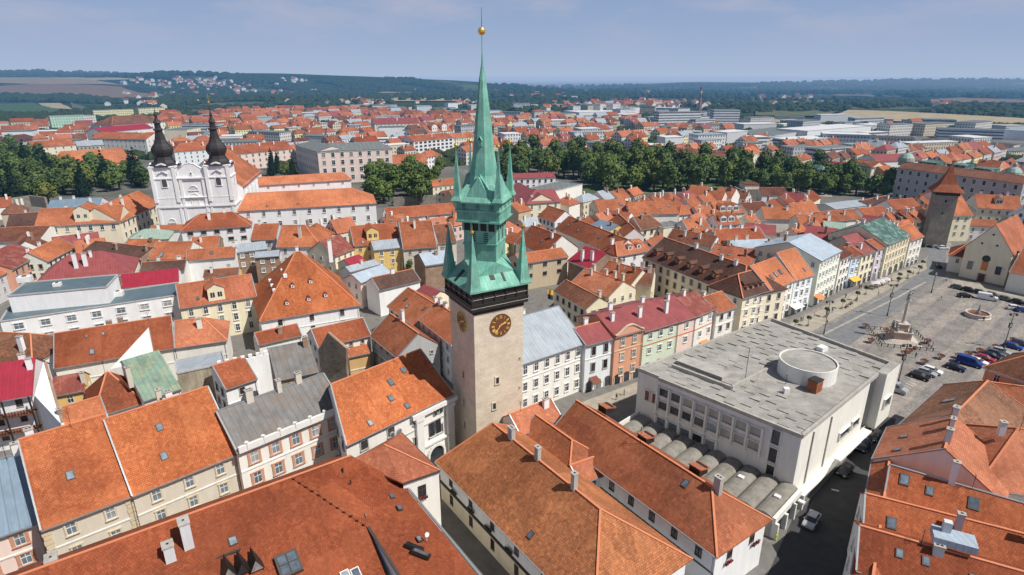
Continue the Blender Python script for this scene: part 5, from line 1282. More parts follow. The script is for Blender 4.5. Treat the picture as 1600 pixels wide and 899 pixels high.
M = [
 H('small brown metal roof over a yellow wall between firewalls', (82, 616), (131, 607), 8.5, (112, 584), 'metal_redbrown', 'yellow', 32, win='plain', ch=[(1.0, -.6)], chm='plaster_beige', ridge=None),
 H('two tone hipped roof, dark brown on the left and rust orange on the right', (148, 648), (222, 626), 7.5, (181, 578), 'tile_rust', 'offwhite', 42, hips=(.9, .9), win=None, ch=0),
 H('low orange lean-to roof tucked behind the ridge of the big orange roof', (100, 665), (165, 645), 8, (125, 628), 'tile_orange', 'offwhite', 30, win=None, ch=[(0, -.5)], chm='brick_old'),
 H('pale green weathered copper roof in the courtyard', (224, 624), (281, 605), 9, (262, 543), 'copper_roof', 'offwhite', 26, win=None, ch=[(-.1, -.6)], chm='plaster_beige', ridge=None, d2=2),
 H('wide red tiled roof with small brick chimneys and a white firewall', (85, 573), (272, 541), 9, (165, 509), 'tile_orange', 'offwhite', 36, win=None, ch=[(.45, .1), (.55, .12)], chm='brick_old', sky=[(.30, .25, 1.2), (.26, .75, .6), (.4, .75, .6)]),
 H('orange roof with a pale ridge line behind the crenellated wall', (273, 541), (352, 530), 9, (318, 496), 'tile_orange_soft', 'offwhite', 34, win=None, ch=[(.5, -.4)], chm='plaster_offwhite', hips=(0, .8)),
 H('old brick-coloured round-backed roof at the left edge', (-40, 562), (50, 566), 9, (15, 520), 'tile_old', 'white', 30, win=None, ch=[(.7, -.6)], hips=(0, .8), chm='plaster_white'),
 H('orange roof over the arcaded castle court, left wing', (352, 606), (400, 590), 7.5, (384, 556), 'tile_orange', 'white', 28, win='dark', ch=0, d2=2),
 H('orange roofed castle range behind the crenellated white wall', (404, 537), (470, 522), 8, (440, 511), 'tile_orange', 'offwhite', 30, win=None, ch=[(.55, -.5)]),
 H('orange roof with white valley flashings over the inner court', (497, 541), (578, 522), 9, (545, 501), 'tile_orange', 'offwhite', 32, win='dark', ch=0, ridge='ridge_cream', wh=.8, ww=.7),
 H('brown-orange steep roof sloping to the inner court', (580, 522), (622, 556), 9, (634, 507), 'tile_rust', 'grey', 38, win='dark', ch=[(.4, .1)], chm='plaster_white', ridge='ridge_orange', wh=.7, ww=.6, chz=2.6),
 H('small orange canopy roof inside the stone court', (545, 556), (578, 549), 5.5, (560, 541), 'tile_orange', 'ochre', 24, win=None, ch=0, d2=1),
]
firewall('white gabled firewall rising over the wide red roof', [(172, 577, 7.5), (232, 512, 15.5), (242, 562, 9)], .5, 'plaster_white')
firewall('ruined rubble stone wall between the castle courts', [(497, 548, 9), (512, 520, 15), (541, 545, 11), (541, 573, 6)], .8, 'stone_rubble')
def crenels():
    p0, p1 = at(340, 571, 10), at(468, 543, 10); u = (p1 - p0).normalized(); L = (p1 - p0).length; rt = root('crenellated_wall', V(p0.x, p0.y, 0), 'white crenellated castle wall with red backed merlons', 'wall', rz=math.atan2(u.y, u.x))
    m = MB(); m.box((L / 2, .25, 5), (L / 2, .25, 5), 'plaster_white'); m.build('wall', rt)
    m = MB(); N = int(L / 1.6)
    for i in range(N): m.box((.4 + i * 1.6, .25, 10.4), (.4, .24, .45), 'plaster_white')
    m.build('merlons', rt)
crenels()
BOX('small grey flat roofed shed with a brick parapet in the castle court', (276, 584), (352, 568), 8.5, 7, 'old', 'metal_palegrey', win=None, cat='shed')
# ================================================================ left middle
ML = [
 H('cream palace with long orange roof and a pedimented dormer, left of the white church', (54, 353), (187, 346), 10, (120, 324), 'tile_orange', 'cream', 35, win='trim', ch=[(.3, .1), (.75, .1), (.55, .2)], chm='plaster_white', wp=4.4, wh=2.2, ww=1.4, fh=5, dorm=((.56, .1, 6),)),
 H('orange roofed palace wing running back toward the white church', (187, 346), (250, 317), 10, (212, 300), 'tile_orange', 'cream', 35, win='shade', ch=[(.2, -.3), (.4, -.4), (.6, .1)], chm='plaster_white', wp=4.0, wh=2.2, ww=1.3, fh=4.5),
 H('low blue grey metal roof behind the palace', (72, 329), (154, 324), 11, (113, 311), 'metal_blue', 'white', 20, win=None, ch=3, chm='plaster_white', ridge=None),
 H('small dark slate roof beside the old town wall', (10, 353), (56, 350), 6, (38, 333), 'tile_darkbrown', 'offwhite', 34, win='plain', ch=1),
 H('flat brown tiled roof at the left edge below the town wall', (-50, 380), (60, 375), 7, (20, 355), 'tile_brown', 'offwhite', 18, win=None, ch=0),
 H('orange roof with chimneys above a pale green gable at far left', (72, 408), (118, 384), 9, (78, 378), 'tile_orange', 'palegreen', 34, win='dark', ch=[(.1, .2), (.5, .3)], chm='plaster_white'),
 H('faded red metal roof over a pink house with shuttered windows', (17, 420), (64, 394), 10, (18, 380), 'metal_redbrown', 'salmon', 26, win='dark', ch=0, sky=[(.3, .4)], wp=3.6, wh=1.9, ridge=None),
 H('grey fronted house with orange roof cut by the left edge', (-40, 447), (17, 421), 9, (-20, 415), 'tile_orange', 'palegrey', 30, win='plain', ch=0),
 H('dark brown roof with brick firewall and flat white chimney head', (130, 391), (219, 402), 10, (190, 381), 'tile_darkbrown', 'brick_old', 22, win=None, ch=[(.5, -.6), (.98, -.4)], chm='brick_old'),
 H('large maroon tented metal roof with aerials and white chimneys', (57, 441), (207, 424), 10, (127, 395), 'metal_red', 'cream', 34, hips=(.95, 1), win='plain', ch=[(.4, -.6), (.5, -.55), (.55, -.2)], chm='plaster_white', ridge=None),
 H('bright crimson metal roof of a narrow range', (188, 450), (279, 439), 9.5, (232, 424), 'metal_crimson', 'white', 24, win='plain', ch=[(0, -.8)], ridge=None),
 H('orange roof on a white walled annex with television aerial', (291, 406), (367, 400), 10, (328, 388), 'tile_orange', 'white', 28, win=None, ch=[(.97, 0)], sky=[(.5, .5, 1.4)]),
 H('orange roof with one large roof window behind the crimson range', (232, 404), (291, 403), 9, (262, 378), 'tile_orange', 'offwhite', 30, win=None, ch=[(.9, .1)], sky=[(.3, .2, 1.8)]),
 H('narrow orange roof with pipe chimneys left of the roof window house', (195, 384), (242, 384), 9, (217, 374), 'tile_orange', 'offwhite', 28, win=None, ch=2),
 H('big hipped orange roof with soot stains in front of the white church', (283, 360), (391, 352), 10, (335, 333), 'tile_orange', 'white', 32, hips=(.9, .9), win='dark', ch=[(.4, -.4), (.62, 0)], wp=4.5, wh=1.3, ww=2, chm='plaster_white'),
 H('pale green hipped metal roof below the church', (197, 377), (262, 372), 9, (225, 358), 'copper_pale', 'offwhite', 26, hips=(.9, .9), win=None, ch=1, ridge=None),
 H('narrow orange strip roof left of the big hipped roof', (233, 360), (284, 358), 9, (258, 352), 'tile_orange', 'white', 24, win=None, ch=0),
 H('orange roof of a low range with a glazed terrace', (297, 387), (341, 384), 9, (318, 370), 'tile_orange', 'brick_old', 26, win=None, ch=1),
 H('grey metal roof over an ochre brick house with square windows', (367, 394), (417, 388), 10, (393, 379), 'metal_palegrey', 'brick_old', 20, win='light', ch=[(.1, 0)], ridge=None, wh=1.4),
 H('pale yellow theatre-like house with arched gable ornament and orange roof', (281, 480), (400, 461), 11, (338, 436), 'tile_orange_soft', 'paleyellow', 34, win='trim', ch=0, wp=3.2, wh=2, sky=[(.24, .25)], dorm=((.48, .04, 4.2),)),
 H('dark brown roof between white annexes', (218, 426), (288, 421), 8.5, (255, 408), 'tile_darkbrown', 'offwhite', 26, win=None, ch=2),
 H('low rust roof patched with terrace clutter', (318, 432), (372, 428), 8, (345, 420), 'tile_brown', 'yellow', 22, win=None, ch=2),
]
W1 = BOX('long white modern block with flat grey green roof and ribbon windows', (0, 503), (281, 461), 12.5, 12, 'white', 'metal_greyblue', win='light', wp=5.2, ww=2.0, wh=1.6, fh=3.6, parapet=.25)
W2 = BOX('upper white storey with grey roof and a sunk terrace on the modern block', (12, 463), (166, 449), 17.0, 11, 'white', 'metal_greyblue', win=None, zb=12.2, parapet=.3)
def vents(info, spots, label=None):
    for px, py, s_ in spots:
        p = at(px, py, info['a'].z); m = MB(); m.box((0, 0, s_ / 2), (s_, s_ * .8, s_ / 2), 'white_sheet', R(20)); m.cyl((0, 0, s_), (0, 0, s_ + .15), s_ * .4, 'gutter_dark', 10); m.build('roof_fan', info['ro'], p - info['base'])
vents(W2, [(90, 447, .9), (40, 440, 1.5)]); vents(W1, [(185, 462, 1.3), (175, 455, 1.1), (60, 480, .8)])
# ================================================================ centre left
def wdots(info, rows, hipside=False):
    a, u, n, d, base, L = info['a'], info['u'], info['n'], info['d'], info['base'], info['L']; tp = (info['zr'] - info['ze']) / d; rz = math.atan2(u.y, u.x)
    for t, s_ in rows:
        p = a + u * L * t + n * d * s_; z = info['ze'] + d * s_ * tp; m = MB()
        m.box((0, .2, .45), (.42, .5, .45), 'plaster_white'); m.box((0, -.32, .45), (.16, .03, .2), 'glass_dark')
        m.slab([[V(-.6, -.5, .85), V(0, -.5, 1.35), V(0, 1.0, 1.35), V(-.6, 1.0, .85)], [V(0, -.5, 1.35), V(.6, -.5, .85), V(.6, 1.0, .85), V(0, 1.0, 1.35)]], .08, 'tile_rust')
        q = V(p.x, p.y, z) - base; m.build('dormer', info['ro'], q, rz)
    # left slope
    for t, s_ in ((.25, .35), (.42, .35), (.6, .35), (.3, .6), (.5, .6)):
        W = info['W']; p = a + n * W * t + u * d * s_; z = info['ze'] + d * s_ * tp * 1.0; m = MB(); m.box((0, .2, .45), (.42, .5, .45), 'plaster_white'); m.box((0, -.32, .45), (.16, .03, .2), 'glass_dark'); q = V(p.x, p.y, z) - base; m.build('dormer', info['ro'], q, rz - math.pi / 2)
BH = H('massive white house under a tall hipped orange roof dotted with tiny white dormers', (407, 499), (560, 474), 10, (470, 393), 'tile_orange_deep', 'white', 45, hips=(.92, .92), win='brown', ch=[(.5, .1), (.88, .4)], chm='plaster_white', wp=7, wh=1.6)
wdots(BH, [(.28, .16), (.5, .17), (.68, .19), (.37, .42), (.56, .45)])
CL = [
 H('long white monastery range with orange roof and two rows of windows', (372, 329), (587, 317), 15, (470, 298), 'tile_orange_bright', 'white', 27, hips=(.3, .9), win='trim', ch=0, sky=[(.2, .15), (.42, .2), (.8, .15)], wp=6.3, wh=2.0, ww=1.3, fh=4.6, ridge='ridge_orange'),
 H('raised clerestory of the monastery with its own orange roof', (404, 289), (548, 280), 22, (475, 273), 'tile_orange_bright', 'white', 24, hips=(0, .5), win='plain', ch=0, wp=6.4, wh=.9, ww=1.0, rows=1, zb=14),
 H('white house with orange hipped roof and cut-off gable', (432, 385), (500, 384), 10, (465, 352), 'tile_orange', 'white', 32, hips=(0, .8), win='plain', ch=[(.5, -.6)], wp=4),
 H('orange roofed house with a white triangular gable', (392, 374), (431, 373), 10, (410, 350), 'tile_orange', 'palegrey', 32, win='plain', ch=[(.2, 0)], wp=3.5),
 H('brick house under a pale metal roof with square white windows', (398, 402), (436, 399), 10, (418, 392), 'metal_palegrey', 'brick_old', 16, win='light', ch=0, wh=1.4, ridge=None, cornice=None),
 H('maroon brown roof on a beige corner house', (523, 399), (553, 387), 9, (522, 369), 'metal_redbrown', 'cream', 36, win='plain', ch=0, ridge=None),
 H('orange roof with a long glazed dormer', (553, 383), (626, 376), 10, (592, 350), 'tile_orange_bright', 'yellow', 34, win='plain', ch=[(.9, 0)], dorm=((.42, .15, 4.5),), sky=[(.2, .1)]),
 H('yellow ochre house with pale grey metal roof', (584, 390), (641, 384), 9.5, (608, 374), 'metal_palegrey', 'yellow', 24, win='trim', ch=0, wp=3.6, ridge=None),
 H('small crimson gabled roof beside the yellow house', (547, 415), (571, 407), 7, (556, 399), 'metal_crimson', 'cream', 30, win=None, ch=0, ridge=None),
 H('brown and orange roofs of a stepped old house', (630, 388), (682, 384), 9.5, (652, 346), 'tile_rust', 'beige', 38, win='plain', ch=3, chz=1.6),
 H('brown gabled roof left of the spire', (684, 379), (713, 376), 9.5, (697, 350), 'tile_brown', 'beige', 38, win='plain', ch=2),
 H('pale blue grey metal roofs behind the left turret', (664, 414), (712, 407), 9, (685, 392), 'metal_lightblue', 'brick_old', 24, win=None, ch=[(.5, -.3), (.8, .2)], ridge=None),
 H('long orange roof on a white range below the trees', (606, 341), (713, 332), 8, (660, 321), 'tile_orange', 'white', 28, win='plain', ch=0, sky=[(.2, .5)], wp=5),
 H('narrow grey metal roof at the alley entrance', (546, 424), (592, 412), 8.5, (566, 410), 'metal_palegrey', 'offwhite', 26, win=None, ch=1, ridge=None),
 H('pale metal roof above the pink alley front', (563, 441), (610, 425), 9, (592, 415), 'metal_lightblue', 'palepink', 26, win='plain', ch=0, ridge=None),
 H('brown slate roof with white gable and glazed loggia', (592, 452), (656, 437), 9, (622, 425), 'tile_darkbrown', 'white', 30, win=None, ch=[(.5, 0)]),
 H('cream alley house with orange-red roof and three roof lights', (607, 477), (650, 507), 9, (662, 464), 'tile_orange', 'paleyellow', 32, win='dark', ch=[(.8, .2)], sky=3, chm='plaster_white'),
 H('small maroon roof wedged against the orange-red roof', (650, 455), (675, 466), 9.5, (676, 450), 'metal_red', 'cream', 26, win=None, ch=0, ridge=None),
 H('grey walled house with mustard orange roof by the tower', (656, 497), (706, 536), 11, (708, 490), 'tile_orange_bright', 'bluewhite', 32, win='trim', ch=[(.1, 0), (.2, .1)], chm='plaster_white'),
]
# ================================================================ centre right
SR = [
 H('white three storey house with seamed pale grey metal roof, right of the clock tower', (808, 569), (914, 534), 12.5, (843, 486), 'metal_palegrey', 'offwhite', 30, win='trim', ch=[(.05, -.2), (.3, 0), (.5, .1)], chm='plaster_offwhite', wp=2.6, wh=2.0, ww=1.15, fh=4.0, ridge='gutter_metal'),
 H('narrow pale blue house with scalloped ground floor canopies', (915, 538), (960, 526), 12.5, (925, 506), 'metal_red', 'bluewhite', 24, win='dark', ch=[(.5, .2)], wp=2.8, wh=2.2, fh=4.2),
 H('salmon baroque house with wavy gable', (961, 525), (1005, 513), 13, (958, 485), 'metal_red', 'salmon', 22, win='cream', ch=[(.3, -.4), (.7, .3)], chm='plaster_white', wp=2.6, wh=2.0, fh=3.9, ridge=None, cornice='trim_cream'),
 H('pale green house in the street behind the department store', (1006, 517), (1060, 501), 12, (1010, 470), 'metal_red', 'green', 22, win='trim', ch=[(.2, -.5), (.6, 0), (.9, -.6)], chm='plaster_white', fh=4, ridge=None, cornice='ridge_orange'),
 H('pale pink house between the green and the white front', (1061, 501), (1087, 493), 12, (1052, 462), 'metal_red', 'palepink', 22, win='trim', ch=[(.5, -.1)], chm='plaster_white', fh=4, ridge=None, cornice='ridge_orange'),
 H('white house with little orange canopy and red metal roof', (1088, 493), (1119, 480), 12, (1085, 455), 'metal_redbrown', 'offwhite', 22, win='trim', ch=[(.4, .0)], fh=4, ridge=None, cornice='ridge_orange'),
 H('cream house with patched tile roof beside the brown mansion', (1120, 488), (1149, 478), 11, (1118, 458), 'tile_rust', 'offwhite', 30, win='dark', ch=[(.2, .2)], wp=3),
 H('ivory courtyard house with brown tiled roof and arcade', (866, 453), (917, 482), 9, (905, 448), 'tile_brown', 'paleyellow', 32, win='dark', ch=[(.9, .3)], chm='plaster_beige', hips=(0, 0)),
 H('long faded orange roof with many chimneys', (893, 441), (952, 463), 9.5, (928, 424), 'tile_orange_soft', 'cream', 30, win='plain', ch=5, chm='plaster_beige', chz=1.8),
 H('orange-brown roof below the white dormer house', (932, 430), (985, 446), 9.5, (965, 411), 'tile_rust', 'cream', 32, win=None, ch=3),
 H('old brown roof with cream gable and lightning rod', (972, 440), (1018, 445), 9.5, (1000, 418), 'tile_brown', 'cream', 34, win=None, ch=3),
 H('dark brown mansion with rows of hooded dormers along the side street', (1005, 401), (1161, 464), 11.5, (1085, 387), 'tile_darkbrown', 'cream', 34, hips=(0, .9), win='dark', ch=[(.35, 0), (.62, -.1), (.75, -.1)], chm='plaster_white', wp=3.4, wh=1.8, dorm=tuple(((i + .7) / 8.2, .22, 2.0) for i in range(8))),
 H('brown roofed corner house with rounded front on the square', (1161, 464), (1201, 452), 12, (1165, 425), 'tile_darkbrown', 'cream', 36, hips=(.8, 0), win='trim', ch=0, wp=3.0, dorm=((.3, .2, 1.2), (.5, .2, 1.2), (.7, .2, 1.2), (.88, .2, 1.2))),
 H('first orange roofed white house on the square after the corner', (1202, 452), (1241, 436), 12, (1195, 408), 'tile_orange_bright', 'offwhite', 38, win='trim', ch=0, sky=[(.35, .35, 1.5), (.55, .4, 1.5), (.75, .42, 1.5)], wp=2.6, wh=1.9),
 H('pale grey house with steep orange roof facing the square', (1242, 436), (1271, 427), 12, (1245, 387), 'tile_orange_bright', 'bluewhite', 42, win='trim', ch=0, sky=[(.7, .2)], wp=2.6, wh=1.9),
 H('tall yellow green four storey house with light blue metal roof', (1282, 407), (1314, 391), 15.5, (1262, 366), 'metal_lightblue', 'palegreen', 20, win='light', ch=[(.3, .3), (.6, .5)], wp=2.6, fh=3.5, ridge=None),
 H('narrow white house beside the tall yellow green one', (1314, 404), (1331, 396), 12.5, (1302, 388), 'tile_brown', 'offwhite', 28, win='shade', ch=1, wp=2.5, ridge=None),
 H('light blue house with a bright yellow shop awning', (1331, 401), (1347, 397), 11.5, (1325, 385), 'tile_rust', 'paleblue', 28, win='trim', ch=1, wp=2.4),
 H('cream arcade house with seven bays on the square', (1347, 398), (1370, 390), 11.5, (1345, 378), 'metal_redbrown', 'paleyellow', 26, win='dark', ch=1, wp=2.5, ridge=None),
 H('white house with mauve windows next to the green roofed one', (1370, 389), (1387, 384), 12, (1368, 372), 'tile_rust', 'mauve', 26, win='shade', ch=0, wp=2.5),
 H('yellow house with parapet and streaked green copper roof', (1387, 382), (1422, 367), 13, (1367, 344), 'copper_dark', 'paleyellow', 26, win='cream', ch=[(.4, .2)], wp=2.8, wh=2.0, ridge=None, cornice='trim_cream'),
 H('last white house of the row toward the gate tower', (1423, 375), (1443, 368), 11, (1412, 352), 'tile_orange', 'offwhite', 30, win='trim', ch=1, wp=2.6),
 H('brick red metal roof behind the light blue house', (1333, 386), (1363, 378), 12.5, (1338, 364), 'metal_red', 'beige', 32, win=None, ch=0, ridge=None),
 H('orange roof pair behind the last houses of the row', (1394, 366), (1436, 362), 10, (1412, 344), 'tile_orange', 'offwhite', 34, win=None, ch=2),
 # between the park and the mansion
 H('yellow corner house with red metal roof and roof windows', (823, 318), (876, 314), 11, (835, 297), 'metal_red', 'paleyellow', 28, hips=(.9, 0), win='trim', ch=0, sky=[(.25, .5, 2), (.4, .5, 2)], wp=4.2, wh=2.2, fh=4.2, cornice='trim_cream', ridge=None),
 H('red roofed rear wing of the yellow corner house', (790, 297), (824, 317), 11, (822, 291), 'metal_red', 'paleyellow', 28, win='trim', ch=0, ridge=None),
 H('long white school wing with shallow red metal roof', (800, 279), (868, 277), 11, (838, 270), 'metal_red', 'white', 18, win='dark', ch=0, wp=3.4, wh=1.8, ridge=None),
 BOX('plain off-white block with a blank gable beside the school wing', (862, 300), (910, 288), 13, 16, 'offwhite', 'membrane', win=None),
 H('small red brown hipped house with white gable, in front of the yellow house', (841, 337), (867, 346), 8.5, (868, 325), 'tile_rust', 'white', 36, win='dark', ch=0),
 H('long brown-orange roof running down toward the mansion', (868, 357), (958, 397), 9, (925, 352), 'tile_rust', 'offwhite', 36, win=None, ch=[(.2, 0), (.55, .1), (.8, 0)], sky=4),
 H('brown roof with a pale roof terrace right behind the copper turret', (806, 378), (852, 396), 9, (860, 362), 'tile_rust', 'offwhite', 36, win=None, ch=2, sky=2),
 H('tan rear building with a strip of orange roof right of the lower copper roof', (815, 411), (887, 400), 10, (850, 391), 'tile_orange', 'tan', 22, win='brown', ch=[(.9, .3)], wp=4.5, wh=1.4, ww=1.6, d2=5),
 H('magenta metal roof on a soot-dark brick house', (888, 406), (921, 418), 9, (925, 388), 'metal_crimson', 'brick_old', 26, win=None, ch=[(.5, -.8), (.8, -.6)], ridge=None, chm='plaster_white'),
 H('cream house with flat orange roof and a row of small windows', (936, 330), (984, 328), 9.5, (958, 312), 'tile_orange', 'cream', 26, win='plain', ch=0, sky=[(.8, .5, 2)], wp=3.2, wh=1.4),
 H('orange roof left of the park edge houses', (984, 336), (1012, 336), 9, (1000, 316), 'tile_orange', 'cream', 30, win=None, ch=1),
 H('wide orange roof with a small blue skylight', (1010, 334), (1060, 333), 9, (1030, 315), 'tile_orange', 'offwhite', 28, win=None, ch=0, sky=3),
 H('blue grey metal roof over a yellow wall', (922, 352), (950, 362), 9, (945, 345), 'metal_blue', 'yellow', 20, win=None, ch=1, ridge=None),
 H('rust roof with a white gable pointing to the right', (952, 345), (976, 369), 9, (980, 346), 'tile_rust', 'white', 38, win='plain', ch=[(.6, 0)]),
 H('cream villa with rounded attic gable and crenellated terrace', (1001, 358), (1036, 353), 9.5, (1012, 336), 'tile_brown', 'cream', 36, win='dark', ch=2, hips=(0, .6)),
 BOX('plain cream flat topped block beside the villa', (1037, 357), (1069, 352), 9.5, 9, 'cream', 'membrane', win=None),
 H('orange-red roof with two small black roof windows', (1078, 363), (1112, 359), 9, (1092, 341), 'tile_orange', 'offwhite', 34, win=None, ch=1, sky=[(.4, .3), (.7, .35)]),
 H('orange roof with three white hooded dormers near the park', (1120, 333), (1163, 331), 8.5, (1135, 314), 'tile_orange', 'offwhite', 32, hips=(0, .8), win=None, ch=0, dorm=((.25, .12, 3), (.5, .12, 3), (.72, .12, 3))),
 H('white walled house with two wide dormers in its orange roof', (1122, 351), (1156, 349), 8.5, (1138, 334), 'tile_orange', 'white', 34, win='plain', ch=[(.9, 0)], dorm=((.3, .2, 3), (.65, .2, 3))),
 H('small hipped orange roof left of the three dormer house', (1062, 335), (1093, 332), 8, (1077, 321), 'tile_orange', 'white', 34, hips=(.9, .9), win='plain', ch=0),
 H('orange cottage roof with a satellite dish near the park wall', (1092, 336), (1120, 334), 8, (1106, 321), 'tile_orange', 'offwhite', 32, win=None, ch=1),
 H('white house with pinkish tiled roof and two upright dormers', (965, 399), (1018, 390), 9.5, (985, 375), 'tile_orange_soft', 'white', 38, hips=(.5, .6), win='plain', ch=[(.05, 0)], dorm=((.42, .25, 1.8), (.68, .25, 1.8)), wp=4),
 H('large orange roof with white chimneys behind the mansion', (1125, 382), (1200, 378), 10, (1160, 356), 'tile_orange', 'offwhite', 30, win=None, ch=4, chm='plaster_white'),
 H('orange and maroon stepped roof with skylights inside the mansion block', (1105, 402), (1175, 414), 10.5, (1140, 384), 'tile_orange_soft', 'beige', 24, win=None, ch=2, sky=3),
 H('pale blue metal roof behind the stepped roof', (1150, 388), (1215, 385), 11, (1180, 374), 'metal_lightblue', 'brick_old', 16, win=None, ch=3, ridge=None),
 H('maroon metal roof behind the white chimneys', (1163, 363), (1212, 367), 9.5, (1188, 350), 'metal_red', 'offwhite', 26, win=None, ch=2, ridge=None),
 H('brown roof range directly behind the mansion', (1042, 373), (1112, 385), 10, (1070, 361), 'tile_brown', 'offwhite', 30, win=None, ch=4),
 H('mottled orange roof between the villa and the mansion', (1080, 373), (1120, 371), 9, (1100, 358), 'tile_orange', 'offwhite', 28, win=None, ch=2),
 H('brown cottage roof near the stone bastion', (1168, 330), (1202, 327), 8, (1185, 315), 'tile_brown', 'offwhite', 32, win=None, ch=1),
 H('orange gable roof right of the bastion', (1246, 336), (1282, 331), 9, (1262, 315), 'tile_orange', 'offwhite', 36, win=None, ch=0),
 H('flat looking orange roof between bastion and gable roof', (1195, 341), (1247, 342), 8.5, (1220, 324), 'tile_orange', 'offwhite', 28, win=None, ch=2, chm='plaster_white'),
 H('orange band of roof with three white vents', (1250, 352), (1303, 353), 9, (1277, 336), 'tile_orange', 'offwhite', 28, win=None, ch=3, chm='plaster_white'),
 H('long brown orange roof above the pale green flat roof', (1290, 346), (1346, 341), 9, (1318, 328), 'tile_rust', 'offwhite', 28, win=None, ch=2),
 H('pale green metal roof behind the square', (1287, 355), (1322, 358), 10, (1303, 347), 'copper_pale', 'beige', 16, win=None, ch=0, ridge=None),
 H('maroon roofs stepping toward the square', (1255, 370), (1302, 376), 10.5, (1282, 354), 'metal_red', 'beige', 26, win=None, ch=2, ridge=None),
 H('orange roof at the lane behind the copper roofed house', (1352, 338), (1392, 334), 8.5, (1370, 323), 'tile_orange', 'offwhite', 30, win='plain', ch=1),
 H('orange gabled house left of the gate tower', (1398, 327), (1440, 323), 8.5, (1420, 310), 'tile_orange', 'white', 32, win='plain', ch=1),
 H('pale grey workshop roof near the park gate', (1305, 327), (1362, 320), 7, (1335, 313), 'metal_palegrey', 'palegrey', 14, win=None, ch=0, ridge=None),
 H('dark grey workshop roof with three white pipes', (1362, 322), (1402, 313), 7, (1382, 306), 'tile_darkbrown', 'palegrey', 16, win=None, ch=3, chm='plaster_white'),
 H('orange roofed cream house directly right of the gate tower', (1490, 336), (1520, 336), 12, (1505, 306), 'tile_orange', 'paleyellow', 36, win='plain', ch=1),
 H('orange roofs with dormers beyond the small church', (1528, 324), (1598, 328), 9, (1562, 305), 'tile_orange', 'cream', 32, win='plain', ch=3, chm='plaster_white', dorm=((.5, .3, 3),)),
 H('low brown red roof of the wall house left of the small church', (1512, 352), (1562, 354), 7, (1535, 343), 'tile_rust', 'offwhite', 24, win='plain', ch=0),
 H('red roofed sacristy leaning on the small church', (1484, 398), (1512, 402), 6.5, (1492, 378), 'tile_rust', 'offwhite', 30, win='plain', ch=0, hips=(.7, 0)),
 H('rust red roof right of the small church at the edge', (1578, 424), (1660, 440), 7, (1600, 384), 'tile_rust', 'offwhite', 32, win=None, ch=0),
]
# salmon gable
def wavy(info):
    u, n, base, a, L = info['u'], info['n'], info['base'], info['a'], info['L']; m = MB(); N = 12
    f = lambda t: .35 + 1.9 * max(0, math.sin(math.pi * t)) ** 1.5
    for i in range(N):
        t0, t1 = i / N, (i + 1) / N; p, q = a + u * L * t0 - n * .3 - base, a + u * L * t1 - n * .3 - base; z = info['ze'] - .2
        m.face([V(p.x, p.y, z), V(q.x, q.y, z), V(q.x, q.y, z + f(t1)), V(p.x, p.y, z + f(t0))], 'plaster_salmon', flipto=-n)
        m.beam(V(p.x, p.y, z + f(t0)), V(q.x, q.y, z + f(t1)), .5, .25, 'trim_cream')
    m.build('gable', info['rt'])
wavy(SR[2])
# shop fronts and awnings along the square
def shopfront(info, k, cols=3, mat='glass_dark'):
    u, n, base, a, L = info['u'], info['n'], info['base'], info['a'], info['L']; rz = math.atan2(u.y, u.x)
    for i in range(cols):
        p = a + u * L * (i + .5) / cols - n * .03 - base; m = MB(); w_ = L / cols * .33; N = 6
        pts = [(-w_, 0), (w_, 0)] + [(w_ * math.cos(math.pi * j / N), 1.9 + w_ * .8 * math.sin(math.pi * j / N)) for j in range(N + 1)]
        m.face([V(x, -.03, z) for x, z in pts], mat, flipto=V(0, -1, 0)); m.beam((w_, -.06, 0), (w_, -.06, 2), .15, .12, 'trim_white'); m.beam((-w_, -.06, 0), (-w_, -.06, 2), .15, .12, 'trim_white'); m.build('shop_opening', info['rt'], (p.x, p.y, 0), rz)
for i in (1, 2, 3, 4, 12, 13, 14, 15, 16, 17, 18, 19, 20, 21): shopfront(SR[i], i, 2 if SR[i]['L'] < 8 else 3 if SR[i]['L'] < 13 else 4)
def awning(info, t, w_, mat, label):
    u, n = info['u'], info['n']; p = info['a'] + u * info['L'] * t; p.z = 3.1; rt = root('awning', p, label, 'awning', rz=math.atan2(u.y, u.x)); m = MB()
    m.slab([[V(-w_, 0, .5), V(w_, 0, .5), V(w_, -2.2, -.3), V(-w_, -2.2, -.3)]], .06, mat); m.build('canopy', rt); f = MB(); f.beam((-w_, -2.2, -.35), (-w_, 0, -.2), .05, .05, 'iron_black'); f.beam((w_, -2.2, -.35), (w_, 0, -.2), .05, .05, 'iron_black'); f.build('frame', rt)
awning(SR[17], .5, 2.4, 'awning_yellow', 'yellow shop awning on the light blue house'); awning(SR[15], .12, 2.2, 'awning_orange', 'orange shop awning at the foot of the yellow green house')
awning(SR[14], .2, 2.6, 'white_sheet', 'broad white shop awning on the pale grey house'); awning(SR[5], .5, 1.6, 'awning_orange', 'small orange canopy on the white side street house')
awning(SR[1], .3, 1.1, 'flower_rust', 'rounded pink striped canopy on the pale blue house')
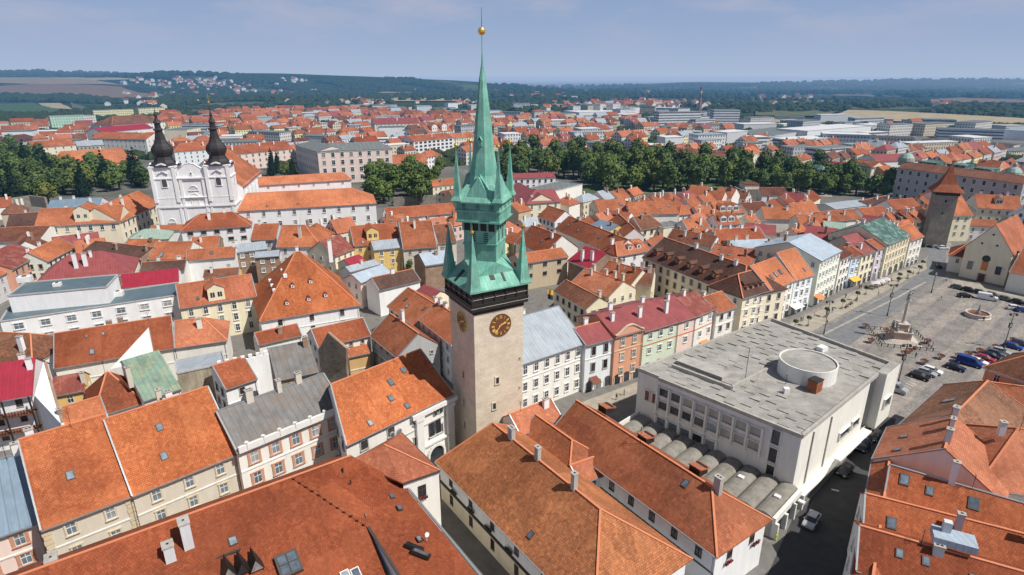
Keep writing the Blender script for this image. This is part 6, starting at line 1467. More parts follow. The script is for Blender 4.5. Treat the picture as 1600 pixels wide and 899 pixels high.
# ================================================================ distant landmarks
D = [
 H('large pinkish grammar school with grey mansard roof and three rows of tall windows', (496, 237), (612, 232), 22, 14.0, 'membrane', 'palepink', 15, hips=(.8, .5), win='trim', ch=0, wp=5.6, wh=3.0, ww=2.2, fh=5.2, ridge=None, skip=0),
 H('left wing of the grammar school set at an angle', (461, 226), (496, 237), 22, 10.0, 'membrane', 'palepink', 15, hips=(.8, 0), win='trim', ch=0, wp=4.4, wh=2.8, ww=1.8, fh=5.2, ridge=None),
 H('yellow villa with orange roof beside the grammar school trees', (612, 256), (668, 253), 10, (640, 241), 'tile_orange', 'yellow', 28, win='plain', ch=0, wp=5),
 H('long salmon school building left of the grammar school', (357, 242), (458, 232), 13, (405, 224), 'tile_orange', 'palepink', 26, win='plain', ch=3, wp=5, wh=2.2, ww=1.5, fh=4.2),
 H('white four-square building behind the church towers', (272, 237), (332, 233), 12, (296, 223), 'tile_orange_bright', 'bluewhite', 26, hips=(.7, 0), win='plain', ch=3, wp=4, chm='plaster_white'),
 H('long white barracks with flat orange roof', (143, 216), (228, 218), 14, (185, 207), 'tile_orange', 'offwhite', 22, win='plain', ch=2, wp=4.6, wh=2, fh=4.2),
 H('yellow house with a bright orange hipped roof in the left trees', (75, 259), (203, 253), 9, (140, 235), 'tile_orange_bright', 'yellow', 24, hips=(.3, .8), win='plain', ch=0, wp=6, wh=2.0, ww=1.6),
 H('orange roofed cream building left of the yellow house', (52, 231), (118, 226), 10, (85, 219), 'tile_orange', 'cream', 24, win='plain', ch=0, wp=6),
 H('dark roofed house at the edge of the left park', (20, 223), (66, 217), 9, (42, 209), 'tile_darkbrown', 'palegrey', 28, win='plain', ch=0, hips=(.8, .8)),
 H('crimson roofed hall in front of the barracks', (160, 207), (240, 200), 13, (205, 195), 'metal_crimson', 'offwhite', 20, win=None, ch=0, ridge=None),
 H('large brown hipped roof behind the crimson hall', (175, 196), (258, 190), 15, (225, 179), 'tile_brown', 'offwhite', 24, hips=(.8, .8), win='plain', ch=0, wp=5),
 H('white curved corner building with orange roof and strip windows', (646, 221), (708, 215), 12, (680, 209), 'tile_orange', 'white', 22, win='dark', ch=5, chm='plaster_white', wp=5, ww=3.0),
 H('cream range with orange roof behind the spire', (708, 216), (745, 213), 11, (728, 207), 'tile_orange', 'cream', 22, win='plain', ch=3),
 H('white ornate double-gabled house far behind the spire', (668, 207), (706, 204), 12, (686, 195), 'tile_orange', 'offwhite', 36, win='plain', ch=2, dorm=((.3, .05, 7), (.7, .05, 7))),
 H('maroon and cream terrace on the far side of the town', (585, 194), (655, 192), 13, (620, 184), 'metal_red', 'cream', 24, win='plain', ch=5, wp=5, ridge=None),
 H('orange corner palace with pale dome end beyond the park', (1148, 247), (1191, 237), 12, (1165, 231), 'tile_orange_bright', 'cream', 26, win='plain', ch=0, wp=4.5),
 H('grey-brown terrace of town houses beyond the park trees', (1042, 240), (1132, 247), 12, (1088, 233), 'tile_brown', 'palegrey', 26, win='plain', ch=3, wp=4.5),
 H('yellow school-like building right of the park', (1319, 256), (1362, 262), 15, (1338, 249), 'tile_rust', 'paleyellow', 24, win='plain', ch=0, wp=4.6, wh=2, fh=4.2),
 H('yellow end wing with orange roof next to the grand grey building', (1363, 262), (1388, 259), 15, (1375, 251), 'tile_rust', 'paleyellow', 24, win='plain', ch=0, wp=4.6, wh=2, fh=4.2),
 H('small crimson roofed white house right of the park', (1282, 258), (1318, 262), 10, (1300, 252), 'metal_crimson', 'offwhite', 24, win='plain', ch=2, ridge=None),
 H('pink house wedged beside the grand grey building', (1386, 271), (1403, 269), 12, (1394, 258), 'tile_orange', 'salmon', 28, win='plain', ch=0),
 H('small green turreted villa among the park trees', (1262, 262), (1284, 266), 11, (1272, 257), 'copper_dark', 'palegreen', 36, hips=(.8, .8), win='plain', ch=0, ridge=None),
 H('grand grey building with domes behind the gate tower', (1403, 262), (1600, 287), 19, (1500, 263), 'tile_brown', 'grey', 22, win='shade', ch=0, wp=4.6, wh=2.4, ww=1.6, fh=4.6, cornice='trim_grey', d2=9),
 H('maroon hall roof behind the grand grey building', (1370, 252), (1440, 250), 13, (1405, 240), 'metal_red', 'white', 22, win=None, ch=0, ridge=None),
 H('white cottage with tiled roof by the park road', (1191, 304), (1232, 304), 6, (1212, 293), 'tile_brown', 'white', 26, win=None, ch=0),
 H('orange roofed white house right of the centre trees', (676, 291), (716, 287), 7, (695, 280), 'tile_orange', 'cream', 26, win='plain', ch=1),
]
def dome(info, px, py, s_, label='dome'):
    Y = info['a'].y + 6; p = atY(px, py, Y); m = MB(); m.lathe((0, 0, -3 * s_), [(3.6 * s_, 0), (3.6 * s_, 2 * s_), (4.2 * s_, 2.4 * s_), (3.9 * s_, 4.2 * s_), (2.6 * s_, 6 * s_), (1 * s_, 6.9 * s_), (.9 * s_, 8.4 * s_), (.1, 9.4 * s_)], 'copper_pale' if s_ > .9 else 'copper_dark', 12); m.build(label, info['ro'], p - info['base'])
dome(D[22], 1416, 250, 1.05); dome(D[22], 1583, 272, 1.1)
for x, y in ((1455, 258), (1500, 262), (1540, 268)): 
    m = MB(); p = atY(x, y, D[22]['a'].y + 3); m.box((0, 0, 0), (5, 5, 2), 'copper_dark', math.atan2(D[22]['u'].y, D[22]['u'].x)); m.build('green_roof_section', D[22]['ro'], p - D[22]['base'])
X = [
 BOX('pale green slab block of flats with balconies on the left outskirts', (77, 182), (132, 180), 19.5, 12, 'facade_green', 'membrane', win=None, cat='block of flats'),
 BOX('white end section joined to the pale green slab block', (132, 181), (149, 180), 18.5, 12, 'facade_offwhite', 'membrane', win=None, cat='block of flats'),
 BOX('left yellow block of flats with balconies below the wooded slope', (145, 173), (208, 171), 15, 12, 'facade_paleyellow', 'membrane', win=None, cat='block of flats'),
 BOX('right yellow block of flats below the wooded slope', (216, 170), (257, 168), 16, 12, 'facade_paleyellow', 'membrane', win=None, cat='block of flats'),
 BOX('wide cream works hall right behind the left church tower', (256, 203), (292, 203), 14, 30, 'cream', 'membrane', win=None),
 BOX('pale glazed college block behind the church towers', (283, 195), (340, 195), 14, 16, 'facade_office', 'membrane', win=None),
 BOX('long office slab with dark ribbon windows near the tall brick stack', (1030, 176), (1096, 175), 23, 15, 'facade_office', 'membrane', win=None, cat='office block'),
 BOX('tall white factory office right of the stack with a green band', (1116, 172), (1157, 172), 24, 18, 'facade_office', 'membrane', win=None, cat='office block'),
 BOX('low white link building between the two office slabs', (1087, 187), (1118, 186), 14, 12, 'facade_office', 'membrane', win=None),
 BOX('long white logistics hall on the right outskirts', (1262, 205), (1362, 197), 10, 40, 'white', 'white_sheet', win=None, cat='hall'),
 BOX('grey roofed store hall left of the long white hall', (1210, 212), (1268, 203), 8, 50, 'palegrey', 'membrane', win=None, cat='hall'),
 BOX('left grey flat roofed institute on the railway', (1240, 231), (1279, 229), 13, 14, 'facade_palegrey', 'membrane', win=None),
 BOX('right grey flat roofed institute with strip windows', (1282, 233), (1333, 229), 13.5, 14, 'facade_office', 'membrane', win=None),
 BOX('long white shed with dark roof by the railway', (1345, 213), (1430, 216), 7, 16, 'facade_offwhite', 'tile_darkbrown', win=None, cat='shed'),
 BOX('very long white shed with dark roof at the right edge of the railway', (1440, 217), (1584, 228), 7, 16, 'facade_offwhite', 'tile_darkbrown', win=None, cat='shed'),
 BOX('red brick engine shed with row of doors', (1366, 222), (1432, 225), 6, 14, 'facade_tan', 'metal_redbrown', win=None, cat='shed'),
 BOX('white framed factory with red panels at far right', (1468, 201), (1570, 204), 11, 20, 'facade_office', 'membrane', win=None, cat='factory'),
 BOX('first pale tower block in the far district', (938, 163), (950, 162), 20, 14, 'facade_offwhite', 'membrane', win=None, cat='block of flats'),
 BOX('second pale tower block in the far district', (958, 163), (970, 162), 20, 14, 'facade_offwhite', 'membrane', win=None, cat='block of flats'),
 BOX('white low factory roofs beyond the red roofed town', (905, 176), (985, 174), 9, 60, 'white', 'white_sheet', win=None, cat='hall'),
 BOX('long pale warehouse beyond the orange terraces', (868, 180), (900, 177), 9, 30, 'facade_cream', 'membrane', win=None, cat='hall'),
 BOX('purple grey warehouse beyond the town right of the stack', (1085, 197), (1130, 197), 8, 14, 'facade_palegrey', 'tile_brown', win=None, cat='hall'),
]
def stack():
    p = at(1092, 178, 0); p = V(p.x, p.y, 0); rt = root('factory_chimney', p, 'tall brick factory chimney with red and white bands', 'chimney')
    zt = atY(1092, 136, p.y).z; m = MB(); m.cyl((0, 0, 0), (0, 0, zt), 2.6, 'brick_old', 14, 1.7); m.build('shaft', rt); m = MB()
    for k in range(3): m.cyl((0, 0, zt - 4 - k * 7), (0, 0, zt - 1 - k * 7), 2.0 + .12 * k, 'white_sheet' if k % 2 else 'car_red', 14)
    m.build('bands', rt)
stack()

# ================================================================ surfaces of the old town
def P3(l): return [at(x, y, 0) for x, y in l]
sheet('streets', [(-330, 20), (330, 20), (430, 330), (-420, 330)], 'pavement_grey', .004)
sheet('town_square', P3([(1215, 512), (1232, 500), (1443, 407), (1470, 378), (1486, 378), (1494, 434), (1800, 500), (1800, 600), (1420, 760), (1382, 640), (1300, 560)]), 'square_paving', .010)
sheet('road', P3([(1222, 548), (1400, 455), (1447, 420), (1452, 380), (1478, 380), (1478, 430), (1440, 452), (1290, 570)]), 'street_grey', .014)
sheet('pavement', P3([(1226, 511), (1445, 409), (1449, 420), (1400, 446), (1252, 527)]), 'pavement_pale', .018)
b = MB(); b.beam(at(1268, 532, .03), at(1400, 466, .03), .7, .03, 'pavement_pale'); b.beam(at(1400, 466, .03), at(1446, 441, .03), .7, .03, 'pavement_pale'); struct(b.build('gutter_line'))
sheet('pavement', P3([(1490, 437), (1800, 492), (1800, 505), (1487, 446)]), 'pavement_pale', .014)
sheet('asphalt_street', P3([(1150, 960), (1340, 960), (1400, 655), (1378, 650), (1255, 770), (1210, 850)]), 'asphalt', .014)
sheet('pavement', P3([(1120, 960), (1172, 960), (1238, 812), (1320, 720), (1380, 655), (1372, 652), (1250, 770), (1200, 840)]), 'pavement_grey', .09)
sheet('lane', P3([(900, 632), (1010, 592), (1010, 610), (905, 655)]), 'pavement_pale', .010)
b = MB(); b.beam(at(1310, 960, .03), at(1372, 740, .03), .3, .05, 'pavement_grey'); b.beam(at(1372, 740, .03), at(1400, 660, .03), .3, .05, 'pavement_grey'); struct(b.build('kerb'))
b = MB()
for i in range(9):
    p = at(1404 + i * 4.3, 612 - i * 2.7, .03); b.box(p, (.9, .12, .01), 'paint_white', R(-54))
struct(b.build('parking_markings'))
b = MB(); p = at(1305, 766, .03); b.box(p, (.6, .2, .01), 'paint_white', R(-20)); struct(b.build('road_marking'))
sheet('park_lawn', P3([(880, 300), (1000, 262), (1330, 280), (1330, 305), (1180, 303), (1000, 306)]), 'park_grass', .02)
sheet('park_path', P3([(940, 304), (1190, 296), (1300, 303), (1300, 308), (1180, 303), (950, 309)]), 'path_sand', .03)
sheet('field', P3([(1170, 215), (1262, 217), (1600, 236), (1600, 243), (1400, 232), (1200, 226)]), 'field_olive', .02)
for poly, m in (([(0, 148), (0, 136), (50, 132), (190, 137), (215, 146), (258, 150), (240, 154), (100, 153)], 'field_brown'), ([(0, 131), (0, 122), (60, 122), (150, 127), (188, 134)], 'field_tan'), ([(62, 123), (120, 122), (215, 125), (150, 127)], 'field_straw'),
                ([(-60, 177), (-60, 164), (55, 163), (95, 173), (80, 179)], 'field_green'), ([(60, 163), (95, 163), (114, 173), (78, 171)], 'field_straw'), ([(110, 160), (140, 172), (150, 178), (115, 176)], 'field_olive'),
                ([(553, 140), (580, 136), (650, 140), (655, 146), (600, 147), (560, 144)], 'field_tan'), ([(495, 158), (530, 156), (740, 155), (745, 160), (620, 160), (500, 163)], 'field_straw'), ([(705, 137), (760, 138), (760, 144), (715, 143)], 'field_green'),
                ([(830, 134), (895, 135), (870, 139), (835, 139)], 'field_straw'), ([(1300, 150), (1310, 148), (1365, 150), (1365, 153)], 'field_brown'), ([(1370, 150), (1430, 148), (1430, 153)], 'field_brown'), ([(920, 148), (960, 146), (1045, 141), (1040, 144), (960, 149)], 'field_tan'),
                ([(1465, 157), (1500, 154), (1590, 157), (1640, 162), (1520, 162), (1480, 161)], 'field_brown'), ([(1290, 189), (1325, 174), (1390, 176), (1640, 190), (1640, 197), (1450, 194)], 'field_straw'), ([(1180, 172), (1320, 171), (1290, 184), (1180, 183)], 'field_olive'),
                ([(270, 155), (330, 150), (380, 158), (300, 163)], 'field_olive'), ([(430, 148), (470, 147), (480, 151), (435, 153)], 'field_olive'), ([(1010, 150), (1060, 147), (1090, 149), (1040, 153)], 'field_olive'), ([(660, 170), (700, 168), (720, 172), (680, 175)], 'field_olive')):
    field(poly, m)
# ================================================================ trees
rt_ = random.Random(11)
def tree_src(name, label, H_, W_, n, mat, kind, q):
    r = random.Random(q); rt = root(name, (0, 0, 0), label, 'tree', 'trees in and around the old town')
    t = MB(); t.cyl((0, 0, 0), (0, 0, H_ * .45), W_ * .045, 'bark', 7, W_ * .03)
    for i in range(5):
        a = r.uniform(0, 6.28); t.cyl((0, 0, H_ * (.25 + .05 * i)), (math.cos(a) * W_ * .3, math.sin(a) * W_ * .3, H_ * (.45 + .06 * i)), W_ * .02, 'bark', 5, W_ * .01)
    t.build('trunk', rt)
    c = MB(); lobes = []
    if kind == 'round':
        for i in range(11):
            a, rr = r.uniform(0, 6.28), r.uniform(0, .33) * W_; z = r.uniform(.38, .85) * H_; rr *= 1.25 - z / H_
            lobes.append((V(math.cos(a) * rr, math.sin(a) * rr, z), r.uniform(.15, .27) * W_))
    else:
        for i in range(12):
            k = i / 11; lobes.append((V(r.uniform(-.03, .03) * W_, r.uniform(-.03, .03) * W_, H_ * (.12 + .85 * k)), W_ * (.42 * (1 - k) + .03)))
    for i in range(n):
        lc, lr = lobes[r.randrange(len(lobes))] if kind == 'round' else lobes[min(11, int(r.random() ** 1.5 * 12))]
        d = V(r.gauss(0, 1), r.gauss(0, 1), r.gauss(0, 1) * (.9 if kind == 'round' else .35)).normalized()
        p = lc + d * lr * r.uniform(.72, 1.08); s_ = W_ * r.uniform(.035, .065)
        nn = (d + V(r.gauss(0, .6), r.gauss(0, .6), r.gauss(0, .6) + .3)).normalized(); x = nn.orthogonal().normalized(); x = (Matrix.Rotation(r.uniform(0, 6.28), 3, nn) @ x); y = nn.cross(x)
        c.face([p - x * s_, p - y * s_ * .8, p + x * s_, p + y * s_ * .8], mat)
    for lc, lr in lobes:     # dark inner mass so the crown is not see-through everywhere
        N = 6; rs = lr * .72
        c.lathe(lc, [(0, -rs), (rs * .85, -rs * .5), (rs * .95, rs * .1), (rs * .6, rs * .75), (0, rs)], mat, N, r.uniform(0, 1))
    c.build('crown', rt); return rt
TR = [tree_src('broadleaf_tree', 'dense dark green broadleaf tree in the park belt', 15, 13, 900, 'leaves_green', 'round', 1), tree_src('broadleaf_tree', 'tall rounded broadleaf tree in the park belt', 18, 13, 1000, 'leaves_green', 'round', 2),
      tree_src('broadleaf_tree', 'wide spreading broadleaf tree in the park belt', 13, 14, 900, 'leaves_green', 'round', 3), tree_src('broadleaf_tree', 'lighter green broadleaf tree in the park belt', 12, 9, 700, 'leaves_light', 'round', 4),
      tree_src('conifer_tree', 'dark conifer with a pointed top', 20, 9, 800, 'leaves_conifer', 'cone', 5)]
used_tr = [False] * 5
def inpoly(p, poly):
    c = False; j = len(poly) - 1
    for i in range(len(poly)):
        a, b = poly[i], poly[j]
        if (a[1] > p[1]) != (b[1] > p[1]) and p[0] < (b[0] - a[0]) * (p[1] - a[1]) / (b[1] - a[1]) + a[0]: c = not c
        j = i
    return c
def near_foot(p, m=1.0):
    for f in FOOT:
        if inpoly(p, f): return True
        if m:
            for i in range(len(f)):
                a, b = Vector(f[i]), Vector(f[(i + 1) % len(f)]); ab = b - a; q = Vector((p[0], p[1])); t = max(0, min(1, (q - a).dot(ab) / max(1e-6, ab.dot(ab))))
                if (q - a - ab * t).length < m: return True
    return False
TREES = []
def plant(k, p, s_, label, group):
    rz = rt_.uniform(0, 6.28)
    if not used_tr[k]:
        o = TR[k]; o.location = p; o.rotation_euler = (0, 0, rz); o.scale = (s_,) * 3; used_tr[k] = True
    else: o = dup(TR[k], p, rz, scale=s_)
    o['label'] = label; o['group'] = group; TREES.append((p[0], p[1], s_ * 5))
def grove(poly, n, kinds, where, smin=.75, smax=1.15, sep=7):
    xs = [p[0] for p in poly]; ys = [p[1] for p in poly]; k = 0; tries = 0
    nm = ['dense dark green broadleaf tree', 'tall rounded broadleaf tree', 'wide spreading broadleaf tree', 'lighter green broadleaf tree', 'dark pointed conifer']
    while k < n and tries < n * 40:
        tries += 1; q = (rt_.uniform(min(xs), max(xs)), rt_.uniform(min(ys), max(ys)))
        if not inpoly(q, poly): continue
        p = at(*q, 0)
        if near_foot((p.x, p.y), 3.5) or any((p.x - a) ** 2 + (p.y - b) ** 2 < sep ** 2 for a, b, _ in TREES): continue
        kk = rt_.choice(kinds); plant(kk, p, rt_.uniform(smin, smax), nm[kk] + ' ' + where, nm[kk] + 's ' + where); k += 1
grove([(-30, 320), (-30, 262), (60, 268), (205, 268), (232, 296), (140, 306), (60, 325)], 80, [0, 0, 1, 2, 3, 4], 'in the wood left of the white church', .9, 1.3)
grove([(-30, 262), (-30, 235), (50, 240), (75, 262)], 14, [0, 1], 'in the wood left of the white church', 1.0, 1.3)
grove([(575, 318), (570, 292), (640, 276), (690, 272), (690, 290), (660, 322)], 46, [0, 1, 2, 3], 'behind the monastery', .8, 1.2, 5.5)
grove([(400, 280), (405, 262), (500, 268), (560, 270), (500, 285)], 9, [4, 0], 'in front of the grammar school', .7, 1.0)
grove([(785, 285), (790, 262), (860, 254), (960, 256), (1120, 268), (1200, 268), (1210, 294), (1100, 303), (960, 300), (880, 278)], 135, [0, 0, 1, 1, 2, 3], 'in the town park', .95, 1.35, 6)
grove([(1200, 300), (1200, 268), (1330, 280), (1400, 300), (1390, 312), (1300, 305)], 60, [0, 0, 1, 2, 3], 'at the right end of the park', .75, 1.15, 6)
grove([(1580, 345), (1640, 340), (1660, 400), (1590, 385)], 7, [0, 2, 3], 'by the small church at the right edge', .5, .8)
for px, py, k, s_ in ((640, 428, 3, .45), (655, 437, 3, .5), (620, 412, 3, .4), (648, 412, 0, .35), (540, 424, 0, .35), (875, 437, 0, .3), (1545, 330, 4, .6), (1424, 304, 0, .7), (1380, 309, 0, .7)):
    plant(k, at(px, py, 0), s_, ['small dark garden tree', '', '', 'bright green garden tree', 'dark garden conifer'][k] + {640: ' in the walled garden behind the yellow house', 655: ' against the garden wall near the tower', 620: ' beside the yellow house', 648: ' at the top of the walled garden', 540: ' at the alley bend', 875: ' in the ivory courtyard', 1545: ' right of the gate tower', 1424: ' left of the gate tower', 1380: ' by the workshop roofs'}[px], 'garden trees among the old houses')
# ================================================================ distant quarters
rh = random.Random(5)
def mini(bm, c, ang, L, d, ze, pitch, wall, roof, hip, chim=1):
    u = V(math.cos(ang), math.sin(ang), 0); n = V(-u.y, u.x, 0); zr = ze + d * math.tan(R(pitch)); a, b = c - u * L / 2 - n * d, c + u * L / 2 - n * d
    W = n * 2 * d; Zf = lambda p, z: V(p.x, p.y, z)
    bm[0].face([Zf(a, 0), Zf(b, 0), Zf(b, ze), Zf(a, ze)], wall); bm[0].face([Zf(b + W, 0), Zf(a + W, 0), Zf(a + W, ze), Zf(b + W, ze)], wall)
    sd = lambda p, q, z: [Zf(p, 0), Zf(q, 0), Zf(q, ze)] + ([] if hip else [Zf((p + q) / 2, zr - .1)]) + [Zf(p, ze)]
    bm[0].face(sd(b, b + W, 0), wall); bm[0].face(sd(a + W, a, 0), wall)
    o = .4; dz = o * math.tan(R(pitch)); i = d if hip else 0; i = min(i, L * .48)
    A, B = a - n * o - u * (o if hip else .1), b - n * o + u * (o if hip else .1); C, D = B + W + n * 2 * o, A + W + n * 2 * o
    ra, rb = c - u * (L / 2 - i + (0 if hip else .1)), c + u * (L / 2 - i + (0 if hip else .1))
    fs = [[Zf(A, ze - dz), Zf(B, ze - dz), Zf(rb, zr), Zf(ra, zr)], [Zf(C, ze - dz), Zf(D, ze - dz), Zf(ra, zr), Zf(rb, zr)]]
    if hip: fs += [[Zf(B, ze - dz), Zf(C, ze - dz), Zf(rb, zr)], [Zf(D, ze - dz), Zf(A, ze - dz), Zf(ra, zr)]]
    for f in fs: bm[1].face(f, roof, flipto=Z3)
    for k in range(chim):
        q = c + u * L * rh.uniform(-.35, .35) + n * rh.uniform(-.4, .4) * d; bm[2].box(Zf(q, zr), (.45, .4, 1.5), 'plaster_offwhite' if rh.random() < .75 else 'brick_old', ang)
ZONES = [([(0, 240), (0, 205), (70, 200), (130, 205), (240, 205), (225, 275), (205, 262), (60, 240)], .35), ([(240, 262), (240, 200), (260, 186), (300, 188), (330, 178), (560, 174), (760, 188), (840, 192), (880, 195), (1000, 192), (1000, 204), (1180, 212), (1200, 250), (1190, 262), (960, 248), (860, 246), (785, 258), (690, 262), (560, 275), (400, 262)], .6),
         ([(1190, 262), (1200, 236), (1340, 240), (1440, 238), (1600, 245), (1640, 262), (1640, 310), (1560, 300), (1400, 268), (1300, 272)], .8),
         ([(1190, 212), (1600, 232), (1600, 244), (1340, 238), (1200, 234)], .06), ([(830, 190), (840, 184), (900, 184), (1000, 192), (1000, 204)], .3),
         ([(1160, 205), (1200, 192), (1600, 200), (1600, 215), (1300, 212)], .05)]
# closer gaps in the old town filled with back buildings
ZN = [([(0, 400), (0, 330), (60, 345), (60, 385), (200, 385), (260, 372), (400, 372), (430, 385), (600, 385), (610, 350), (720, 335), (800, 320), (880, 318), (930, 318), (1190, 325), (1340, 330), (1450, 330), (1440, 360), (1390, 380), (1230, 420), (1160, 440), (1100, 440), (860, 430), (800, 440), (720, 400), (560, 400), (400, 420), (60, 430)], 1.0),
      ([(1480, 375), (1500, 330), (1640, 330), (1640, 380), (1600, 380), (1560, 345), (1510, 380)], .8), ([(690, 320), (800, 290), (850, 310), (800, 330), (720, 340)], .5)]
ang0 = R(36); ux, uy = math.cos(ang0), math.sin(ang0)
cands = []
ROOFS = ['tile_orange'] * 4 + ['tile_orange_soft'] * 6 + ['tile_orange_bright'] * 1 + ['tile_red'] * 2 + ['tile_rust'] * 5 + ['tile_brown', 'tile_brown', 'metal_red', 'metal_palegrey', 'metal_palegrey']
WALLS = ['facade_offwhite', 'facade_cream', 'facade_white', 'facade_palepink', 'facade_tan', 'facade_paleyellow', 'facade_cream', 'facade_offwhite']
def fill(zones, rowgap, y0, y1, x0, x1, L0, L1, tilt=0.0, skipst=.12, zlo=7, zhi=11, foot=5.0):
    out = []; v = -2000
    rr = 0
    while v < 2600:
        rr += 1; uu = -2600
        while uu < 2600:
            L = rh.uniform(L0, L1); uu += L
            if rh.random() < skipst * .35: uu += rh.uniform(10, 18)
            cx = (uu - L / 2) * ux - v * uy; cy = (uu - L / 2) * uy + v * ux
            if not (y0 < cy < y1 and x0 < cx < x1): continue
            wob = 14 * math.sin(cx * .006) * math.sin(cy * .005 + 1)
            cx += wob * .5; cy += wob
            px, py = proj(V(cx, cy, 0))
            dens = 0
            for z, dn in zones:
                if inpoly((px, py), z): dens = dn; break
            if rh.random() > dens: continue
            if near_foot((cx, cy), foot) or any((cx - a) ** 2 + (cy - b) ** 2 < 64 for a, b, _ in TREES): continue
            out.append((cx, cy, L, rh.random()))
        v += rowgap * rh.uniform(.9, 1.12) * (1.5 if rr % 2 else .75)
    return out
# works, halls and sheds of the industrial fringe
ri = random.Random(21); IND = []
for poly, n in (([(835, 186), (835, 168), (1000, 166), (1030, 172), (1180, 190), (1190, 210), (1130, 206), (1000, 190)], 46), ([(1165, 205), (1200, 190), (1340, 190), (1600, 202), (1600, 222), (1400, 212), (1240, 225)], 30), ([(1180, 226), (1340, 242), (1600, 248), (1600, 238), (1420, 232), (1230, 222)], 12), ([(560, 170), (830, 172), (830, 180), (640, 178)], 12), ([(20, 232), (30, 200), (250, 190), (560, 180), (830, 196), (1180, 215), (1190, 245), (860, 240), (620, 255), (400, 255), (240, 245)], 44)):
    k = 0; xs = [p[0] for p in poly]; ys = [p[1] for p in poly]
    for _ in range(2000):
        if k >= n: break
        q = (ri.uniform(min(xs), max(xs)), ri.uniform(min(ys), max(ys)))
        if not inpoly(q, poly): continue
        p = at(*q, 0); hl, hd, hz = ri.uniform(9, 30), ri.uniform(6, 12), ri.choice((5, 6, 7, 8, 10, 14))
        if near_foot((p.x, p.y), 18) or any((p.x - a) ** 2 + (p.y - b_) ** 2 < (hl + c_) ** 2 * .8 for a, b_, c_ in IND): continue
        IND.append((p.x, p.y, hl)); k += 1; wl_ = ri.choice(('facade_office', 'facade_white', 'plaster_white', 'facade_palegrey', 'facade_offwhite', 'plaster_palegrey', 'facade_cream')); rl = ri.choice(('white_sheet', 'metal_palegrey', 'membrane', 'membrane', 'concrete'))
        tall = 'tall' if hz > 9 else 'low'; cl = 'white' if 'white' in wl_ else 'pale grey' if 'grey' in wl_ or 'office' in wl_ else 'cream'
        tw_ = q[1] > 182 and q[0] < 1190 and q[1] < 256 and not (q[0] > 835 and q[1] < 210); zone = ('in the far town' if tw_ else 'in the works district') + (' right of the factory chimney' if p.x > 330 else ' left of the factory chimney' if p.x > 20 else ' left of the spire' if p.x < -30 else ' beyond the spire')
        if tw_: hl, hd, hz = hl * .75, min(hd, 9), ri.choice((9, 11, 13))
        FOOT.append([(p.x - hl, p.y - hd), (p.x + hl, p.y - hd), (p.x + hl, p.y + hd), (p.x - hl, p.y + hd)])
        rt2 = root('flat_roofed_block', (p.x, p.y, 0), tall + ' ' + cl + ' flat roofed block ' + zone, 'building', tall + ' ' + cl + ' blocks ' + zone, rz=R(ri.choice((15, 20, 25, -20, 36))))
        m = MB(); m.prism([(-hl, -hd), (hl, -hd), (hl, hd), (-hl, hd)], 0, hz, wl_); m.build('wall', rt2); m = MB(); m.prism([(-hl - .3, -hd - .3), (hl + .3, -hd - .3), (hl + .3, hd + .3), (-hl - .3, hd + .3)], hz, hz + .5, rl); m.build('roof', rt2)
far = fill(ZONES, 26, 380, 1250, -1200, 1200, 11, 26, foot=9)
nearh = fill(ZN, 19, 170, 370, -300, 330, 9, 15, foot=4.2)
allh = [(math.hypot(c[0], c[1]), c, True) for c in nearh] + [(math.hypot(c[0], c[1]), c, False) for c in far]
allh.sort(key=lambda t: t[0])
rest = [MB(), MB(), MB()]
cn = dict(tile_orange='orange', tile_orange_soft='soft orange', tile_orange_bright='bright orange', tile_red='red', tile_rust='rust coloured', tile_brown='brown', metal_red='maroon metal', metal_palegrey='pale grey metal')
wn_ = dict(facade_offwhite='off-white', facade_cream='cream', facade_white='white', facade_palepink='pale pink', facade_tan='tan', facade_paleyellow='pale yellow')
MINI = 0
for dist, (cx, cy, L, rv), isn in allh:
    roof, wall = rh.choice(ROOFS), rh.choice(WALLS); ze = rh.uniform(6.5, 8.5) if isn else rh.uniform(7, 11.5); d = rh.uniform(4.2, 5.8) if isn else rh.uniform(5, 6.8); hip = rh.random() < .2
    an = ang0 + rh.choice((0, 0, 0, math.pi / 2)) * (1 if L < 14 else 0) + rh.uniform(-.06, .06) + .25 * math.sin(cx * .004 + cy * .003)
    if isn and isinstance(wall, str) and rh.random() < .7: wall = wall.replace('facade', 'plaster')
    pitch = rh.uniform(32, 42)
    if MINI < 165:
        MINI += 1
        where = ('among the old town back yards' if isn else ('in the quarter left of the grammar school' if cx < -110 else 'in the quarter between the spire and the park' if cx < 130 else 'in the quarter beyond the park' if cx < 330 else 'in the quarter right of the park'))
        lb = 'small %s roofed %s house %s' % (cn[roof], wn_[wall.replace('plaster', 'facade')], where)
        r_ = root('house', (cx, cy, 0), lb, 'house', cn[roof] + ' roofed ' + wn_[wall.replace('plaster', 'facade')] + ' houses ' + where)
        bms = [MB(), MB(), MB()]; mini(bms, V(0, 0, 0), an, L, d, ze, pitch, wall, roof, hip, rh.choice((1, 2)))
        bms[0].build('wall', r_); ro = bms[1].build('roof', r_); bms[2].build('chimney', ro)
    else: mini(rest, V(cx, cy, 0), an, L, d, ze, pitch, wall, roof, hip, 1 if dist < 900 else 0)
r_ = MB()
for m in rest:
    for fi, fc in enumerate(m.f): r_.v += [m.v[i] for i in fc]; r_.f.append(list(range(len(r_.v) - len(fc), len(r_.v)))); r_.m.append(r_.mi(m.mats[m.m[fi]])); r_.uv += [m.uv[i] for i in fc]
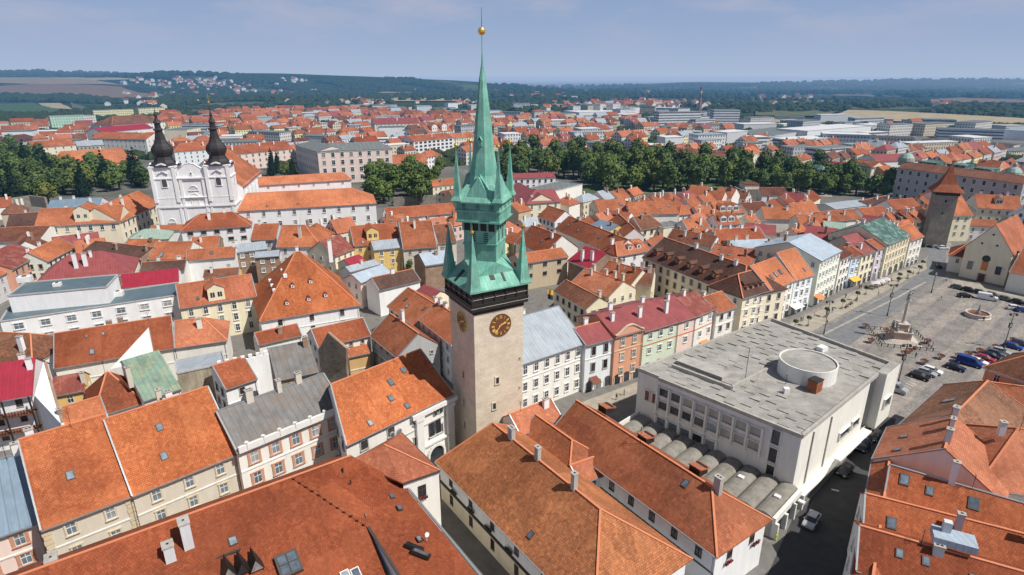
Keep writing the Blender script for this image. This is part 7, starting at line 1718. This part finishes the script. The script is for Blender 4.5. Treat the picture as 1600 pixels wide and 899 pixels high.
# specks of villages in the wooded hills
def villa(px, py, n, sx, sy):
    for i in range(n):
        p = atT(px + rh.gauss(0, sx), py + rh.gauss(0, sy)); s_ = rh.uniform(.7, 1.4)
        bms = [MB(), MB(), MB()]; mini(bms, V(0, 0, 0), rh.uniform(0, 3.1), 14 * s_, 6 * s_, 7 * s_, 34, rh.choice(('plaster_white', 'plaster_cream', 'plaster_offwhite')), rh.choice(ROOFS), False, 0)
        for m in bms[:2]:
            for fi, fc in enumerate(m.f): r_.v += [m.v[i] + p for i in fc]; r_.f.append(list(range(len(r_.v) - len(fc), len(r_.v)))); r_.m.append(r_.mi(m.mats[m.m[fi]])); r_.uv += [m.uv[i] for i in fc]
for q in ((290, 130, 50, 40, 3), (350, 140, 50, 45, 7), (240, 160, 22, 40, 5), (430, 126, 30, 30, 2), (560, 163, 22, 40, 3), (850, 153, 26, 30, 2), (1000, 166, 90, 50, 3), (1240, 155, 14, 30, 4), (1470, 164, 12, 12, 2), (720, 164, 10, 20, 2), (450, 148, 10, 30, 4), (900, 170, 30, 40, 4)): villa(*q)
o = r_.build('distant_houses'); o['kind'] = 'stuff'
# distant woodland: clumped crowns
def wood():
    b = MB(); r = random.Random(9)
    def blob(p, s_):
        n = 6; rot = r.uniform(0, 1); base = len(b.v); prof = [(.75, 0), (1, .45), (.72, .95), (0, 1.2)]
        rings = []
        for k, (rr, z) in enumerate(prof):
            if rr == 0: b.v.append(p + V(0, 0, z * s_)); rings.append([len(b.v) - 1]); continue
            ids = []
            for i in range(n):
                q = rr * s_ * r.uniform(.7, 1.2); a = rot + 6.283 * i / n; b.v.append(p + V(q * math.cos(a), q * math.sin(a), z * s_ * r.uniform(.85, 1.15))); ids.append(len(b.v) - 1)
            rings.append(ids)
        mi = b.mi('leaves_forest')
        for k in range(2):
            for i in range(n): j = (i + 1) % n; b.f.append([rings[k][i], rings[k][j], rings[k + 1][j], rings[k + 1][i]]); b.m.append(mi)
        for i in range(n): b.f.append([rings[2][i], rings[2][(i + 1) % n], rings[3][0]]); b.m.append(mi)
    def area(poly, n, smin, smax, dens=1):
        xs = [p[0] for p in poly]; ys = [p[1] for p in poly]; k = 0
        for _ in range(n * 30):
            if k >= n: break
            q = (r.uniform(min(xs), max(xs)), r.uniform(min(ys), max(ys)))
            if not inpoly(q, poly): continue
            p = atT(*q, up=-1.5)
            if p.length < 1150 and near_foot((p.x, p.y), 8): continue
            if math.sin(p.x * .013 + 2 * math.sin(p.y * .007)) * math.sin(p.y * .011) < -.35 * dens: continue
            blob(p, r.uniform(smin, smax)); k += 1
    area([(-20, 206), (-20, 178), (80, 180), (110, 176), (280, 158), (480, 160), (570, 168), (760, 160), (760, 186), (560, 174), (330, 178), (260, 184), (70, 200)], 1500, 5, 9)
    area([(250, 165), (250, 128), (450, 128), (620, 150), (760, 150), (760, 165), (500, 165)], 900, 7, 12)
    area([(760, 178), (760, 158), (1050, 155), (1200, 150), (1640, 168), (1640, 190), (1400, 176), (1180, 178), (1000, 172)], 1100, 6, 11)
    area([(1160, 212), (1180, 186), (1300, 195), (1640, 198), (1640, 232), (1340, 224)], 700, 4, 7)
    area([(835, 190), (835, 165), (1000, 162), (1180, 185), (1190, 210), (1000, 195)], 420, 3.5, 6.5)
    area([(1190, 262), (1200, 225), (1640, 240), (1640, 255), (1400, 250)], 300, 3.5, 6)
    area([(-20, 240), (-20, 200), (80, 190), (140, 186), (140, 200), (60, 215)], 260, 4, 7)
    area([(0, 262), (0, 205), (260, 186), (560, 176), (900, 196), (1180, 212), (1200, 250), (860, 246), (560, 272), (240, 258)], 2900, 3.2, 6.5)
    area([(-20, 158), (-20, 150), (260, 156), (420, 140), (480, 128), (640, 125), (705, 137), (760, 150), (500, 156), (250, 165)], 1500, 8, 15)
    area([(440, 128), (640, 124), (705, 137), (640, 150), (560, 133), (480, 150)], 1300, 8, 14, .4)
    area([(-20, 122), (-20, 112), (200, 112), (450, 124), (440, 132), (200, 122)], 900, 10, 19, .5)
    area([(1180, 150), (1180, 128), (1350, 125), (1640, 122), (1640, 156), (1460, 154), (1300, 148)], 2300, 9, 17)
    area([(760, 155), (760, 134), (1180, 132), (1180, 152), (900, 160)], 1500, 8, 16)
    area([(1190, 262), (1200, 236), (1640, 250), (1640, 300), (1400, 272)], 120, 3.5, 6)
    b.uv = [(0, 0)] * sum(len(f) for f in b.f)
    me = bpy.data.meshes.new('woodland'); me.from_pydata([tuple(v) for v in b.v], [], b.f); me.materials.append(MATS['leaves_forest']); me.update(); o = link('woodland', me); o['kind'] = 'stuff'
wood()
# old town wall along the park
def townwall(pts, h, label):
    base = at(*pts[0], 0); rt = root('town_wall', base, label, 'wall'); m = MB()
    for i in range(len(pts) - 1):
        p, q = at(*pts[i], 0) - base, at(*pts[i + 1], 0) - base; m.beam(p + Z3 * h / 2, q + Z3 * h / 2, 1.2, h, 'stone_rubble')
    m.build('wall', rt)
townwall([(935, 312), (1010, 312), (1100, 310), (1180, 304)], 4, 'pale stone town wall between the park and the old houses')
townwall([(0, 330), (50, 322), (75, 325)], 6, 'rubble town wall below the left wood'); townwall([(615, 322), (690, 318)], 5, 'grey wall under the monastery trees'); townwall([(628, 425), (668, 418), (672, 430)], 5, 'ochre garden wall behind the alley')
def bastion():
    p = at(1162, 318, 0); rt = root('bastion', p, 'square stone bastion at the park corner', 'tower'); m = MB(); m.prism([(-5, -5), (5, -5), (5, 5), (-5, 5)], 0, 9, 'stone_rubble'); m.build('wall', rt)
    m = MB(); m.prism([(-2, -4), (6, -4), (6, 5), (-2, 5)], 9, 11.5, 'plaster_cream'); m.prism([(-2.4, -4.4), (6.4, -4.4), (6.4, 5.4), (-2.4, 5.4)], 11.5, 11.8, 'tile_brown'); m.build('storey', rt)
bastion()
# ================================================================ vehicles
def car_src(kind, paint):
    van = kind == 'van'; rt = root('van' if van else 'car', (0, 0, 0), 'x', 'van' if van else 'car')
    L, Wd = (5.6, 2.0) if van else (4.4, 1.8); h = L / 2
    if van: prof = [(-h, .35), (-h, 1.9), (-h + .15, 2.25), (h - 1.9, 2.25), (h - 1.1, 1.35), (h - .1, 1.1), (h, .7), (h, .35)]
    else: prof = [(-h, .35), (-h - .02, .75), (-h + .1, .98), (-h + .95, 1.02), (h - 1.35, .98), (h - .2, .80), (h, .6), (h, .35)]
    def loft(pr, w0, taper, mat, mb):
        n = len(pr); hw = Wd / 2 * w0
        f = lambda z: hw - max(0, z - .9) * taper
        for s_ in (-1, 1): mb.face([V(x, s_ * f(z), z) for x, z in pr], mat, flipto=V(0, s_, 0))
        for i in range(n):
            (x0, z0), (x1, z1) = pr[i], pr[(i + 1) % n]; mb.face([V(x0, -f(z0), z0), V(x1, -f(z1), z1), V(x1, f(z1), z1), V(x0, f(z0), z0)], mat, flipto=V((z0 + z1) / 2 * 0 + (x0 + x1) / 2 * .2, 0, (z0 + z1) / 2 - .6) if i < n - 1 else -Z3)
    b = MB(); loft(prof, 1, .12, 'car_' + paint, b); b.build('body', rt)
    if not van:
        c = MB(); loft([(-h + .35, .98), (-h + .85, 1.40), (-h + 1.3, 1.44), (.35, 1.44), (1.05, .98)], .93, .32, 'glass_dark', c); c.build('windows', rt)
        r = MB(); r.box((-.62, 0, 1.45), (.95, .60, .03), 'car_' + paint); r.build('roof', rt)
        for x in (-.1,): r = MB(); [r.beam((x, s_ * .79, .98), (x, s_ * .68, 1.44), .07, .05, 'car_' + paint) for s_ in (-1, 1)]; r.build('pillars', rt)
    else:
        c = MB(); c.face([V(h - 1.86, -.8, 2.19), V(h - 1.86, .8, 2.19), V(h - 1.08, .84, 1.42), V(h - 1.08, -.84, 1.42)], 'glass_dark', flipto=V(1, 0, 1))
        for i in range(len(c.v)): c.v[i] = c.v[i] + V(.03, 0, .03)
        for s_ in (-1, 1): c.box((h - 2.0, s_ * .93, 1.6), (.45, .03, .25), 'glass_dark')
        c.build('windows', rt)
    for x in (-h + .8, h - .85):
        for s_ in (-1, 1):
            w_ = MB(); w_.cyl((0, s_ * .0, 0), (0, s_ * .2, 0), .33, 'rubber', 14); o = w_.build('wheel', rt, (x, s_ * (Wd / 2 - .17), .33)); k = MB(); k.cyl((0, s_ * .2, 0), (0, s_ * .215, 0), .19, 'lamp_clear', 10); k.build('rim', o)
    for s_ in (-1, 1):
        k = MB(); k.box((0, 0, 0), (.04, .2, .08), 'lamp_clear'); k.build('headlight', rt, (h - .01, s_ * .62, .68)); k = MB(); k.box((0, 0, 0), (.04, .15, .1), 'lamp_red'); k.build('tail_light', rt, (-h, s_ * .68, .82))
    for s_ in (-1, 1): k = MB(); k.box((0, 0, 0), (.08, .1, .07), 'car_' + paint); k.build('mirror', rt, (.75 if not van else h - 1.4, s_ * (Wd / 2 + .08), 1.0 if not van else 1.5))
    return rt
CS = {}
def car(kind, paint, px, py, ang, label, group=None, z=.02, s_=1.0):
    p = at(px, py, .6); p.z = z
    if (kind, paint) not in CS: CS[(kind, paint)] = car_src(kind, paint); o = CS[(kind, paint)]; o.location = p; o.rotation_euler = (0, 0, ang); o.scale = (s_,) * 3
    else: o = dup(CS[(kind, paint)], p, ang, scale=s_)
    o['label'] = label; o['group'] = group or 'cars in the square and streets'
B_, A_ = R(-50), R(41)
g1 = 'cars parked along the lower side of the square'; g2 = 'cars parked in front of the small church'; g3 = 'cars parked in the right hand street'
for a in (('car', 'black', 1437, 588, B_, 'dark car at the left end of the lower row on the square', g1), ('car', 'silver', 1448, 582, B_, 'silver car second in the lower row on the square', g1), ('car', 'white', 1457, 579, B_, 'white car third in the lower row on the square', g1),
          ('van', 'silver', 1397, 607, B_, 'silver van parked by the store bay corner', g1), ('car', 'navy', 1493, 574, B_, 'navy car left of the blue van', g1), ('van', 'blue', 1515, 567, B_, 'large blue van in the lower row on the square', g1), ('car', 'white', 1528, 565, B_, 'white car right of the blue van', g1),
          ('car', 'red', 1539, 560, B_, 'red car in the lower row on the square', g1), ('car', 'black', 1548, 556, B_, 'black car right of the red car', g1), ('car', 'grey', 1556, 552, B_, 'dark grey car beside the black one in the lower row', g1), ('car', 'silver', 1564, 549, B_, 'silver car near the lamp post at the roof edge', g1),
          ('car', 'blue', 1583, 541, B_, 'blue car right of the lamp post', g1), ('car', 'grey', 1595, 536, B_, 'grey car at the right end of the lower row', g1),
          ('car', 'grey', 1497, 449, B_, 'grey car at the left of the church row', g2), ('car', 'black', 1514, 453, B_, 'black car second in the church row', g2), ('car', 'black', 1508, 462, R(-8), 'black car standing in front of the church row', g2), ('car', 'navy', 1531, 457, B_, 'navy car half behind the white van', g2),
          ('van', 'white', 1543, 466, R(-35), 'white delivery van in the church row', g2), ('car', 'grey', 1551, 461, B_, 'grey car behind the white van', g2), ('car', 'grey', 1571, 467, B_, 'dark grey car right of the white van', g2), ('car', 'black', 1591, 472, B_, 'black car near the right edge in the church row', g2),
          ('car', 'white', 1586, 481, R(-15), 'white car in front of the church row', g2), ('car', 'blue', 1600, 485, R(-15), 'blue car cut by the right edge', g2), ('car', 'black', 1467, 416, R(60), 'dark car driving on the road to the gate tower', None),
          ('car', 'black', 1449, 384, R(5), 'dark car left of three at the gate tower foot', None), ('car', 'grey', 1461, 385, R(5), 'grey car in the middle at the gate tower foot', None), ('car', 'white', 1474, 387, R(5), 'pale car right of three at the gate tower foot', None),
          ('car', 'silver', 1268, 813, R(228), 'silver hatchback driving down the shaded right street', None), ('car', 'black', 1321, 735, R(222), 'black car nearest to the silver hatchback at the store kerb', g3), ('car', 'navy', 1350, 697, R(222), 'dark car in the middle at the store kerb', g3), ('car', 'black', 1366, 681, R(222), 'black car farthest up the store kerb', g3)):
    car(*a)
cars_far = random.Random(2)
for i, (px, py) in enumerate([(683, 243), (690, 247), (678, 239), (205, 262), (213, 268), (220, 274), (1372, 298), (1380, 302), (1365, 300), (815, 338), (425, 387), (1180, 304)]):
    car('car', cars_far.choice(('silver', 'white', 'grey')), px, py, cars_far.uniform(0, 3), ['pale car on the road right of the grammar school', 'second car on the road right of the grammar school', 'third car on the road right of the grammar school', 'car on the slope road left of the white church', 'second car down the slope road by the church', 'third car down the slope road by the church', 'car parked by the park gate', 'second car parked by the park gate', 'third car parked by the park gate', 'car in the lane behind the spire', 'car in the yard below the monastery', 'car by the park wall'][i])
# freight wagons on the railway
for i in range(9):
    p, q = at(1236 + i * 21, 219 + i * 1.25, 0), at(1255 + i * 21, 220.1 + i * 1.25, 0)
    rt = root('freight_wagon', p, 'brown freight wagon standing on the railway beyond the town', 'wagon', 'freight wagons standing in one long train'); m = MB(); d = q - p
    m.beam(Z3 * 2.4, d + Z3 * 2.4, 2.8, 2.8, 'tile_darkbrown'); m.build('body', rt); m = MB(); m.beam(d * .1 + Z3 * .5, d * .3 + Z3 * .5, 1.6, .9, 'rubber'); m.build('bogie', rt); m = MB(); m.beam(d * .7 + Z3 * .5, d * .9 + Z3 * .5, 1.6, .9, 'rubber'); m.build('bogie', rt)
# ================================================================ furniture of the square
def lamp_src():
    rt = root('street_lamp', (0, 0, 0), 'x', 'lamp'); m = MB(); m.cyl((0, 0, 0), (0, 0, 1.2), .22, 'iron_black', 8, .16); m.cyl((0, 0, 1.2), (0, 0, 10.5), .11, 'iron_black', 8, .07); m.build('pole', rt)
    m = MB(); m.beam((-.8, 0, 10.3), (.8, 0, 10.3), .08, .08, 'iron_black'); m.build('arm', rt)
    for s_ in (-1, 1): k = MB(); k.lathe((0, 0, 0), [(0, -.35), (.28, -.3), (.36, .1), (.15, .35), (0, .4)], 'iron_black', 8); k.build('lamp_head', rt, (s_ * .8, 0, 10.0))
    k = MB(); k.box((0, 0, 6.9), (.42, .16, .7), 'iron_black'); k.box((0, -.17, 6.9), (.3, .02, .5), 'gutter_metal'); k.build('banner_box', rt); return rt
LS = lamp_src(); first = True
for px, py, lb in ((1386, 494, 'street lamp left of the column on the square'), (1403, 599, 'street lamp at the corner of the department store'), (1568, 545, 'street lamp beside the lower parking row'), (1287, 523, 'street lamp nearest the store on the shopping side'), (1455, 458, 'street lamp near the road toward the gate tower')):
    p = at(px, py, 0)
    if first: LS.location = p; o = LS; first = False
    else: o = dup(LS, p)
    o['label'] = lb; o['group'] = 'street lamps on the square'
def column():
    p = at(1405, 531, 0); rt = root('plague_column', p, 'pale baroque column with statues on a pink stepped base in the square', 'monument', rz=R(-15)); m = MB()
    for i in range(5): k = 4.4 - i * .42; m.prism([(-k, -k), (k, -k), (k, k), (-k, k)], i * .16, (i + 1) * .16, 'stone_pale')
    m.build('steps', rt); m = MB(); m.prism([(-2.1, -2.1), (2.1, -2.1), (2.1, 2.1), (-2.1, 2.1)], .8, 2.9, 'stone_pink'); m.box((0, 0, 2.95), (2.4, 2.4, .14), 'stone_pale'); m.prism([(-1.2, -1.2), (1.2, -1.2), (1.2, 1.2), (-1.2, 1.2)], 3, 5.0, 'stone_pink'); m.box((0, 0, 5.05), (1.4, 1.4, .14), 'stone_pale'); m.build('pedestal', rt)
    m = MB(); m.lathe((0, 0, 0), [(.62, 5.1), (.62, 5.5), (.44, 5.7), (.36, 11.3), (.55, 11.6), (.62, 12.1), (0, 12.15)], 'stone_pale', 12); m.build('shaft', rt)
    def statue(x, y, z, s_):
        k = MB(); k.lathe((0, 0, 0), [(.34, 0), (.38, .5), (.26, 1.0), (.33, 1.3), (.12, 1.5), (.15, 1.62), (.17, 1.75), (.1, 1.9), (0, 1.95)], 'statue_grey', 9); k.beam((-.2, 0, 1.3), (-.55, -.25, 1.0), .13, .13, 'statue_grey'); k.beam((.2, 0, 1.3), (.5, -.3, 1.55), .13, .13, 'statue_grey'); o = k.build('statue', rt, (x, y, z)); o.scale = (s_,) * 3
    for a, b_ in ((-1.7, -1.7), (1.7, -1.7), (1.7, 1.7), (-1.7, 1.7)): statue(a, b_, 3.05, 1.15)
    statue(0, 0, 12.1, 1.35)
    m = MB(); k = 6.2
    for (x0, y0), (x1, y1) in (((-k, -k), (k, -k)), ((k, -k), (k, k)), ((k, k), (-k, k)), ((-k, k), (-k, -k))):
        m.beam((x0, y0, .9), (x1, y1, .9), .08, .08, 'iron_black')
        for i in range(8): t = i / 8; m.box((x0 + (x1 - x0) * t, y0 + (y1 - y0) * t, .5), (.09, .09, .5), 'iron_black')
    m.build('railing', rt)
column()
def fountain():
    p = at(1527, 495, 0); rt = root('fountain', p, 'round stone fountain basin with a central figure on the square', 'fountain'); m = MB(); m.lathe((0, 0, 0), [(3.4, 0), (3.5, .2), (3.2, .4), (3.2, 1.1), (3.4, 1.25), (3.4, 1.35), (2.9, 1.35), (2.9, .5)], 'stone_pale', 12); m.build('basin', rt)
    m = MB(); m.face([V(2.95 * math.cos(i * .5236), 2.95 * math.sin(i * .5236), .95) for i in range(12)], 'tile_brown'); m.build('water', rt)
    m = MB(); m.lathe((0, 0, 0), [(.7, .5), (.5, 1.6), (.35, 2.0), (.3, 3.0), (.15, 3.6), (.18, 3.9), (0, 4.1)], 'statue_grey', 8); m.build('figure', rt)
fountain()
def planter_src():
    rt = root('planter', (0, 0, 0), 'x', 'planter'); m = MB(); m.lathe((0, 0, 0), [(.35, 0), (.3, .3), (.75, .8), (.9, .85), (.9, .95), (.7, .95)], 'concrete', 10); m.build('bowl', rt); r = random.Random(1); m = MB()
    for i in range(130):
        a, q = r.uniform(0, 6.28), r.uniform(0, 1.0) ** .5 * 1.05; c = V(q * math.cos(a), q * math.sin(a), 1.0 + .35 * (1.1 - q) + r.uniform(0, .12)); d = V(r.gauss(0, 1), r.gauss(0, 1), r.gauss(0, 1)).normalized() * .14; e_ = d.orthogonal().normalized() * .14
        m.face([c - d, c - e_, c + d, c + e_], 'flower_rust')
    m.build('flowers', rt); return rt
PS = planter_src(); first = True
for i, (px, py) in enumerate(((1444, 566), (1470, 558), (1498, 557), (1513, 554), (1531, 549), (1556, 543), (1579, 539), (1583, 532), (1449, 534), (1421, 549), (1385, 518), (1361, 533), (1352, 510), (1413, 553))):
    p = at(px, py, .6); p.z = 0
    if first: o = PS; o.location = p; first = False
    else: o = dup(PS, p)
    o['label'] = 'round stone flower bowl with rust coloured plants on the square'; o['group'] = 'flower bowls on the square'
def tub_src():
    rt = root('tub_tree', (0, 0, 0), 'x', 'tree'); m = MB(); m.lathe((0, 0, 0), [(.4, 0), (.5, .6), (.4, .6)], 'concrete', 8); m.build('tub', rt); m = MB(); m.cyl((0, 0, .4), (0, 0, 2.4), .05, 'bark', 6); m.build('trunk', rt); r = random.Random(4); m = MB()
    for i in range(160):
        d = V(r.gauss(0, 1), r.gauss(0, 1), r.gauss(0, 1)).normalized(); c = V(0, 0, 2.8) + V(d.x * .85, d.y * .85, d.z * .55) * r.uniform(.6, 1); x = d.orthogonal().normalized() * .16; y = d.cross(x).normalized() * .16; m.face([c - x, c - y, c + x, c + y], 'leaf_window')
    m.build('crown', rt); return rt
TS = tub_src(); first = True
for i, (px, py) in enumerate(((1262, 510), (1290, 496), (1315, 483), (1338, 470), (1402, 447), (1404, 440), (1435, 428), (1440, 420), (1241, 516), (1352, 461), (1418, 436))):
    p = at(px, py, 0)
    if first: o = TS; o.location = p; first = False
    else: o = dup(TS, p)
    o['label'] = 'small round-headed tree in a tub on the shopping pavement'; o['group'] = 'tub trees along the shopping side of the square'
def parasol_src():
    rt = root('parasol', (0, 0, 0), 'x', 'parasol'); m = MB(); m.cyl((0, 0, 0), (0, 0, 2.7), .05, 'iron_black', 6); m.build('pole', rt); m = MB(); m.lathe((0, 0, 0), [(2.0, 2.3), (.1, 3.0), (0, 3.05)], 'parasol_white', 4, R(20)); m.build('canopy', rt)
    m = MB(); m.box((.9, .5, .72), (.4, .4, .03), 'tile_brown'); m.cyl((.9, .5, 0), (.9, .5, .7), .05, 'iron_black', 6); m.build('table', rt); return rt
US = parasol_src(); first = True
for px, py, lb in ((1366, 452, 'left'), (1374, 449, 'middle'), (1382, 446, 'right')):
    p = at(px, py, 0)
    if first: o = US; o.location = p; first = False
    else: o = dup(US, p)
    o['label'] = lb + ' one of three pale cafe parasols in front of the arcade house'; o['group'] = 'cafe parasols'
def bench_row():
    for i, (px, py) in enumerate(((1323, 481), (1330, 476), (1431, 546), (1438, 540))):
        p = at(px, py, 0); rt = root('bench', p, ['dark bench left of two on the shopping pavement', 'dark bench right of two on the shopping pavement', 'bench at the column railing near the planter', 'bench at the column railing far from the store'][i], 'bench', 'benches', rz=A_)
        m = MB(); m.box((0, 0, .45), (.9, .25, .04), 'tile_darkbrown'); m.build('seat', rt); m = MB(); m.box((0, .25, .75), (.9, .03, .2), 'tile_darkbrown'); m.build('backrest', rt)
        for s_ in (-.8, .8): m = MB(); m.box((s_, 0, .22), (.04, .22, .22), 'iron_black'); m.build('leg', rt)
bench_row()
# ================================================================ people
def person_src(top, trousers):
    rt = root('person', (0, 0, 0), 'x', 'person')
    J = [(0, 0, .96), (0, 0, 1.2), (0, 0, 1.45), (0, -.01, 1.56), (0, -.02, 1.66), (0, -.02, 1.76), (.17, 0, 1.42), (.24, .03, 1.15), (.25, -.08, .9), (-.17, 0, 1.42), (-.24, -.03, 1.15), (-.25, .1, .92), (.1, 0, .9), (.11, -.1, .5), (.11, .02, .08), (.11, -.16, .03), (-.1, 0, .9), (-.11, .06, .5), (-.11, .18, .1), (-.11, .04, .03)]
    E = [(0, 1), (1, 2), (2, 3), (3, 4), (4, 5), (2, 6), (6, 7), (7, 8), (2, 9), (9, 10), (10, 11), (0, 12), (12, 13), (13, 14), (14, 15), (0, 16), (16, 17), (17, 18), (18, 19)]
    Rd = [.15, .14, .16, .06, .095, .08, .075, .05, .04, .075, .05, .04, .1, .07, .05, .04, .1, .07, .05, .04]
    me = bpy.data.meshes.new('body'); me.from_pydata(J, E, []); o = link('body', me, rt); md = o.modifiers.new('s', 'SKIN')
    for i, v in enumerate(me.skin_vertices[0].data): v.radius = (Rd[i], Rd[i] * .85); v.use_root = (i == 0)
    sb = o.modifiers.new('d', 'SUBSURF'); sb.levels = sb.render_levels = 1
    dg = bpy.context.evaluated_depsgraph_get(); ev = o.evaluated_get(dg); m2 = bpy.data.meshes.new_from_object(ev); o.modifiers.clear(); o.data = m2
    for mt in ('skin', top, trousers, 'hair', 'rubber'): m2.materials.append(MATS[mt])
    for pl in m2.polygons:
        c = pl.center; pl.material_index = 3 if c.z > 1.7 or (c.z > 1.6 and c.y > .02) else 0 if c.z > 1.53 or (abs(c.x) > .2 and c.z < 1.0) else 1 if c.z > .98 else 4 if c.z < .07 else 2
        pl.use_smooth = True
    return rt
PP = {}
for i, (px, py, t, tr, lb) in enumerate(((1251, 503, 'cloth_dark', 'cloth_dark', 'left person of a pair in dark clothes near the store end of the shopping pavement'), (1254, 502, 'cloth_dark', 'cloth_blue', 'right person of a pair near the store end of the shopping pavement'), (1321, 466, 'cloth_blue', 'cloth_dark', 'person in blue walking on the shopping pavement'), (1338, 471, 'cloth_dark', 'cloth_dark', 'person in dark clothes by the tub trees'),
        (1457, 541, 'cloth_pale', 'cloth_blue', 'person in a pale top walking right of the column'), (1342, 452, 'cloth_dark', 'cloth_dark', 'person left of the cafe parasols'), (1345, 451, 'cloth_red', 'cloth_dark', 'person in red left of the cafe parasols'), (1417, 434, 'cloth_pale', 'cloth_dark', 'person in front of the yellow house with copper roof'), (1272, 497, 'cloth_pale', 'cloth_pale', 'person in pale clothes by a shop door'),
        (963, 625, 'cloth_dark', 'cloth_dark', 'first person crossing the lane behind the store'), (975, 618, 'cloth_blue', 'cloth_dark', 'second person crossing the lane behind the store'), (1536, 503, 'cloth_dark', 'cloth_dark', 'person standing beside the fountain'), (1426, 430, 'cloth_red', 'cloth_blue', 'person in red near the last white house'), (1292, 508, 'cloth_blue', 'cloth_dark', 'person walking near the lamp on the shopping pavement'), (1372, 462, 'cloth_pale', 'cloth_blue', 'person in pale top in front of the cafe parasols'), (1392, 441, 'cloth_dark', 'cloth_dark', 'person at the arcade of the white mauve house'), (1388, 443, 'cloth_red', 'cloth_dark', 'person in red right of the cafe parasols'), (1300, 489, 'cloth_dark', 'cloth_blue', 'person by the foot of the yellow green house'), (1478, 440, 'cloth_pale', 'cloth_dark', 'person at the kerb left of the small church'), (1430, 560, 'cloth_blue', 'cloth_blue', 'person in blue between the column and the parked cars'), (1380, 530, 'cloth_dark', 'cloth_dark', 'person beside the column railing on the street side'), (1470, 470, 'cloth_dark', 'cloth_pale', 'person crossing the middle of the square'), (728, 800, 'cloth_dark', 'cloth_blue', 'person walking in the alley below the cream house'),
        (1212, 846, 'hi_vis', 'hi_vis', 'worker in bright yellow clothes at the annex portal'))):
    p = at(px, py, .02); k = (t, tr)
    if k not in PP: PP[k] = person_src(t, tr); o = PP[k]; o.location = p; o.rotation_euler = (0, 0, i * 1.1)
    else: o = dup(PP[k], p, i * 1.1)
    o['label'] = lb; o['group'] = 'people on foot'
